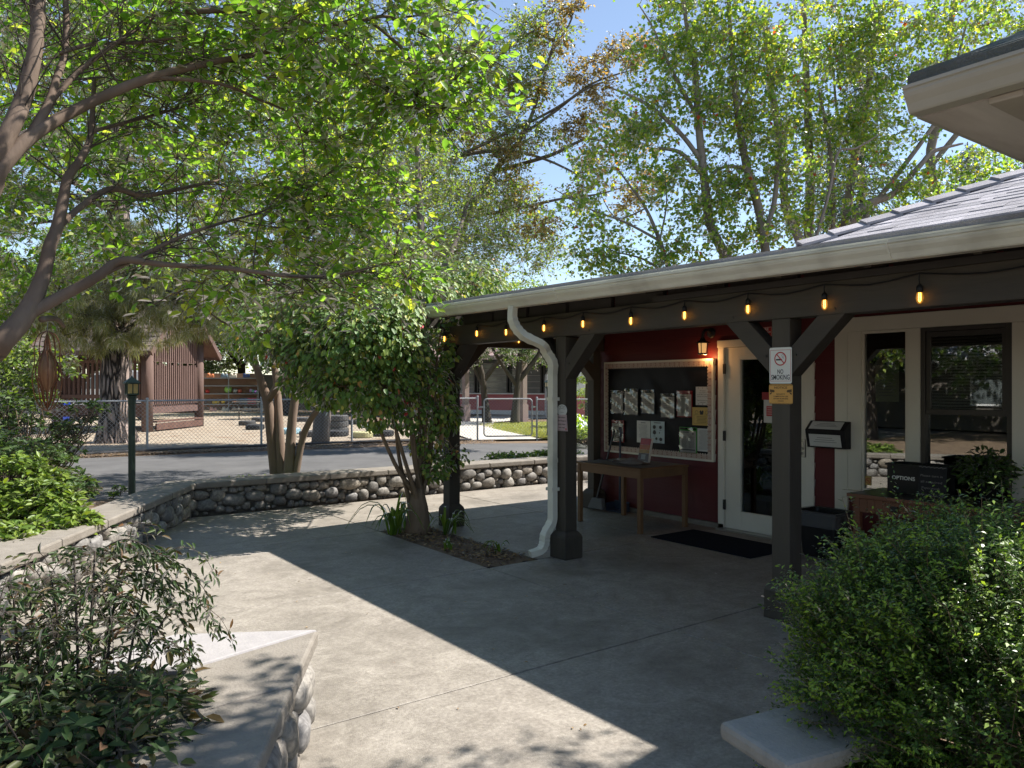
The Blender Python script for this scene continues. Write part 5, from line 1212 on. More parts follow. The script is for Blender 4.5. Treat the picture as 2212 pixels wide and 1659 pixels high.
# toy shelves
sp_ = P(437, 870, 50); ep_ = P(556, 870, 51); sh = thing('toy_shelves', 'long open shelf unit of toys against the block wall', 'shelves', (sp_[0],sp_[1],-.05))
sdv = (ep_[:2]-sp_[:2]); SL = np.linalg.norm(sdv); sdv /= SL; sn = np.array((sdv[1],-sdv[0])); sn = sn if np.dot(sn, dx) < 0 else -sn
def SH(u, v, z): p = sp_[:2]+sdv*u+sn*v; return (p[0], p[1], z)
zsh = [.42, 1.10, 1.62, 2.12]
mb = MB(); mb.bar(SH(-.4,-.05,1.35), SH(SL+.1,-.05,1.35), .05, 2.2); mb.build('back_panel', M['shelfwood'], sh)
for z in zsh: mb = MB(); mb.bar(SH(-.4,.27,z), SH(SL+.1,.27,z), .55, .06); mb.build('shelf', M['shelfgrey'], sh)
for u in (-.38, SL*.48, SL+.05): mb = MB(); mb.bar(SH(u,.5,-.1), SH(u,.5,2.3), .07, .07, (*sn,0)); mb.build('upright', M['shelfgrey'], sh)
def toy(name, label, cat, build): build(thing(name, label, cat, build.p)) 
def ball(label, u, z, r, m):
    c = SH(u,.3,z+.03+r); mb = MB(); mb.ball(c, r, 16, 10); o = mb.build('play_ball', m, smooth=True); tag(o, label, 'ball', 'balls on the toy shelves')
ball('large lime green ball on the upper middle shelf', SL*.47, 1.62-.52, .25, mat('lime_ball', (.25,.45,.10), .4))
ball('white and black ball beside the lime green ball', SL*.60, 1.10, .16, mat('white_ball', (.6,.58,.55), .4, (.1,.1,.1), 9))
ball('coral ball right of the white and black ball', SL*.68, 1.10, .15, mat('coral_ball', (.55,.12,.08), .4))
ball('red ball just right of the playhouse post', SL*.10, 1.10, .14, mat('red_ball', (.55,.05,.04), .4))
ball('orange ball on the lower shelf', SL*.60, .42, .17, mat('orange_ball', (.70,.20,.03), .4))
ball('yellow ball on the lower shelf left of the orange ball', SL*.38, .42, .16, mat('yellow_ball', (.70,.45,.05), .4))
def crate(label, u, m):
    root = thing('toy_crate', label, 'crate', SH(u,.3,.45), 'crates on the toy shelf'); mb = MB()
    for k in range(5): 
        z = .47+k*.08
        for v in (.12,.48): mb.bar(SH(u-.24,v,z), SH(u+.24,v,z), .02, .05)
        for q in (-.24,.24): mb.bar(SH(u+q,.12,z), SH(u+q,.48,z), .02, .05)
    for q in np.linspace(-.24,.24,5):
        for v in (.12,.48): mb.bar(SH(u+q,v,.45), SH(u+q,v,.82), .03, .02, (*sn,0))
    mb.build('crate_body', m, root)
crate('slate blue plastic crate on the lower shelf', SL*.75, mat('slate_crate', (.10,.13,.22), .5)); crate('pink red plastic crate beside the slate blue one', SL*.90, mat('pink_crate', (.60,.04,.10), .5))
root = thing('toy_telescope', 'striped pastel toy telescope at the end of the shelf', 'toy', SH(SL*.93,.3,1.2))
for k, (c_, r_) in enumerate((((.45,.30,.50),.12),((.15,.45,.35),.10),((.30,.15,.45),.11),((.2,.5,.3),.08))): mb = MB(); mb.tube([SH(SL*.86+k*.14,.35,1.34-k*.04), SH(SL*.86+(k+1)*.14,.35,1.30-k*.04)], r_, 10); mb.build('barrel_ring', mat('pastel', c_, .5), root)
rng = np.random.default_rng(12)
for k, (u, z, nm) in enumerate(((.25,.42,'yellow toy truck on the lower shelf'),(.15,2.12,'orange and white toy on the top shelf'),(.40,2.12,'small grey blue toy in the middle of the top shelf'),(.56,2.12,'cream toy on the top shelf right of the grey blue one'),(.80,2.12,'long dark blue toy on the top shelf'),(.20,-.06,'white red bundle on the ground under the shelves'),(.42,-.06,'white bundle under the middle of the shelves'),(.60,-.06,'grey bundle under the shelves'),(.82,-.06,'pale blue bundle under the end of the shelves'))):
    root = thing('toy', nm, 'toy', SH(SL*u,.3,z+.03), 'toys on the shelves'); col = [(.6,.4,.05),(.6,.2,.08),(.15,.2,.25),(.55,.5,.42),(.04,.07,.2),(.55,.35,.33),(.55,.55,.53),(.3,.29,.27),(.35,.42,.45)][k]
    mb = MB(); mb.bar(SH(SL*u-.22,.3,z+.13), SH(SL*u+.22,.3,z+.13), .2, .16); mb.ball(SH(SL*u-.1,.3,z+.24), (.12,.12,.1), 8, 6); mb.ball(SH(SL*u+.14,.3,z+.2), (.09,.09,.09), 8, 6); mb.build('toy_body', mat('toy_paint', col, .5), root, bevel=.02)
# tyres
def tyre_bm(r=.34, h=.20):
    return [(r*.60,-h*.42),(r*.66,-h*.5),(r*.9,-h*.48),(r*.985,-h*.36),(r,-h*.15),(r,h*.15),(r*.985,h*.36),(r*.9,h*.48),(r*.66,h*.5),(r*.60,h*.42),(r*.56,h*.36),(r*.62,h*.2),(r*.80,0),(r*.62,-h*.2),(r*.56,-h*.36),(r*.60,-h*.42)]
def tyre(label, px, py, m, k=0, r=.34, h=.2):
    c = G(px, py); mb = MB(); z = -.05+h*(k+.5); mb.lathe(tyre_bm(r,h), (c[0],c[1],z), 26)
    for a in range(26):
        t = 2*math.pi*a/26; mb.obox((c[0]+r*1.0*math.cos(t), c[1]+r*1.0*math.sin(t), z), (.008*math.cos(t),.008*math.sin(t),0), (-.02*math.sin(t),.02*math.cos(t),0), (0,0,h*.36))
    o = mb.build('old_tyre', m, smooth=False); tag(o, label, 'tyre', 'old tyres lying in the playground')
T_ = M['tyre']; TG = M['tyregrey']
tyre('dark tyre lying behind the second dark tyre left of the trunks', 534, 916, TG); tyre('black tyre lying just left of the multi stemmed trunks', 551, 925, T_)
tyre('pale blue painted tyre between the trunks', 622, 934, M['tyreblue'], 0, .42); tyre('grey tyre right of the pale blue tyre', 670, 940, TG); tyre('large dark tyre near the leaning trunk', 726, 939, T_, 0, .40)
tyre('pale yellow painted tyre behind the fence', 782, 942, M['tyreyellow'], 0, .34); tyre('dark tyre right of the pale yellow tyre', 828, 939, T_); tyre('pale green painted tyre at the back of the ring', 805, 921, M['tyregreen'], 0, .42, .16)
tyre('flat grey tyre at the back left of the ring', 566, 908, TG, 0, .46); tyre('flat grey tyre at the back middle of the ring', 656, 908, TG, 0, .5); tyre('dark tyre at the back right of the ring', 762, 914, T_, 0, .40)
for k, nm in enumerate(('bottom tyre of the tall black stack','second tyre from the ground in the tall black stack','third tyre from the ground in the tall black stack','top tyre of the tall black stack')): tyre(nm, 701, 930, T_, k, .38, .21)
for k, nm in enumerate(('bottom grey tyre of the short stack','middle grey tyre of the short stack','top grey tyre of the short stack')): tyre(nm, 729, 932, TG, k, .38, .21)
# --- classroom building beyond the gate
cb = thing('classroom_building', 'low brick red classroom building with window band and brown metal roof', 'building', (26,32,0))
c0 = P(940, 880, 46); c1 = P(1215, 880, 42.5); wd_ = c1[:2]-c0[:2]; WL = np.linalg.norm(wd_); wd_ /= WL; wn_ = np.array((wd_[1],-wd_[0])); wn_ = wn_ if np.dot(wn_, dx) < 0 else -wn_
def CB(u, v, z): p = c0[:2]+wd_*u+wn_*v; return (p[0], p[1], z)
mb = MB(); mb.bar(CB(-6,-.15,.6), CB(WL,-.15,.6), .3, 1.1); mb.build('wall', M['redwall'], cb)
mb = MB(); mb.bar(CB(-6,-.2,2.2), CB(WL,-.2,2.2), .25, 2.2); mb.bar(CB(-6,-2,.9), CB(WL,-2,.9), .2, 5); mb.build('wall_core', M['darkroom'], cb)
mb = MB(); mb.bar(CB(-6,.05,1.17), CB(WL,.05,1.17), .12, .07); mb.bar(CB(-6,.0,.10), CB(WL,.0,.10), .1, .25); mb.build('white_bands', M['white'], cb)
gm = mat('classroom_glass', (.06,.075,.08), .12, (.16,.18,.18), .6, 3)
for k in range(7):
    u = -5.5+k*2.1; fr = MB(); W_ = 1.9
    fr.bar(CB(u,.02,1.22), CB(u,.02,3.1), .09, .09, (*wn_,0)); fr.bar(CB(u+W_,.02,1.22), CB(u+W_,.02,3.1), .09, .09, (*wn_,0))
    wd2 = fr.build('window', M['blackmetal'], cb); mb = MB(); mb.prism([CB(u+.05,-.02,1.22), CB(u+W_-.05,-.02,1.22), CB(u+W_-.05,-.02,3.1), CB(u+.05,-.02,3.1)], tuple(-.02*np.array((*wn_,0)))); mb.build('pane', gm, wd2)
    mb = MB()
    for z in (1.5,1.85,2.2,2.55,2.9): mb.bar(CB(u+.05,.03,z), CB(u+W_-.05,.03,z), .03, .035)
    mb.build('glazing_bars', M['shelfgrey'], wd2)
mb = MB(); mb.prism([CB(-7,3.2,3.15), CB(WL+.5,3.2,3.15), CB(WL+.5,-4,5.0), CB(-7,-4,5.0)], (0,0,.08))
for k in range(34): u = -6.9+k*.52; mb.bar(CB(u,3.2,3.26), CB(u,-4,5.11), .05, .07)
mb.build('roof', M['brownmetal'], cb); mb = MB(); mb.bar(CB(-7,3.2,3.12), CB(WL+.5,3.2,3.12), .06, .22); mb.build('fascia', M['column'], cb)
for px in (1006, 1131, 1215):
    c = P(px, 905, 36.0); mb = MB(); mb.box(c[0]-.12, c[0]+.12, c[1]-.12, c[1]+.12, .75, 3.4); cl = mb.build('column', M['column'], cb); mb = MB(); mb.box(c[0]-.16, c[0]+.16, c[1]-.16, c[1]+.16, -.1, .75); mb.build('column_base', mat('pink_base', (.33,.235,.22), .8), cl)
# white gable wall farther right
cp = P(1248, 850, 40); root = thing('white_building', 'white gabled end wall seen past the porch post', 'building', (cp[0],cp[1],0))
def WB(u, v, z): p = cp[:2]+rx*u+dx*v; return (p[0], p[1], z)
mb = MB(); mb.prism([WB(-1.6,0,-.1), WB(1.0,0,-.1), WB(1.0,0,2.9), WB(.1,0,4.6), WB(-1.6,0,2.2)], tuple(6*np.array((*dx,0)))); mb.build('wall', M['white'], root)
mb = MB(); mb.prism([WB(-1.62,-.03,-.1), WB(1.02,-.03,-.1), WB(1.02,-.03,1.15), WB(-1.62,-.03,1.15)], tuple(.02*np.array((*dx,0)))); mb.build('red_base', M['redwall'], root)

# --- hanging wind spinner under the near tree
ctr = P(102, 801, 4.25); root = thing('wind_spinner', 'rusty copper wind spinner of nested loops hanging from a branch stub', 'wind spinner', tuple(ctr))
def loop(mb, prof, ang, r):
    pts = [(ctr[0]+x*math.cos(ang), ctr[1]+x*math.sin(ang), ctr[2]+z) for x, z in prof]; mb.tube(smooth_path(pts, 28), r, 6)
mb = MB()
for k in range(5):
    ang = .25+k*math.pi/5*1.0
    loop(mb, [(0,.222),(.045,.195),(.064,.13),(.062,.06),(.070,.0),(.074,-.06),(.058,-.15),(.03,-.205),(0,-.222)], ang, .0026); loop(mb, [(0,.222),(-.045,.195),(-.064,.13),(-.062,.06),(-.070,.0),(-.074,-.06),(-.058,-.15),(-.03,-.205),(0,-.222)], ang, .0026)
mb.build('outer_loops', M['copper'], root)
mb = MB()
for k in range(8):
    ang = k*math.pi/4; loop(mb, [(0,.205),(.012,.16),(.018,.11),(.042,.06),(.055,.01),(.052,-.04),(.03,-.10),(.022,-.15),(.01,-.19),(0,-.21)], ang, .0036)
mb.build('inner_loops', M['copper'], root)
mb = MB(); mb.lathe([(.006,.12),(.03,.06),(.042,.02),(.042,-.03),(.024,-.085),(.006,-.12)], tuple(ctr), 10); mb.build('inner_bulb', M['coppersheet'], root, smooth=True)
mb = MB(); mb.tube([tuple(ctr+np.array((0,0,.22))), tuple(P(104,692,4.25))], .002, 4); mb.build('hanging_wire', M['galv'], root)
# ================================================================== TREES AND PLANTS
def LP(*pts): return [(*P(px,py,d), r) for px, py, d, r in pts]
def BL(*bl): return [(P(px,py,d), (r,r,r*.75), n) for px, py, d, r, n in bl]
TB = np.array((-1.05, 3.72, .2))
# --- the near tree whose limbs sweep in from the left
limbs = [
 [(*TB,.11), (-.75,3.85,.95,.085)]+LP((-60,790,3.55,.062),(0,740,3.6,.054),(54,680,3.7,.046),(91,600,3.8,.036),(108,530,3.85,.031),(122,495,3.9,.030),(136,436,3.95,.027),(146,385,4.0,.024),(176,340,4.1,.020),(196,290,4.2,.017),(204,164,4.4,.010)),
 LP((54,680,3.7,.034),(119,647,3.8,.029),(208,599,3.9,.025),(262,562,4.0,.020),(360,572,4.1,.015),(494,580,4.2,.013),(632,597,4.3,.011),(736,592,4.4,.008),(850,566,4.5,.004)),
 LP((208,599,3.9,.016),(290,560,4.1,.013),(420,500,4.3,.010),(560,460,4.6,.006)),
 [(*TB,.10), (-1.0,3.9,1.2,.075)]+LP((-120,520,3.5,.05),(0,320,3.6,.042),(47,222,3.7,.038),(70,140,3.75,.035),(82,60,3.8,.032),(90,-80,3.9,.024)),
 LP((0,320,3.6,.034),(36,262,3.65,.03),(62,200,3.75,.026),(78,120,3.85,.024),(74,40,3.95,.02),(66,-60,4,.015)),
 [(*TB,.09), (-.9,3.9,1.1,.068)]+LP((-80,480,3.5,.046),(0,366,3.6,.036),(65,296,3.7,.033),(145,247,3.85,.028),(233,204,4.0,.026),(327,167,4.1,.024),(455,135,4.3,.018),(603,105,4.5,.012),(760,40,4.7,.006)),
 LP((65,296,3.7,.026),(105,225,3.8,.022),(124,164,3.9,.018),(142,100,4.0,.017),(141,-60,4.1,.012)),
 LP((105,225,3.8,.015),(165,160,3.95,.013),(240,100,4.1,.012),(330,40,4.3,.008)),
 LP((130,115,3.95,.011),(200,95,4.1,.010),(300,92,4.2,.009),(405,78,4.3,.005)),
 LP((122,495,3.9,.018),(171,450,4.1,.017),(240,408,4.3,.017),(313,422,4.5,.014),(400,405,4.7,.012),(473,389,4.9,.008)),
 LP((200,284,4.2,.011),(269,265,4.4,.010),(364,240,4.6,.008),(436,215,4.8,.005)),
 LP((400,25,4.2,.016),(549,24,4.3,.014),(676,52,4.4,.012),(781,44,4.5,.011),(840,36,4.6,.010),(912,73,4.7,.008),(1000,110,4.8,.004)),
 LP((800,46,4.5,.009),(865,102,4.6,.009),(912,171,4.7,.008),(938,218,4.75,.006),(990,260,4.8,.003)),
 LP((327,167,4.1,.012),(470,180,4.3,.010),(560,215,4.5,.008),(640,260,4.7,.005),(660,370,4.8,.003)),
 LP((90,690,3.75,.016),(120,688,4.0,.013),(138,705,4.15,.010)),
 [(-1.0,3.9,1.2,.06), (-.4,3.6,2.7,.045), (1.2,2.3,4.0,.032), (2.8,1.3,4.6,.022), (4.6,1.1,4.95,.014), (5.5,1.2,5.1,.008)],
]
bl = BL((700,50,4.4,.45,16),(880,100,4.5,.42,17),(1000,170,4.7,.28,9),(560,120,4.4,.4,13),(790,230,4.7,.42,14),(420,80,4.4,.4,10),(290,50,4.4,.4,9),(150,40,4.4,.4,7),(930,250,4.8,.28,6),
 (620,330,5.0,.45,14),(740,410,5.2,.45,14),(690,500,5.1,.4,13),(810,520,5.0,.3,7),(860,560,4.6,.18,4),(430,330,5.0,.45,10),(560,470,5.0,.4,10),(260,330,5.0,.45,9),(470,590,4.5,.22,4),(650,600,4.5,.2,5),(60,180,4.6,.4,6),(400,210,4.9,.4,7),(330,500,5,.4,6),(800,440,5.4,.3,6),(740,600,4.6,.2,4),
 (300,-180,4.2,.7,10),(700,-200,4.2,.8,13),(960,-120,4.4,.45,9))
bl += [((3.0,1.05,4.5),(.45,.4,.25),14), ((3.75,1.0,4.75),(.45,.45,.25),18), ((4.45,1.05,4.95),(.4,.35,.25),16), ((2.4,.95,4.4),(.5,.4,.3),12), ((4.7,.6,5.1),(.5,.3,.25),14), ((5.2,1.2,5.0),(.35,.25,.2),9), ((5.5,.9,5.1),(.4,.3,.2),9), ((3.4,1.55,4.6),(.3,.3,.2),10), ((4.05,1.55,4.6),(.35,.3,.2),12), ((3.6,1.2,4.5),(.35,.3,.2),12)]
grow_tree('near_tree', 'near tree with smooth brown limbs arching in from the left over the courtyard', 'tree', TB, limbs, bl, 31, M['bark_smooth'], L['fg'], .066, 9, .34, 5, .60, .5, True, br_r=.010, twig_r=.0028, droop=.4)
rng = np.random.default_rng(310); mb = MB()        # bare twiggy side shoots of the near tree
nt_root = [o for o in bpy.data.objects if o.name == 'near_tree'][0]
for _ in range(230):
    lm = limbs[rng.integers(0, 13)]; sp = smooth_path(np.asarray(lm, float)[-min(len(lm),6):], 20); i = rng.integers(5, 19); a0 = sp[i,:3]; tg = sp[min(i+1,19),:3]-sp[i-1,:3]; tg /= np.linalg.norm(tg)
    dr = tg*.8+rnd_dirs(rng,1)[0]*.8; dr /= np.linalg.norm(dr); l = rng.uniform(.2,.6); e = a0+dr*l; m1 = (a0+e)/2+rng.normal(size=3)*.07*l; mb.tube(smooth_path([a0, m1, e], 6), np.linspace(min(.0045, sp[i,3]*.6), .0012, 6), 4, False)
    for _k in range(3):
        t = rng.uniform(.3,.95); q = a0+(e-a0)*t+(m1-(a0+e)/2)*(1-abs(2*t-1)); f = q+(dr*.5+rnd_dirs(rng,1)[0])*l*.4; mb.tube([q, (q+f)/2+rng.normal(size=3)*.015, f], [.0022,.0016,.0009], 3, False)
mb.build('twigs', M['bark_dark'], nt_root)
# --- bright shade tree behind it
grow_tree('shade_tree', 'leafy bright green tree behind the left cobble wall', 'tree', (-1.6,9.2,0),
 [[(-1.6,9.2,0,.16),(-1.5,9.3,2.0,.12),(-1.0,9.6,3.6,.08),(-.2,9.8,5.2,.04)],[(-1.5,9.3,1.8,.10),(-2.2,9.4,3.4,.07),(-2.6,9.6,5.0,.04)],[(-1.5,9.3,2.0,.08),(-.4,9.0,3.3,.055),(1.0,8.8,4.3,.03)]],
 BL((60,90,8.6,1.0,35),(260,90,8.8,1.0,38),(470,110,9,1.0,38),(90,320,8.4,.9,32),(300,300,8.8,.9,35),(490,290,9.2,.9,35),(120,520,8.2,.7,23),(300,480,8.8,.7,23),(20,620,8.5,.55,14),(-60,300,8.5,1,22),(640,80,9.2,.8,27),(640,240,9.4,.7,24),(350,-160,8.8,1.4,35),(-100,-100,8.8,1.3,27)),
 32, M['bark_grey'], L['fg'], .075, 7, .42, 10, .52, .3, False, br_r=.02, twig_r=.003)
# --- multi-stemmed crape myrtle behind the far wall
b2 = G(610, 1035)*1; b2 = np.array((3.95,11.15,0)); dc = 11.35
grow_tree('crape_myrtle', 'multi stemmed crape myrtle with smooth fluted trunks behind the cobble wall', 'tree', b2,
 [LP((600,1072,dc,.085),(585,930,dc,.075),(578,868,dc,.072),(556,800,dc,.052),(541,740,dc,.045),(526,690,dc,.036),(517,640,dc,.028),(500,540,dc,.015)),
  LP((612,1075,dc,.085),(605,960,dc,.07),(600,860,dc+.1,.058),(594,800,dc+.2,.05),(584,745,dc+.2,.045),(574,690,dc+.2,.04),(570,630,dc+.2,.034),(585,520,dc+.2,.018)),
  LP((578,868,dc,.05),(596,838,dc-.1,.052),(618,800,dc-.1,.055),(605,760,dc-.1,.042),(600,700,dc,.034),(607,640,dc,.028),(640,540,dc,.014)),
  LP((622,1072,dc-.1,.09),(628,950,dc-.1,.072),(636,870,dc-.1,.062),(655,800,dc,.05),(660,720,dc,.04),(652,640,dc,.03),(690,540,dc,.014)),
  LP((632,1068,dc-.1,.06),(652,955,dc-.1,.05),(672,905,dc-.2,.043),(700,868,dc-.2,.036),(736,815,dc-.1,.024),(780,740,dc,.012)),
  LP((574,700,dc,.026),(540,670,dc,.022),(490,650,dc-.1,.018),(450,640,dc-.1,.010)),
  LP((541,745,dc,.024),(505,710,dc,.02),(472,690,dc,.014),(440,665,dc,.008))],
 BL((520,540,dc,.55,24),(640,520,dc,.6,27),(600,400,dc,.7,33),(720,430,dc,.65,30),(480,430,dc,.6,24),(440,620,dc-.1,.4,14),(740,560,dc,.45,18),(520,660,dc,.35,10),(660,610,dc,.35,12),(560,280,dc,.8,33),(720,280,dc,.7,27),(800,500,dc,.35,12),(620,150,dc,.9,33)),
 33, M['bark_myrtle'], L['myrtle'], .058, 7, .30, 10, .5, .4, False, br_r=.014, twig_r=.0022)
# --- big tree in the playground with bronze seed heads (centre)
d4 = 22
grow_tree('spreading_tree', 'tall spreading tree with bronze tinged foliage rising behind the vine', 'tree', G(692, 951),
 [LP((692,957,d4,.26),(706,800,d4,.22),(740,640,d4,.19),(780,545,d4,.16),(818,487,d4,.14),(869,425,d4,.12),(912,364,d4,.10),(949,309,d4,.08),(1010,240,d4,.05),(1080,140,d4,.03)),
  LP((818,487,d4,.09),(880,470,d4,.08),(950,430,d4,.06),(1010,400,d4,.045),(1100,390,d4,.03)),
  LP((869,425,d4,.07),(960,350,d4,.06),(1080,325,d4-.5,.05),(1180,345,d4-1,.035),(1290,400,d4-1,.02)),
  LP((780,545,d4,.09),(880,540,d4,.07),(980,560,d4,.05),(1080,600,d4,.03)),
  LP((706,800,d4,.15),(690,640,d4,.12),(700,500,d4,.1),(720,350,d4,.07),(760,200,d4,.04)),
  LP((949,309,d4,.05),(1040,170,d4-.4,.045),(1110,95,d4-.8,.035),(1200,40,d4-1,.02)),
  LP((960,350,d4,.05),(1090,290,d4-.8,.045),(1190,240,d4-1,.035),(1270,190,d4-1.2,.03),(1330,170,d4-1.3,.015))],
 BL((760,540,d4,1.1,26),(850,440,d4,1.1,27),(930,340,d4,1.2,32),(1000,240,d4,1.1,29),(890,210,d4,1.2,29),(1050,400,d4,1.1,29),(960,470,d4,1.1,26),(1110,470,d4,.9,21),(1150,540,d4,.9,21),(1060,560,d4,1.0,25),(930,570,d4,1.0,22),(840,580,d4,.9,20),
    (760,330,d4,1.2,26),(800,130,d4,1.3,29),(950,90,d4,1.2,29),(700,200,d4,1.2,25),(1140,190,d4-1,.8,20),(1170,60,d4-1,.8,20),(1120,300,d4-1,.8,20),(1060,130,d4-.5,.8,18),(700,420,d4,1.2,25),(660,580,d4,1.0,20),(880,-60,d4,1.8,35),(700,-20,d4,1.8,29)),
 34, M['bark_grey'], L['mid'], .10, 9, .80, 10, .55, .3, False, br_r=.035, twig_r=.004)
# fine leaved tree by the drive behind the vine
grow_tree('drive_tree', 'fine leaved light green tree by the drive, its trunk hidden behind the vine', 'tree', (6.25,10.85,0),
 [[(6.25,10.85,-.1,.11),(6.25,10.9,1.5,.09),(6.3,11.0,3.0,.075),(6.5,11.5,4.6,.06),(6.7,12.0,6.2,.035)],[(6.3,11.0,2.8,.06),(5.6,11.6,4.2,.045),(5.2,12.4,5.6,.03)],[(6.3,11.0,3.0,.06),(7.3,11.6,4.2,.045),(8.0,12.2,5.4,.03)],[(6.4,11.2,3.6,.05),(6.3,12.8,5.0,.04),(6.6,14.0,6.2,.025)]],
 [(np.array(c_), np.array((r_,r_,r_*.75)), n_) for c_, r_, n_ in (((5.4,12.0,5.2),.9,26),((6.3,12.4,5.8),1.0,28),((7.2,12.2,5.2),.9,26),((8.0,12.3,5.0),.8,20),((6.4,13.6,5.4),1.0,26),((7.4,13.6,6.0),.9,22),((5.4,13.4,6.0),.9,22),((6.6,11.6,4.4),.8,18),((7.6,11.6,4.2),.7,15),((5.6,11.4,4.2),.7,15),((6.6,12.6,7.0),1.0,24),((8.2,13.0,4.2),.7,13),((7.0,11.4,3.6),.5,9),((5.2,12.0,7.0),.9,18),((8.0,13.4,6.9),.8,14))],
 340, M['bark_grey'], L['mid'], .062, 9, .42, 10, .52, .3, False, br_r=.02, twig_r=.0025)
# thin neighbour with bronze seed heads, reaching across the sky
L['bronze'] = leafmat('leaf_bronze', [(0.238,0.170,0.076),(0.323,0.221,0.102),(0.238,0.255,0.076),(0.425,0.272,0.136)], 0.52, (1.9,1.7,.8))
d5 = 21; bz = P(955,835,24)*np.array((1,1,0))
grow_tree('bronze_tree', 'thin tree with bronze brown seed heads crossing the blue sky above the porch', 'tree', bz,
 [[(*bz,.16)]+LP((960,760,24,.14),(975,600,23.5,.12),(1010,470,23,.10),(1070,370,22,.08),(1130,290,d5,.06),(1165,200,d5,.045),(1205,60,d5,.02)),
  LP((1070,370,22,.06),(1190,335,d5,.05),(1270,300,d5,.035),(1340,320,d5,.015)), LP((1130,290,d5,.045),(1200,240,d5,.04),(1280,180,d5,.03),(1370,150,d5,.015)),
  LP((1010,470,23,.05),(1120,450,22,.045),(1210,430,d5,.035),(1290,420,d5,.025),(1360,400,d5,.012)), LP((1170,160,d5,.035),(1200,100,d5,.03),(1235,40,d5,.025),(1250,-40,d5,.012))],
 BL((1190,90,d5,.55,8),(1225,20,d5,.45,8),(1270,160,d5,.5,11),(1340,130,d5,.5,11),(1390,110,d5,.4,7),(1290,255,d5,.55,10),(1220,290,d5,.4,6),(1300,340,d5,.6,10),(1370,300,d5,.5,8),(1340,420,d5,.55,10),(1250,430,d5,.45,6),(1130,200,d5,.6,10),(1120,330,d5,.6,10),(1390,400,d5,.45,6),(1290,200,d5,.4,6),(1160,480,d5,.6,10),(1060,300,22,.7,11),(1090,420,22,.7,11)),
 35, M['bark_grey'], L['bronze'], .10, 8, .5, 11, .6, .2, False, br_r=.022, twig_r=.003)
# --- sweetgums behind the building
ds_ = 15.0
def gum(label, trunks, blobs, seed, d=ds_, n_tw=7):
    t0 = trunks[0][0]; base = np.array((t0[0], t0[1], 0)); tr = [list(t) for t in trunks]
    tr[0] = [(t0[0], t0[1], -.1, t0[3]*1.25)]+tr[0]
    return grow_tree('sweetgum_tree', label, 'tree', base, tr, blobs, seed, M['bark_pale'], L['gum'], .082, n_tw, .46, 6, .85, .1, False, 'sweetgum trees behind the building', br_r=.018, twig_r=.003, droop=.5, shell=.2)
d = ds_
gum('sweetgum with dark leaning trunk and bare twigs low on its left, nearest the sky gap',
 [LP((1600,640,d,.12),(1563,545,d,.10),(1534,484,d,.09),(1523,400,d,.085),(1508,255,d,.07),(1501,145,d,.055),(1480,30,d,.04),(1470,-120,d,.02)),
  LP((1523,360,d,.05),(1480,300,d,.045),(1430,250,d,.04),(1380,215,d,.03),(1320,190,d,.015)), LP((1520,380,d,.05),(1470,330,d,.04),(1420,320,d,.03)),
  LP((1450,600,d,.045),(1425,520,d,.04),(1395,450,d,.03),(1360,400,d,.02),(1330,360,d,.012)), LP((1425,520,d,.03),(1350,480,d,.022),(1270,450,d,.015),(1200,410,d,.008)), LP((1508,255,d,.04),(1450,150,d,.035),(1410,60,d,.02),(1380,10,d,.012)),
  LP((1425,520,d,.02),(1440,440,d,.015),(1435,380,d,.008)), LP((1395,450,d,.016),(1330,470,d,.012),(1290,400,d,.006)), LP((1450,600,d,.03),(1390,560,d,.02),(1320,540,d,.012),(1290,510,d,.006))],
 BL((1480,60,d,0.77,29),(1430,130,d,0.70,25),(1540,130,d,0.70,25),(1490,210,d,0.70,25),(1410,330,d,0.70,25),(1350,290,d,0.63,20),(1460,420,d,0.70,22),(1390,230,d,0.56,17),(1320,500,d,0.63,14),(1250,440,d,0.56,13),(1420,560,d,0.63,17),(1500,520,d,0.70,20),(1560,430,d,0.56,17),(1270,350,d,0.56,13),(1370,570,d,0.56,13),(1480,-100,d,1.40,35),(1540,-60,d,1.12,26),(1290,560,d,0.49,12)), 41)
gum('sweetgum with pale forked trunk in the middle of the row',
 [LP((1664,660,d,.11),(1654,545,d,.09),(1639,451,d,.085),(1614,364,d,.08),(1592,236,d,.06),(1581,109,d,.05),(1570,-60,d,.03)), LP((1650,500,d,.055),(1672,440,d,.05),(1680,330,d,.045),(1672,218,d,.04),(1660,60,d,.03)),
  LP((1760,640,d+1,.11),(1730,527,d+1,.10),(1697,444,d+1,.09),(1690,330,d+1,.08),(1668,200,d+1,.07),(1650,36,d+1,.05)), LP((1614,364,d,.04),(1560,362,d,.03),(1520,400,d,.015)), LP((1592,236,d,.03),(1630,160,d,.02),(1650,90,d,.01))],
 BL((1580,60,d,0.70,22),(1640,90,d,0.77,26),(1620,200,d,0.70,25),(1560,260,d,0.63,20),(1670,260,d,0.70,22),(1640,350,d,0.63,20),(1590,440,d,0.56,14),(1700,380,d,0.63,17),(1690,480,d,0.56,14),(1620,520,d,0.56,13),(1660,150,d,0.70,22),(1620,-90,d,1.40,35),(1720,140,d,0.70,20),(1560,350,d,0.49,13)), 42)
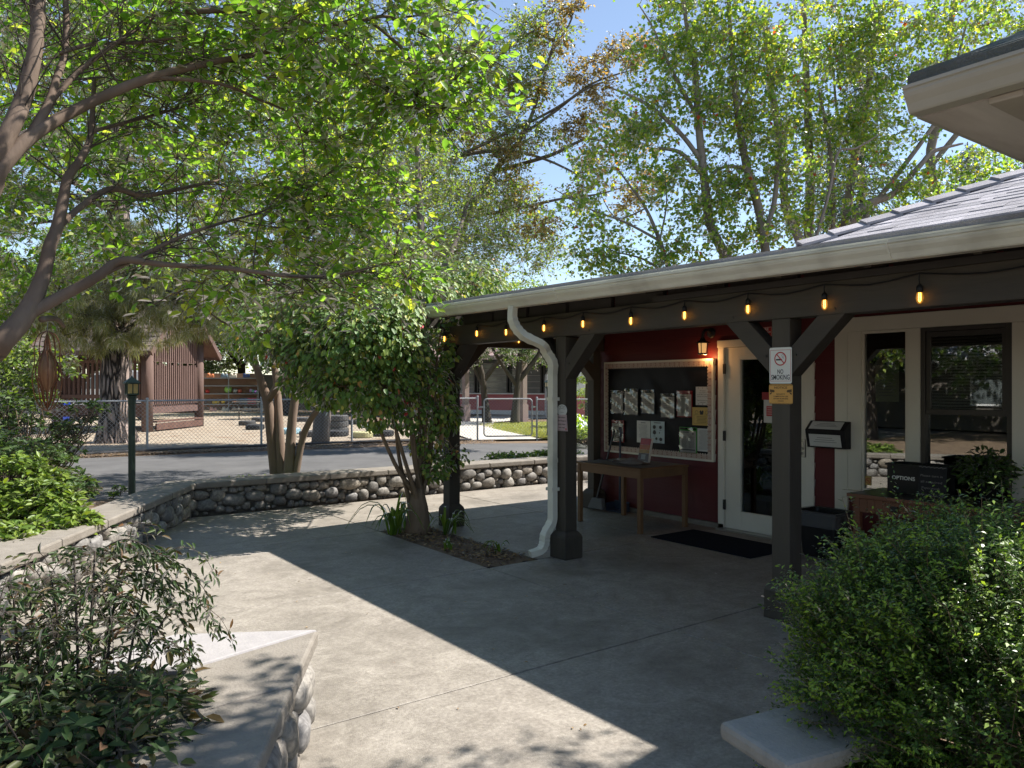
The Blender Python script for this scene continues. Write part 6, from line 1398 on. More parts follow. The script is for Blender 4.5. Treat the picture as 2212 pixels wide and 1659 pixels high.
gum('sweetgum with cluster of straight dark stems and a few red leaves',
 [LP((1770,660,d+1.5,.12),(1748,527,d+1.5,.11),(1750,430,d+1.5,.1),(1748,327,d+1.5,.09),(1741,145,d+1.5,.07),(1735,-50,d+1.5,.04)), LP((1780,600,d+1,.05),(1800,480,d+1,.045),(1795,360,d+1,.05),(1790,300,d+1,.04),(1770,200,d+1,.03)),
  LP((1815,640,d+1.5,.10),(1824,502,d+1.5,.10),(1846,346,d+1.5,.085),(1871,218,d+1.5,.07),(1882,127,d+1.5,.055),(1890,0,d+1.5,.04)), LP((1760,520,d,.03),(1790,420,d,.03),(1810,330,d,.025),(1850,320,d,.02),(1900,290,d,.012)), LP((1846,346,d+1.5,.04),(1810,250,d+1.5,.03),(1800,140,d+1.5,.02))],
 BL((1760,60,d+1,0.77,25),(1830,70,d+1,0.77,25),(1790,170,d+1,0.70,22),(1870,170,d+1,0.70,22),(1760,270,d+1,0.70,20),(1840,280,d+1,0.63,17),(1900,90,d+1,0.70,20),(1790,370,d+1,0.63,14),(1740,440,d+1,0.56,14),(1830,460,d+1,0.56,13),(1880,250,d+1,0.56,14),(1790,-90,d+1,1.40,35),(1900,380,d+1,0.56,13),(1720,250,d+1,0.56,14)), 43)
gum('sweetgum with long slanting pale branches at the right of the row',
 [LP((1840,640,d+1,.12),(1835,498,d+1,.10),(1871,444,d+1,.085),(1930,418,d+1,.07),(1988,357,d+1,.055),(2017,327,d+1,.045),(2080,310,d+1,.02)), LP((1845,510,d+1,.06),(1890,440,d+1,.055),(1948,364,d+1,.05),(2002,291,d+1,.045),(2031,244,d+1,.04),(2060,160,d+1,.03),(2090,40,d+1,.02)),
  LP((2060,600,d+2,.12),(2010,360,d+2,.10),(2030,250,d+2,.09),(2045,130,d+2,.07),(2060,0,d+2,.05)), LP((2010,360,d+2,.06),(2075,280,d+2,.06),(2130,220,d+2,.04),(2200,120,d+2,.02))],
 BL((1950,60,d+1,0.77,25),(2020,80,d+1,0.77,25),(1960,180,d+1,0.70,20),(2080,30,d+1,0.77,25),(2150,60,d+1.5,0.70,22),(1930,300,d+1,0.56,14),(2060,420,d+1.5,0.77,29),(2140,440,d+1.5,0.77,29),(1990,470,d+1.5,0.70,22),(2100,350,d+1.5,0.56,17),(2200,400,d+1.5,0.77,26),(1930,500,d+1,0.56,13),(2040,170,d+1,0.70,20),(2200,0,d+1.5,0.84,20),(2050,-100,d+1,1.40,32),(2260,330,d+1.5,0.84,17),(1990,390,d+1,0.49,13)), 44)
# --- conifers behind the sweetgums
def conifer(label, base, h, r, seed, n=90):
    rng = np.random.default_rng(seed); base = np.asarray(base, float); root = thing('conifer', label, 'tree', base, 'dark conifers beyond the building'); mb = MB(); mb.tube([base, base+(0,0,h)], [.3,.03], 8); C, D = [], []
    for k in range(n):
        t = .12+.86*(k/n); a = k*2.4; l = r*(1-t)**.8*rng.uniform(.7,1.1)+.25; z = h*t; d = np.array((math.cos(a), math.sin(a), -.12)); e = base+(0,0,z)+d*l; mb.tube([base+(0,0,z), (base+(0,0,z)+e)/2+(0,0,.08*l), e], [.04,.025,.01], 4, False)
        m = int(26+l*30); q = rng.uniform(.1,1.05,m)[:,None]; C.append(base+np.array((0,0,z))+d*l*q+rng.normal(size=(m,3))*np.array((.2,.2,.14))*(.4+l*.25)); D.append(np.repeat(d[None],m,0)+np.array((0,0,-.4)))
    mb.build('trunk', M['bark_dark'], root, smooth=True); leaf_mesh('crown', np.concatenate(C), .34, L['conifer'], root, rng, .16, .1, np.concatenate(D), .7); return root
c1_ = conifer('tall blue green conifer seen between the sweetgum trunks', P(1862,835,31)*np.array((1,1,0)), 15.5, 3.0, 51, 130)
dup(c1_, P(1790,835,36)*np.array((1,1,0)), 'blue green conifer farther back left of the tallest one', 1.3, .95)
dup(c1_, P(2090,835,34)*np.array((1,1,0)), 'blue green conifer partly behind the side roof corner', 2.1, .8)
# --- pine in the playground
pb = G(250, 952)
def pine():
    rng = np.random.default_rng(61); base = np.array((pb[0],pb[1],-.1)); root = thing('pine_tree', 'massive pine with deeply plated bark standing in front of the playhouse', 'tree', base); mb = MB(); nz, k = 44, 40; vs = []
    ph = rng.uniform(0,6,8)
    for i in range(nz):
        z = 13*(i/(nz-1))**1.5; r = .43+.19*math.exp(-z/.5)-.02*z; lean = np.array((SA*0+.012*z*CA, -.012*z*SA))
        for j in range(k):
            a = 2*math.pi*j/k; rr = r*(1+.10*math.exp(-z/.6)*math.sin(a*5+ph[0])+.045*math.sin(a*11+2*math.sin(z*1.3)+ph[1])+.03*math.sin(a*17-z*1.1+ph[2])); vs.append((base[0]+lean[0]+rr*math.cos(a), base[1]+lean[1]+rr*math.sin(a), z-.1))
    mb.add(vs, [(i*k+j, i*k+(j+1)%k, (i+1)*k+(j+1)%k, (i+1)*k+j) for i in range(nz-1) for j in range(k)])
    C, D = [], []
    spots = BL((90,680,22,.9,20),(150,700,22,.8,16),(120,640,22,1.0,18),(330,660,21,1.0,27),(280,600,21,1.1,31),(200,700,21.5,.8,24),(390,640,20.5,.9,24),(140,660,22,.9,20),(250,705,22,.9,26),(215,650,22,1.0,26),(300,640,21.5,1.1,26),(360,690,21.5,.8,15),(240,560,22,1.3,26),(340,560,22,1.3,26),(150,600,22.5,1.1,19),(420,620,21,.9,15),(430,700,20.5,.6,10),(240,735,22.2,.55,15))
    spots += [((base[0]+rng.uniform(-4.5,4.5), base[1]+rng.uniform(-4,4), z), (1.5,1.5,.9), 14) for z in (6,7,8,9,10,11,12,13) for _ in range(3)]
    for c, r, n in spots:
        c = np.asarray(c); z0 = max(3.0, c[2]-.3); a = np.array((base[0], base[1], z0)); m1 = (a+c)/2+np.array((0,0,.5)); mb.tube(smooth_path([a, m1, c], 8), np.linspace(.09,.02,8), 6, False)
        for _ in range(n):
            q = c+rng.normal(size=3)*np.asarray(r)*.6; mb.tube([c, (c+q)/2+np.array((0,0,.1)), q], [.015,.01,.006], 4, False)
            m = 120; dr = rnd_dirs(rng, m)*.8+np.array((0,0,-.9)); C.append(q+rng.normal(size=(m,3))*.07); D.append(dr)
    tr = mb.build('trunk', M['bark_pine'], root, smooth=True); leaf_mesh('crown', np.concatenate(C), .30, L['pine'], root, rng, .05, .0, np.concatenate(D), .3, droop=.4)
pine()
# --- background trees, three kinds copied about
def bgtree(label, seed, leafm, h, r, nb, leaf=.2, group='background trees'):
    rng = np.random.default_rng(seed); bl = []
    for k in range(nb):
        d_ = rnd_dirs(rng,1)[0]; bl.append((np.array((0,0,h*.6))+d_*np.array((r*.62,r*.62,h*.27)), (r*.42,r*.42,h*.15), 15))
    tr = [[(0,0,-.1,.3),(.1,0,h*.25,.24),(.2,.1,h*.5,.16),(.1,0,h*.8,.05)]]+[[(.1,0,h*.25,.15),(r*.35*math.cos(a),r*.35*math.sin(a),h*.48,.1),(r*.6*math.cos(a),r*.6*math.sin(a),h*.65,.04)] for a in (0,2.1,4.2)]
    return grow_tree('background_tree', label, 'tree', (0,0,0), tr, bl, seed, M['bark_dark'], leafm, leaf, 8, .8, 9, .6, .2, False, group, br_r=.05, twig_r=.0)
def at0(px, dep): return P(px, 835, dep)*np.array((1,1,0))
k1 = bgtree('bushy mid green tree beyond the playground, left of the playhouse roof', 71, L['bg'], 9.5, 4.2, 16)
k2 = bgtree('dense dark evergreen behind the block wall at the far left', 72, L['bgdark'], 9.0, 3.9, 16)
k3 = bgtree('airy yellow green tree far behind the classroom roof', 73, L['fg'], 11, 4.2, 13)
k1.location = at0(60, 46); k2.location = at0(-120, 44); k3.location = at0(985, 58)
for proto, px, dep, sc, rz, lab in (
 (k2,200,54,1.15,1.1,'dense dark evergreen directly behind the playhouse roof'),(k1,330,50,1.1,2.0,'bushy mid green tree behind the right half of the playhouse'),(k2,430,56,.75,3.3,'low dark evergreen above the toy shelves'),(k1,520,60,1.25,.7,'bushy green tree beyond the toy shelves'),
 (k2,640,58,1.2,4.4,'dark evergreen seen through the myrtle trunks'),(k1,760,56,1.2,5.0,'bushy green tree hidden mostly behind the vine'),(k2,880,62,1.25,2.2,'dark evergreen above the left end of the gutter'),
 (k1,1090,62,1.15,1.4,'bushy green tree rising over the middle of the gutter'),(k2,1180,66,1.15,.4,'dark green tree rising over the gutter below the sky gap'),(k1,1260,60,.95,3.9,'bushy green tree at the right edge of the sky gap'),
 (k3,100,40,1.0,2.5,'airy yellow green tree above the far left of the playground'),(k3,620,46,1.1,4.0,'airy yellow green tree above the toy shelves'),(k3,1330,56,.9,1.0,'airy yellow green tree low behind the first sweetgum'),(k1,1480,48,.85,.2,'bushy green tree low behind the leaning sweetgum'),
 (k1,1640,46,.9,2.9,'bushy green tree behind the pale forked sweetgum'),(k3,1960,40,.95,5.1,'airy yellow green tree behind the slanting sweetgum branches'),(k1,2180,40,1.0,4.4,'bushy green tree behind the side roof'),(k1,-180,30,.9,1.9,'bushy green tree outside the left edge of the playground'),(k2,15,60,1.3,5.6,'tall dark evergreen behind the picnic table'),(k3,380,62,1.3,3.0,'tall yellow green tree behind the pine crown'),(k3,820,48,1.15,.3,'airy yellow green tree above the vine')):
    dup(proto, at0(px, dep), lab, rz, sc)
# --- the two dark trunked trees at the classroom
def smalltree(label, px, dep, lean, seed):
    b = at0(px, dep); x = b[0]; y = b[1]
    return grow_tree('courtyard_tree', label, 'tree', b, [[(x,y,-.1,.24),(x+lean*.3,y,1.2,.15),(x+lean*.6,y,2.2,.13),(x+lean*1.4,y+.2,3.6,.09)],[(x+lean*.5,y,1.8,.13),(x+lean*.5+.9,y-.3,3.0,.09),(x+1.4,y-.5,4.0,.05)],[(x+lean*.4,y,1.6,.11),(x-.9,y+.2,3.0,.07),(x-1.6,y,4.0,.04)]],
      [((x+lean,y,4.0),(1.9,1.5,.9),34),((x-1.4,y-.3,3.4),(1.1,1.0,.7),15),((x+1.5,y,3.3),(1.0,1.0,.7),13)], seed, M['bark_dark'], L['bgdark'], .15, 7, .5, 9, .5, .3, False, 'dark trunked trees in front of the classroom', br_r=.03, twig_r=.004)
smalltree('dark trunked tree beside the left gate post in front of the classroom', 1052, 35, -.5, 81); smalltree('dark trunked tree behind the middle of the gate', 1112, 34, .35, 82)
b = at0(1268, 31); grow_tree('columnar_shrub', 'tall clipped green shrub right of the white building', 'shrub', b, [[(b[0],b[1],-.1,.1),(b[0],b[1],3.2,.04)]], [((b[0],b[1],1.9),(.62,.62,1.3),44)], 83, M['bark_dark'], L['bg'], .12, 7, .3, 8, .5, .3, br_r=.02, twig_r=0)

# --- flowering vine on the end post
def vine():
    rng = np.random.default_rng(91); base = np.array((4.10,7.30,-.02)); root = thing('flowering_vine', 'woody flowering vine with many stems sprawling over the end post and gutter', 'vine', base); mb = MB()
    tops = [P(850,860,8.1),P(880,820,8.1),P(905,790,8.2),P(930,800,8.3),P(945,760,8.4),P(870,740,8.1),P(820,800,8.0),P(955,860,8.45),P(780,830,8.0),P(915,700,8.3)]
    for i, t in enumerate(tops):
        b = base+np.array((rng.uniform(-.10,.10), rng.uniform(-.10,.10), 0)); m = b*.55+t*.45+rng.normal(size=3)*.05; m[2] = .75+.1*rng.random(); q = b*.9+t*.1; q[2] = .35
        mb.tube(smooth_path([b, q, m, t], 16), np.linspace(rng.uniform(.03,.045), .012, 16), 7, False)
    mb.lathe([(.17,-.02),(.135,.10),(.11,.3),(.06,.5)], tuple(base), 14)
    nodes = np.array(tops); C, D, NN = [], [], []
    bl = BL((650,745,8.4,.34,1050),(700,770,8.2,.44,1300),(765,740,8.0,.48,1500),(820,730,7.95,.42,1300),(845,690,8.1,.36,900),(760,820,8.0,.40,1000),(820,830,8.0,.34,800),(700,840,8.2,.26,450),(800,670,8.4,.4,800),(730,690,8.4,.4,800),(870,800,8.15,.32,700),(860,750,8.1,.36,900),(930,830,8.55,.30,650),(950,900,8.5,.24,420),(885,890,8.2,.24,300),(925,960,8.45,.20,260),(940,1010,8.4,.17,180),(645,820,8.4,.22,350),(985,985,8.5,.14,60),(890,640,9.2,.5,1000),(945,645,9.6,.4,700),(815,885,8.0,.24,300),(950,760,8.65,.30,500),(965,700,8.9,.25,250))
    bl += [(np.array(c_), (r_,r_,r_), n_) for c_, r_, n_ in (((4.6,8.7,2.75),.55,1100),((5.3,9.0,2.85),.55,1000),((6.0,9.2,2.95),.5,800),((4.2,8.25,2.65),.45,800),((5.6,8.5,2.95),.45,700),((3.4,8.5,2.4),.55,1000),((3.9,9.0,2.6),.55,1000),((2.9,8.6,2.2),.45,700),((4.6,9.3,2.75),.5,800),((3.3,7.9,2.3),.5,800),((3.3,9.2,2.5),.5,900),((4.1,9.4,2.8),.5,900),((5.2,9.5,2.95),.5,900),((3.7,8.4,2.9),.45,700),((4.5,8.6,3.1),.45,700))]
    for c, r, n in bl:
        d = rnd_dirs(rng, n); q = rng.uniform(.62,1.05,n)[:,None]; NN.append(d*1.0+np.array((0,0,.45))); C.append(c+d*q*np.array((r[0],r[0],r[0]*.85))); dd = d*.6; dd[:,2] -= .6; D.append(dd)
        j = np.argmin(np.linalg.norm(nodes-c, axis=1)); mb.tube(smooth_path([nodes[j], (nodes[j]+c)/2+rng.normal(size=3)*.06, c], 7), np.linspace(.012,.006,7), 5, False)
        for _ in range(10): e = c+rnd_dirs(rng,1)[0]*r[0]*.95; mb.tube([c, (c+e)/2+rng.normal(size=3)*.04, e], [.006,.004,.002], 4, False)
    mb.build('stems', M['bark_vine'], root, smooth=True); leaf_mesh('foliage', np.concatenate(C), .066, L['vine'], root, rng, .68, .1, np.concatenate(D), .6, True, fold=.22, droop=.5, N0=np.concatenate(NN))
vine()
mb = MB(); mb.obox(P(953,910,8.42), (.012,0,0), (0,.03,0), (0,0,.30)); o = mb.build('wooden_stake', M['palewood']); tag(o, 'flat wooden stake hanging among the vine stems beside the end post', 'stake')

# --- shrubs
def myrtle_shrub():
    rng = np.random.default_rng(101); c = np.array((3.02,.93,.45)); rr = np.array((.745,.745,.57)); root = thing('myrtle_shrub', 'large clipped myrtle shrub with tiny leaves filling the lower right', 'shrub', (c[0],c[1],0)); mb = MB()
    n = 31000; d = rnd_dirs(rng, n); d = np.sign(d)*np.abs(d)**.72; d *= 1.12/np.maximum(1,np.linalg.norm(d,axis=1)**.35)[:,None]; keep = (c[2]+d[:,2]*rr[2]) > -.02; d = d[keep]; n = len(d)
    lump = 1+.04*np.sin(d[:,0]*9+1)+.035*np.sin(d[:,1]*11+d[:,2]*6)+.04*np.sin(d[:,2]*13+d[:,0]*8)
    q = (rng.uniform(.45,.98,n)**.6)*lump; S0 = c+d*rr*q[:,None]; S0[:,2] = np.maximum(S0[:,2], .03)
    dirs = d*.8+np.array((0,0,.55))+rng.normal(size=(n,3))*.33; dirs /= np.linalg.norm(dirs,axis=1)[:,None]; ln = rng.uniform(.07,.17,n)
    sprout = (rng.random(n) < .045) & (d[:,2] > .55); ln[sprout] *= 1.6; dirs[sprout] = dirs[sprout]*.5+np.array((0,0,.75))
    m = 16; t = np.linspace(.05,1.0,m); A = S0[:,None,:]+dirs[:,None,:]*(ln[:,None]*t)[:,:,None]
    sd = np.cross(dirs, rnd_dirs(rng, n)); sd /= np.linalg.norm(sd,axis=1)[:,None]; sd2 = np.cross(dirs, sd); LD = np.empty_like(A)
    for k in range(m): s = (sd if (k//2) % 2 else sd2)*(1 if k % 2 else -1); LD[:,k,:] = s+dirs*.8
    tip = (rng.random(n) < .5) & (q > .78); C = A.reshape(-1,3); D = LD.reshape(-1,3); tp_ = np.zeros((n,m), bool); tp_[tip, m-9:] = True; tp_ = tp_.ravel()
    leaf_mesh('foliage', C[~tp_], 0.0185, L['shrub'], root, rng, .44, .5, D[~tp_], .35, False, droop=-.1); leaf_mesh('young_leaves', C[tp_], 0.0205, L['shrubtip'], root, rng, .42, .5, D[tp_], .3, False, droop=-.15)
    pick = rng.choice(n, 2600, replace=False)
    for i in pick: mb.tube([S0[i]-dirs[i]*.05, S0[i]+dirs[i]*ln[i]], [.0016,.0008], 3, False)
    for i in rng.choice(n, 60, replace=False): b = np.array((c[0]+rng.normal()*.12, c[1]+rng.normal()*.12, 0)); e = c+(S0[i]-c)*.6; mb.tube(smooth_path([b, b*.4+e*.6+rng.normal(size=3)*.05, e], 6), np.linspace(.012,.003,6), 4, False)
    mb.build('stems', M['bark_vine'], root)
myrtle_shrub()
def nandina():
    rng = np.random.default_rng(111); base = np.array((*P(190,1500,2.75)[:2], .22)); root = thing('nandina_shrub', 'lacy nandina shrub with cane stems and narrow leaflets in the near planter', 'shrub', base); mb = MB(); C, D = [], []; C2, D2 = [], []
    canes = []
    for (px, py, dp, bx) in ((205,1190,2.9,190),(160,1200,2.8,170),(260,1215,2.95,215),(110,1240,2.75,150),(60,1260,2.7,120),(320,1230,2.95,225),(200,1280,2.7,200),(30,1300,2.6,60),(240,1330,2.75,220),(130,1330,2.7,140),(360,1330,2.9,235),(0,1380,2.6,30)):
        t = P(px,py,dp); b = P(bx,1470,2.75); b[2] = .22; b[:2] += rng.normal(size=2)*.03; pt = smooth_path([b, b*.5+t*.5+np.array((0,0,.06)), t], 10); mb.tube(pt, np.linspace(.0075,.0035,10), 6, False); canes.append(pt)
    for pt in canes:
        for k in range(5):
            i = rng.integers(4, 10); a = pt[i]; ang = rng.uniform(0, 2*math.pi); hd = np.array((math.cos(ang), math.sin(ang), 0)); l = rng.uniform(.16,.36)
            fr = smooth_path([a, a+hd*l*.45+np.array((0,0,l*.35)), a+hd*l*.85+np.array((0,0,l*.22)), a+hd*l*1.05+np.array((0,0,-l*.12))], 9); mb.tube(fr, np.linspace(.0022,.001,9), 3, False)
            for j in range(2, 9):
                tg = fr[min(j+1,8)]-fr[j-1]; tg /= np.linalg.norm(tg); s = np.cross(tg, (0,0,1)); s /= np.linalg.norm(s)+1e-6
                for sg in (-1,1):
                    e = fr[j]+s*sg*l*.18+np.array((0,0,-.01)); mb.tube([fr[j], e], [.001,.0007], 3, False)
                    for q in (.35,.7,1.0): C.append(fr[j]+(e-fr[j])*q); D.append(s*sg*.7+tg*.7*rng.choice((-1,1))+np.array((0,0,-.25)))
            C.append(fr[8]); D.append(tg)
    for (p0, pts_) in (((262,1215),((330,1195),(400,1225),(450,1285))),((255,1230),((340,1240),(420,1290),(468,1352))),((215,1190),((270,1165),(330,1190),(372,1250))),((320,1235),((365,1300),(410,1375),(420,1420)))):
        fr = smooth_path([P(*p0,2.95)]+[P(*q,2.9) for q in pts_], 16); mb.tube(fr, np.linspace(.003,.001,16), 4, False)
        for j in range(2,16):
            tg = fr[min(j+1,15)]-fr[j-1]; tg /= np.linalg.norm(tg); s = np.cross(tg, (0,0,1)); s /= np.linalg.norm(s)+1e-6
            for sg in (-1,1):
                e = fr[j]+s*sg*.03+np.array((0,0,-.025))
                for q in (.3,.75,1.1): C.append(fr[j]+(e-fr[j])*q+rng.normal(size=3)*.004); D.append(s*sg*.35+tg*.6+np.array((0,0,-.7)))
    # broad leaved lower growth
    for (px, py, dp, r, n) in ((60,1560,2.45,.22,420),(180,1580,2.5,.22,420),(300,1560,2.55,.2,380),(120,1640,2.3,.22,380),(260,1640,2.35,.2,320),(20,1490,2.6,.16,110),(340,1510,2.7,.14,130),(390,1530,2.75,.1,60),(240,1500,2.75,.16,120),(100,1500,2.7,.16,110),(-40,1600,2.4,.25,240),(380,1600,2.5,.1,60)):
        c = P(px,py,dp); d_ = rnd_dirs(rng,n); C2.append(c+d_*r*rng.uniform(.3,1.05,n)[:,None]*np.array((1,1,.8))); D2.append(d_+np.array((0,0,-.2)))
        for _ in range(16): e = c+rnd_dirs(rng,1)[0]*r; f = np.array((*c[:2]+rng.normal(size=2)*.05,.2)); mb.tube([f, (f+e)/2+rng.normal(size=3)*.02, e], [.005,.003,.0015], 4, False)
    mb.build('canes', M['bark_dark'], root, smooth=True); leaf_mesh('foliage', np.array(C), .040, L['nandina'], root, rng, .27, .25, np.array(D), .35, True, fold=.25, droop=.2)
    leaf_mesh('lower_foliage', np.concatenate(C2), .058, L['nandina'], root, rng, .42, .5, np.concatenate(D2), .5, True, fold=.2, droop=.2)
nandina()
def rosette_shrub(name, label, blobs, seed, leafm, leaf, n_ros, group=None, base=None, bark='bark_dark', aspect=.45):
    rng = np.random.default_rng(seed); b0 = np.asarray(base if base is not None else (*blobs[0][0][:2],0)); root = thing(name, label, 'shrub', b0, group); mb = MB(); C, D = [], []
    for c, r, n in blobs:
        for _ in range(n):
            d_ = rnd_dirs(rng,1)[0]; d_[2] = abs(d_[2])*.9+.05; e = np.asarray(c)+d_*np.asarray(r)*rng.uniform(.7,1.05); f = np.asarray(c)+rng.normal(size=3)*.05-np.array((0,0,r[2]*.5)); mb.tube(smooth_path([f, (e+f)/2+np.array((0,0,-.03)), e], 5), np.linspace(.007,.003,5), 4, False)
            dr = d_*.5+np.array((0,0,.8)); dr /= np.linalg.norm(dr); u = np.cross(dr, rnd_dirs(rng,1)[0]); u /= np.linalg.norm(u); v = np.cross(dr, u)
            for k in range(n_ros): a = k*2.4+rng.uniform(0,.4); C.append(e-dr*.02*(k/n_ros)*2); D.append(u*math.cos(a)+v*math.sin(a)+dr*(.75-.55*k/n_ros))
    mb.build('stems', M[bark], root, smooth=True); leaf_mesh('foliage', np.array(C), leaf, leafm, root, rng, aspect, .6, np.array(D), .15, True, fold=.2, droop=0)
    return root
rosette_shrub('glossy_shrub', 'bright glossy low shrub in rosettes beyond the left cobble wall', BL((70,1105,6.9,.40,150),(140,1145,6.6,.28,90),(20,1060,7.6,.5,150),(-60,1130,6.6,.45,120),(60,1170,6.3,.28,80),(-40,1190,6.0,.35,80)), 121, L['rhaph'], .085, 9)
rosette_shrub('glossy_shrub', 'darker glossy shrub along the drive edge behind the bright one', BL((60,1020,9.6,.55,140),(-40,1000,9.8,.6,130),(140,1065,8.8,.35,60),(110,1080,8.0,.4,70)), 122, L['bgdark'], .085, 8)
d_ = 12.0; b = at0(30, d_); rosette_shrub('twiggy_shrub', 'open twiggy shrub with bare brown stems at the left edge of the drive', BL((60,950,d_,.6,60),(110,985,d_-.3,.45,34),(20,900,d_,.6,50),(170,930,d_+.3,.35,26),(-50,930,d_,.7,50),(190,890,d_+.3,.28,16)), 123, L['bgdark'], .10, 8, base=b)
# twigs of that shrub
rng = np.random.default_rng(124); mb = MB()
for _ in range(90): e = P(rng.uniform(-60,215), rng.uniform(868,980), d_+rng.uniform(-.5,.5)); f = np.array((*b[:2]+rng.normal(size=2)*.25, 0)); mb.tube(smooth_path([f, (e*.6+f*.4)+np.array((0,0,-.1))+rng.normal(size=3)*.08, e], 6), np.linspace(.016,.004,6), 4, False)
tw = [o for o in bpy.data.objects if o.name.startswith('twiggy_shrub')][0]; mb.build('bare_stems', M['bark_vine'], tw, smooth=True)
# leafy sprays hanging at the far left
grow_tree('leafy_sapling', 'slender light green sapling at the left edge above the twiggy shrub', 'tree', at0(-60,13), [[(*at0(-60,13),.05),(*P(-50,900,13),.045),(*P(-30,800,13),.03),(*P(0,740,13),.015)]], BL((30,790,12.8,.5,14),(90,800,12.8,.4,11),(-40,800,13,.6,14),(60,850,12.8,.3,7),(10,860,12.8,.35,8)), 125, M['bark_dark'], L['rhaph'], .09, 7, .28, 9, .45, .3, br_r=.012, twig_r=.003)
# ground cover behind the wall
def cover(label, boxes, seed, leafm, leaf, dens):
    rng = np.random.default_rng(seed); C = []
    for (x0,x1,y0,y1,h) in boxes:
        n = int((x1-x0)*(y1-y0)*dens); x = rng.uniform(x0,x1,n); y = rng.uniform(y0,y1,n); hh = h*(.45+.55*np.sin(x*3.1+y*2)**2)*np.clip(4*np.minimum(x-x0, x1-x)/(x1-x0)+.35, 0, 1); z = .02+hh*rng.uniform(0,1,n)**.6; C.append(np.stack([x,y,z],1))
    C = np.concatenate(C); o = leaf_mesh('ground_cover', C, leaf, leafm, None, rng, .5, .5, rnd_dirs(rng,len(C))+np.array((0,0,.3)), .6, True, droop=0); tag(o, label, 'ground cover', None, 'stuff')
cover('low leafy ground cover behind the wall under the myrtle', [(2.9,3.8,10.45,11.3,.28),(3.7,6.2,10.3,11.1,.26)], 131, L['cover'], .05, 5200)
cover('bright bushy ground cover behind the wall seen through the porch', [(6.0,7.2,10.3,11.0,.33),(7.1,9.6,10.3,11.0,.42)], 132, L['cover'], .07, 5200)
# grass on the lawn and needles along the drive
rng = np.random.default_rng(133); n = 30000; x = 14.95+rng.uniform(0,1,n)**1.3*9; lo = 18.75-.58*(x-14.9); hi = np.minimum(18.75+2.6*(x-14.9), 27.5); y = lo+rng.uniform(0,1,n)*(hi-lo); C = np.stack([x,y,np.full(n,-.05)],1)
o = leaf_mesh('grass', C, .09, L['blade'], None, rng, .14, 0, np.repeat(np.array([[0,0,1.]]),n,0), .7, droop=0); tag(o, 'short sunny grass on the lawn beyond the gate', 'grass', None, 'stuff')
n = 9000; t = rng.uniform(0,1,n); x = -8+t*21; y = np.interp(x, [-8,1.4,4.6,9.4,12.8],[21.2,20.35,20.3,19.5,18.6])+rng.normal(size=n)*.22; C = np.stack([x,y,np.full(n,-.035)+rng.uniform(0,.02,n)],1)
o = leaf_mesh('leaf_litter', C, .07, L['dry'], None, rng, .3, 3, rnd_dirs(rng,n)*np.array((1,1,.1)), .3, droop=0); tag(o, 'dry leaves and needles along the foot of the fence', 'leaf litter', None, 'stuff')
n = 420; C = np.stack([rng.uniform(BED[0]+.02,BED[1]-.02,n), rng.uniform(BED[2]+.03,BED[3],n), rng.uniform(.003,.02,n)],1)
o = leaf_mesh('leaf_litter', C, .055, L['dry'], None, rng, .45, 2.5, rnd_dirs(rng,n)*np.array((1,1,.2)), .3, True, droop=0); tag(o, 'dry fallen leaves on the soil strip at the porch', 'leaf litter', None, 'stuff')
n = 170; C = np.stack([rng.uniform(.6,6,n), rng.uniform(1.5,9.5,n), np.full(n,.006)],1)
o = leaf_mesh('leaf_litter', C, .022, L['dry'], None, rng, .5, 3, rnd_dirs(rng,n)*np.array((1,1,.1)), .2, True, droop=0); tag(o, 'few small dry leaves scattered on the courtyard concrete', 'leaf litter', None, 'stuff')
# strap leaved plants
def strap(label, c, n, l, seed, cat='plant', wd=.022, name='strap_plant', group=None, m=None, flower=None):
    rng = np.random.default_rng(seed); root = thing(name, label, cat, c, group); V, Fs = [], []; c = np.asarray(c, float)
    for k in range(n):
        a = rng.uniform(0, 2*math.pi); hd = np.array((math.cos(a), math.sin(a), 0)); sd_ = np.array((-hd[1],hd[0],0)); L_ = l*rng.uniform(.6,1.1); b = c+hd*rng.uniform(0,.05)+sd_*rng.normal()*.03; st = rng.uniform(.35,1.0)
        pt = smooth_path([b, b+hd*L_*.22*st+np.array((0,0,L_*.45)), b+hd*L_*.55*st+np.array((0,0,L_*.55*(1.35-st*.5))), b+hd*L_*.85*st+np.array((0,0,L_*(.72-.62*st)))], 8); i = len(V)
        for j in range(8): w_ = wd*(1-(j/7)**2.5)*(.7+.3*min(1,j)); V += [pt[j]-sd_*w_+(0,0,.004), pt[j]+(0,0,-.004), pt[j]+sd_*w_+(0,0,.004)]
        Fs += [(i+j*3+q, i+j*3+q+1, i+j*3+q+4, i+j*3+q+3) for j in range(7) for q in (0,1)]
    rawmesh('leaves', V, Fs, m or L['strap'], root, True); return root
strap('strap leaved plant at the foot of the vine, leaning over the paving', (3.86,7.36,0), 26, .62, 141, wd=.016, group='strap plants in the porch soil strip')
strap('strap leaved plant between the vine trunk and the end post', (4.28,7.02,0), 16, .42, 142, wd=.015, group='strap plants in the porch soil strip')
strap('small strap sprout near the downspout end of the soil strip', (4.22,5.95,0), 8, .20, 143, wd=.012, group='strap plants in the porch soil strip')
strap('tiny strap sprout on the soil strip edge', (3.9,6.35,0), 7, .16, 144, wd=.01, group='strap plants in the porch soil strip')
for k, (px, dep, l) in enumerate(((1238,22.5,1.1),(1262,23,1.2),(1250,21.6,.95))):
    strap(('tall bright strap leaved clump nearest the lantern post','tall bright strap leaved clump next to the porch corner post','shorter bright strap clump in front of the two tall ones')[k], at0(px,dep), 60, l, 150+k, wd=.035, group='strap leaved clumps beyond the drive', m=L['strapsun'])
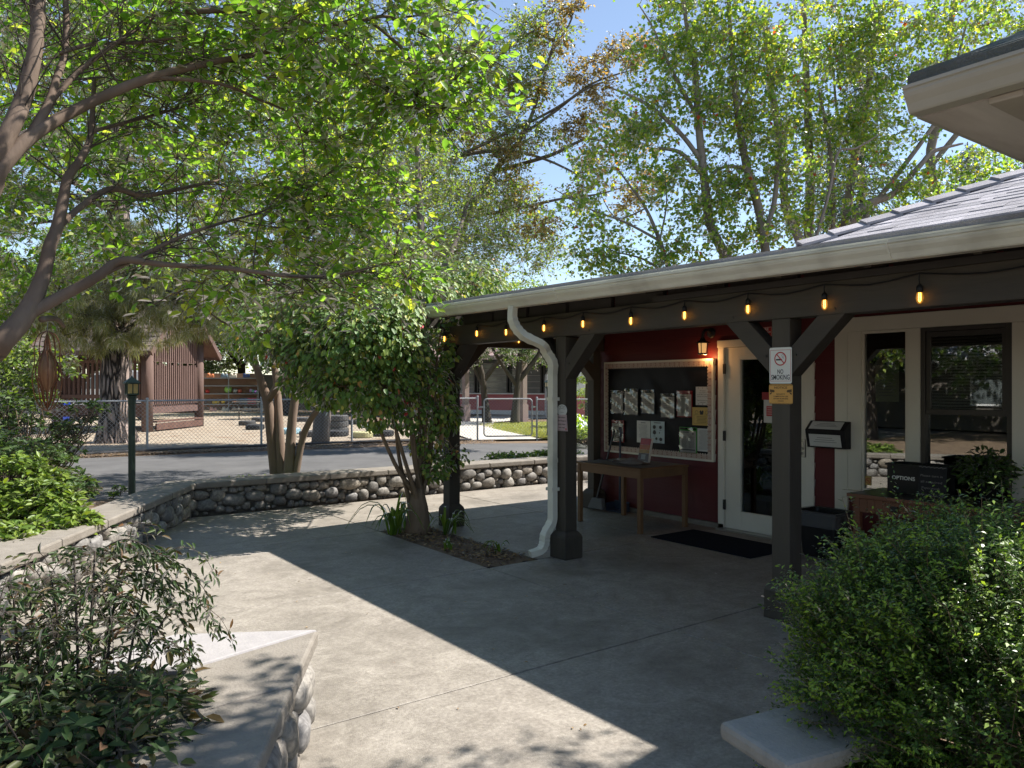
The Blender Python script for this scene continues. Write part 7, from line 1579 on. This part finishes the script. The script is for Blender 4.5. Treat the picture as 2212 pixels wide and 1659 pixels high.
rosette_shrub('edging_shrub', 'pale leaved low shrub below the strap clumps at the drive edge', [(at0(1240,20.8)+np.array((0,0,.2)),(.6,.5,.3),70),(at0(1268,20.4)+np.array((0,0,.2)),(.6,.5,.3),60)], 160, L['cover'], .09, 7)
rosette_shrub('wall_weed', 'small green weed growing at the wall near the amber lantern post', BL((255,1062,10.9,.14,10),(240,1068,10.8,.1,6)), 161, L['cover'], .06, 6)
# dark pot plant on the console table
def potplant():
    c = np.array((6.40,2.60,.70)); root = thing('potted_plant', 'dark leafy potted plant on the console table before the window', 'plant', c); rng = np.random.default_rng(171)
    mb = MB(); mb.lathe([(.07,0),(.09,.12),(.095,.125),(.08,.125),(.07,.11)], tuple(c), 18); mb.build('pot', M['blackplastic'], root, smooth=True)
    n = 620; d_ = rnd_dirs(rng,n); C = c+np.array((0,0,.24))+d_*np.array((.14,.20,.16))*rng.uniform(.4,1.05,n)[:,None]; leaf_mesh('foliage', C, .055, L['bgdark'], root, rng, .5, .4, d_, .5, True)
potplant()

# --- what stands behind the camera side of the courtyard (seen in the office windows)
for proto, x, y, sc, rz, lab in ((k1,-8,12,.75,.5,'bushy green tree mirrored in the narrow office window'),(k2,-11,9,.9,2.2,'dark evergreen mirrored in the wide office window'),(k1,-9,6,.8,3.7,'bushy green tree mirrored at the right of the wide office window'),(k2,-13,15,1.0,4.2,'dark evergreen mirrored behind the bushy tree in the narrow window'),(k1,-9,18,.8,1.2,'bushy green tree mirrored in the door glass'),(k2,-7,-6,.9,.3,'dark evergreen shading the near end of the courtyard')):
    dup(proto, (x,y,0), lab, rz, sc)
nb = thing('neighbour_house', 'low house with white gutter mirrored in the office windows', 'house', (-15,8,0))
mb = MB(); mb.box(-22,-15.5,-2,17,0,2.6); mb.build('wall', M['block'], nb)
mb = MB(); mb.prism([(-22.5,-2.5,2.6),(-15,-2.5,2.6),(-18.5,-2.5,4.6)], (0,20,0)); mb.build('roof', M['shingle'], nb)
mb = MB(); mb.box(-15.1,-14.98,-2.5,17.5,2.45,2.6); mb.build('gutter', M['white'], nb)
for y in (1,6.5,11):
    mb = MB(); mb.box(-15.49,-15.44,y,y+1.4,.9,2.1); f_ = mb.build('window', M['white'], nb); mb = MB(); mb.box(-15.438,-15.43,y+.08,y+1.32,.98,2.02); mb.build('pane', gm, f_)
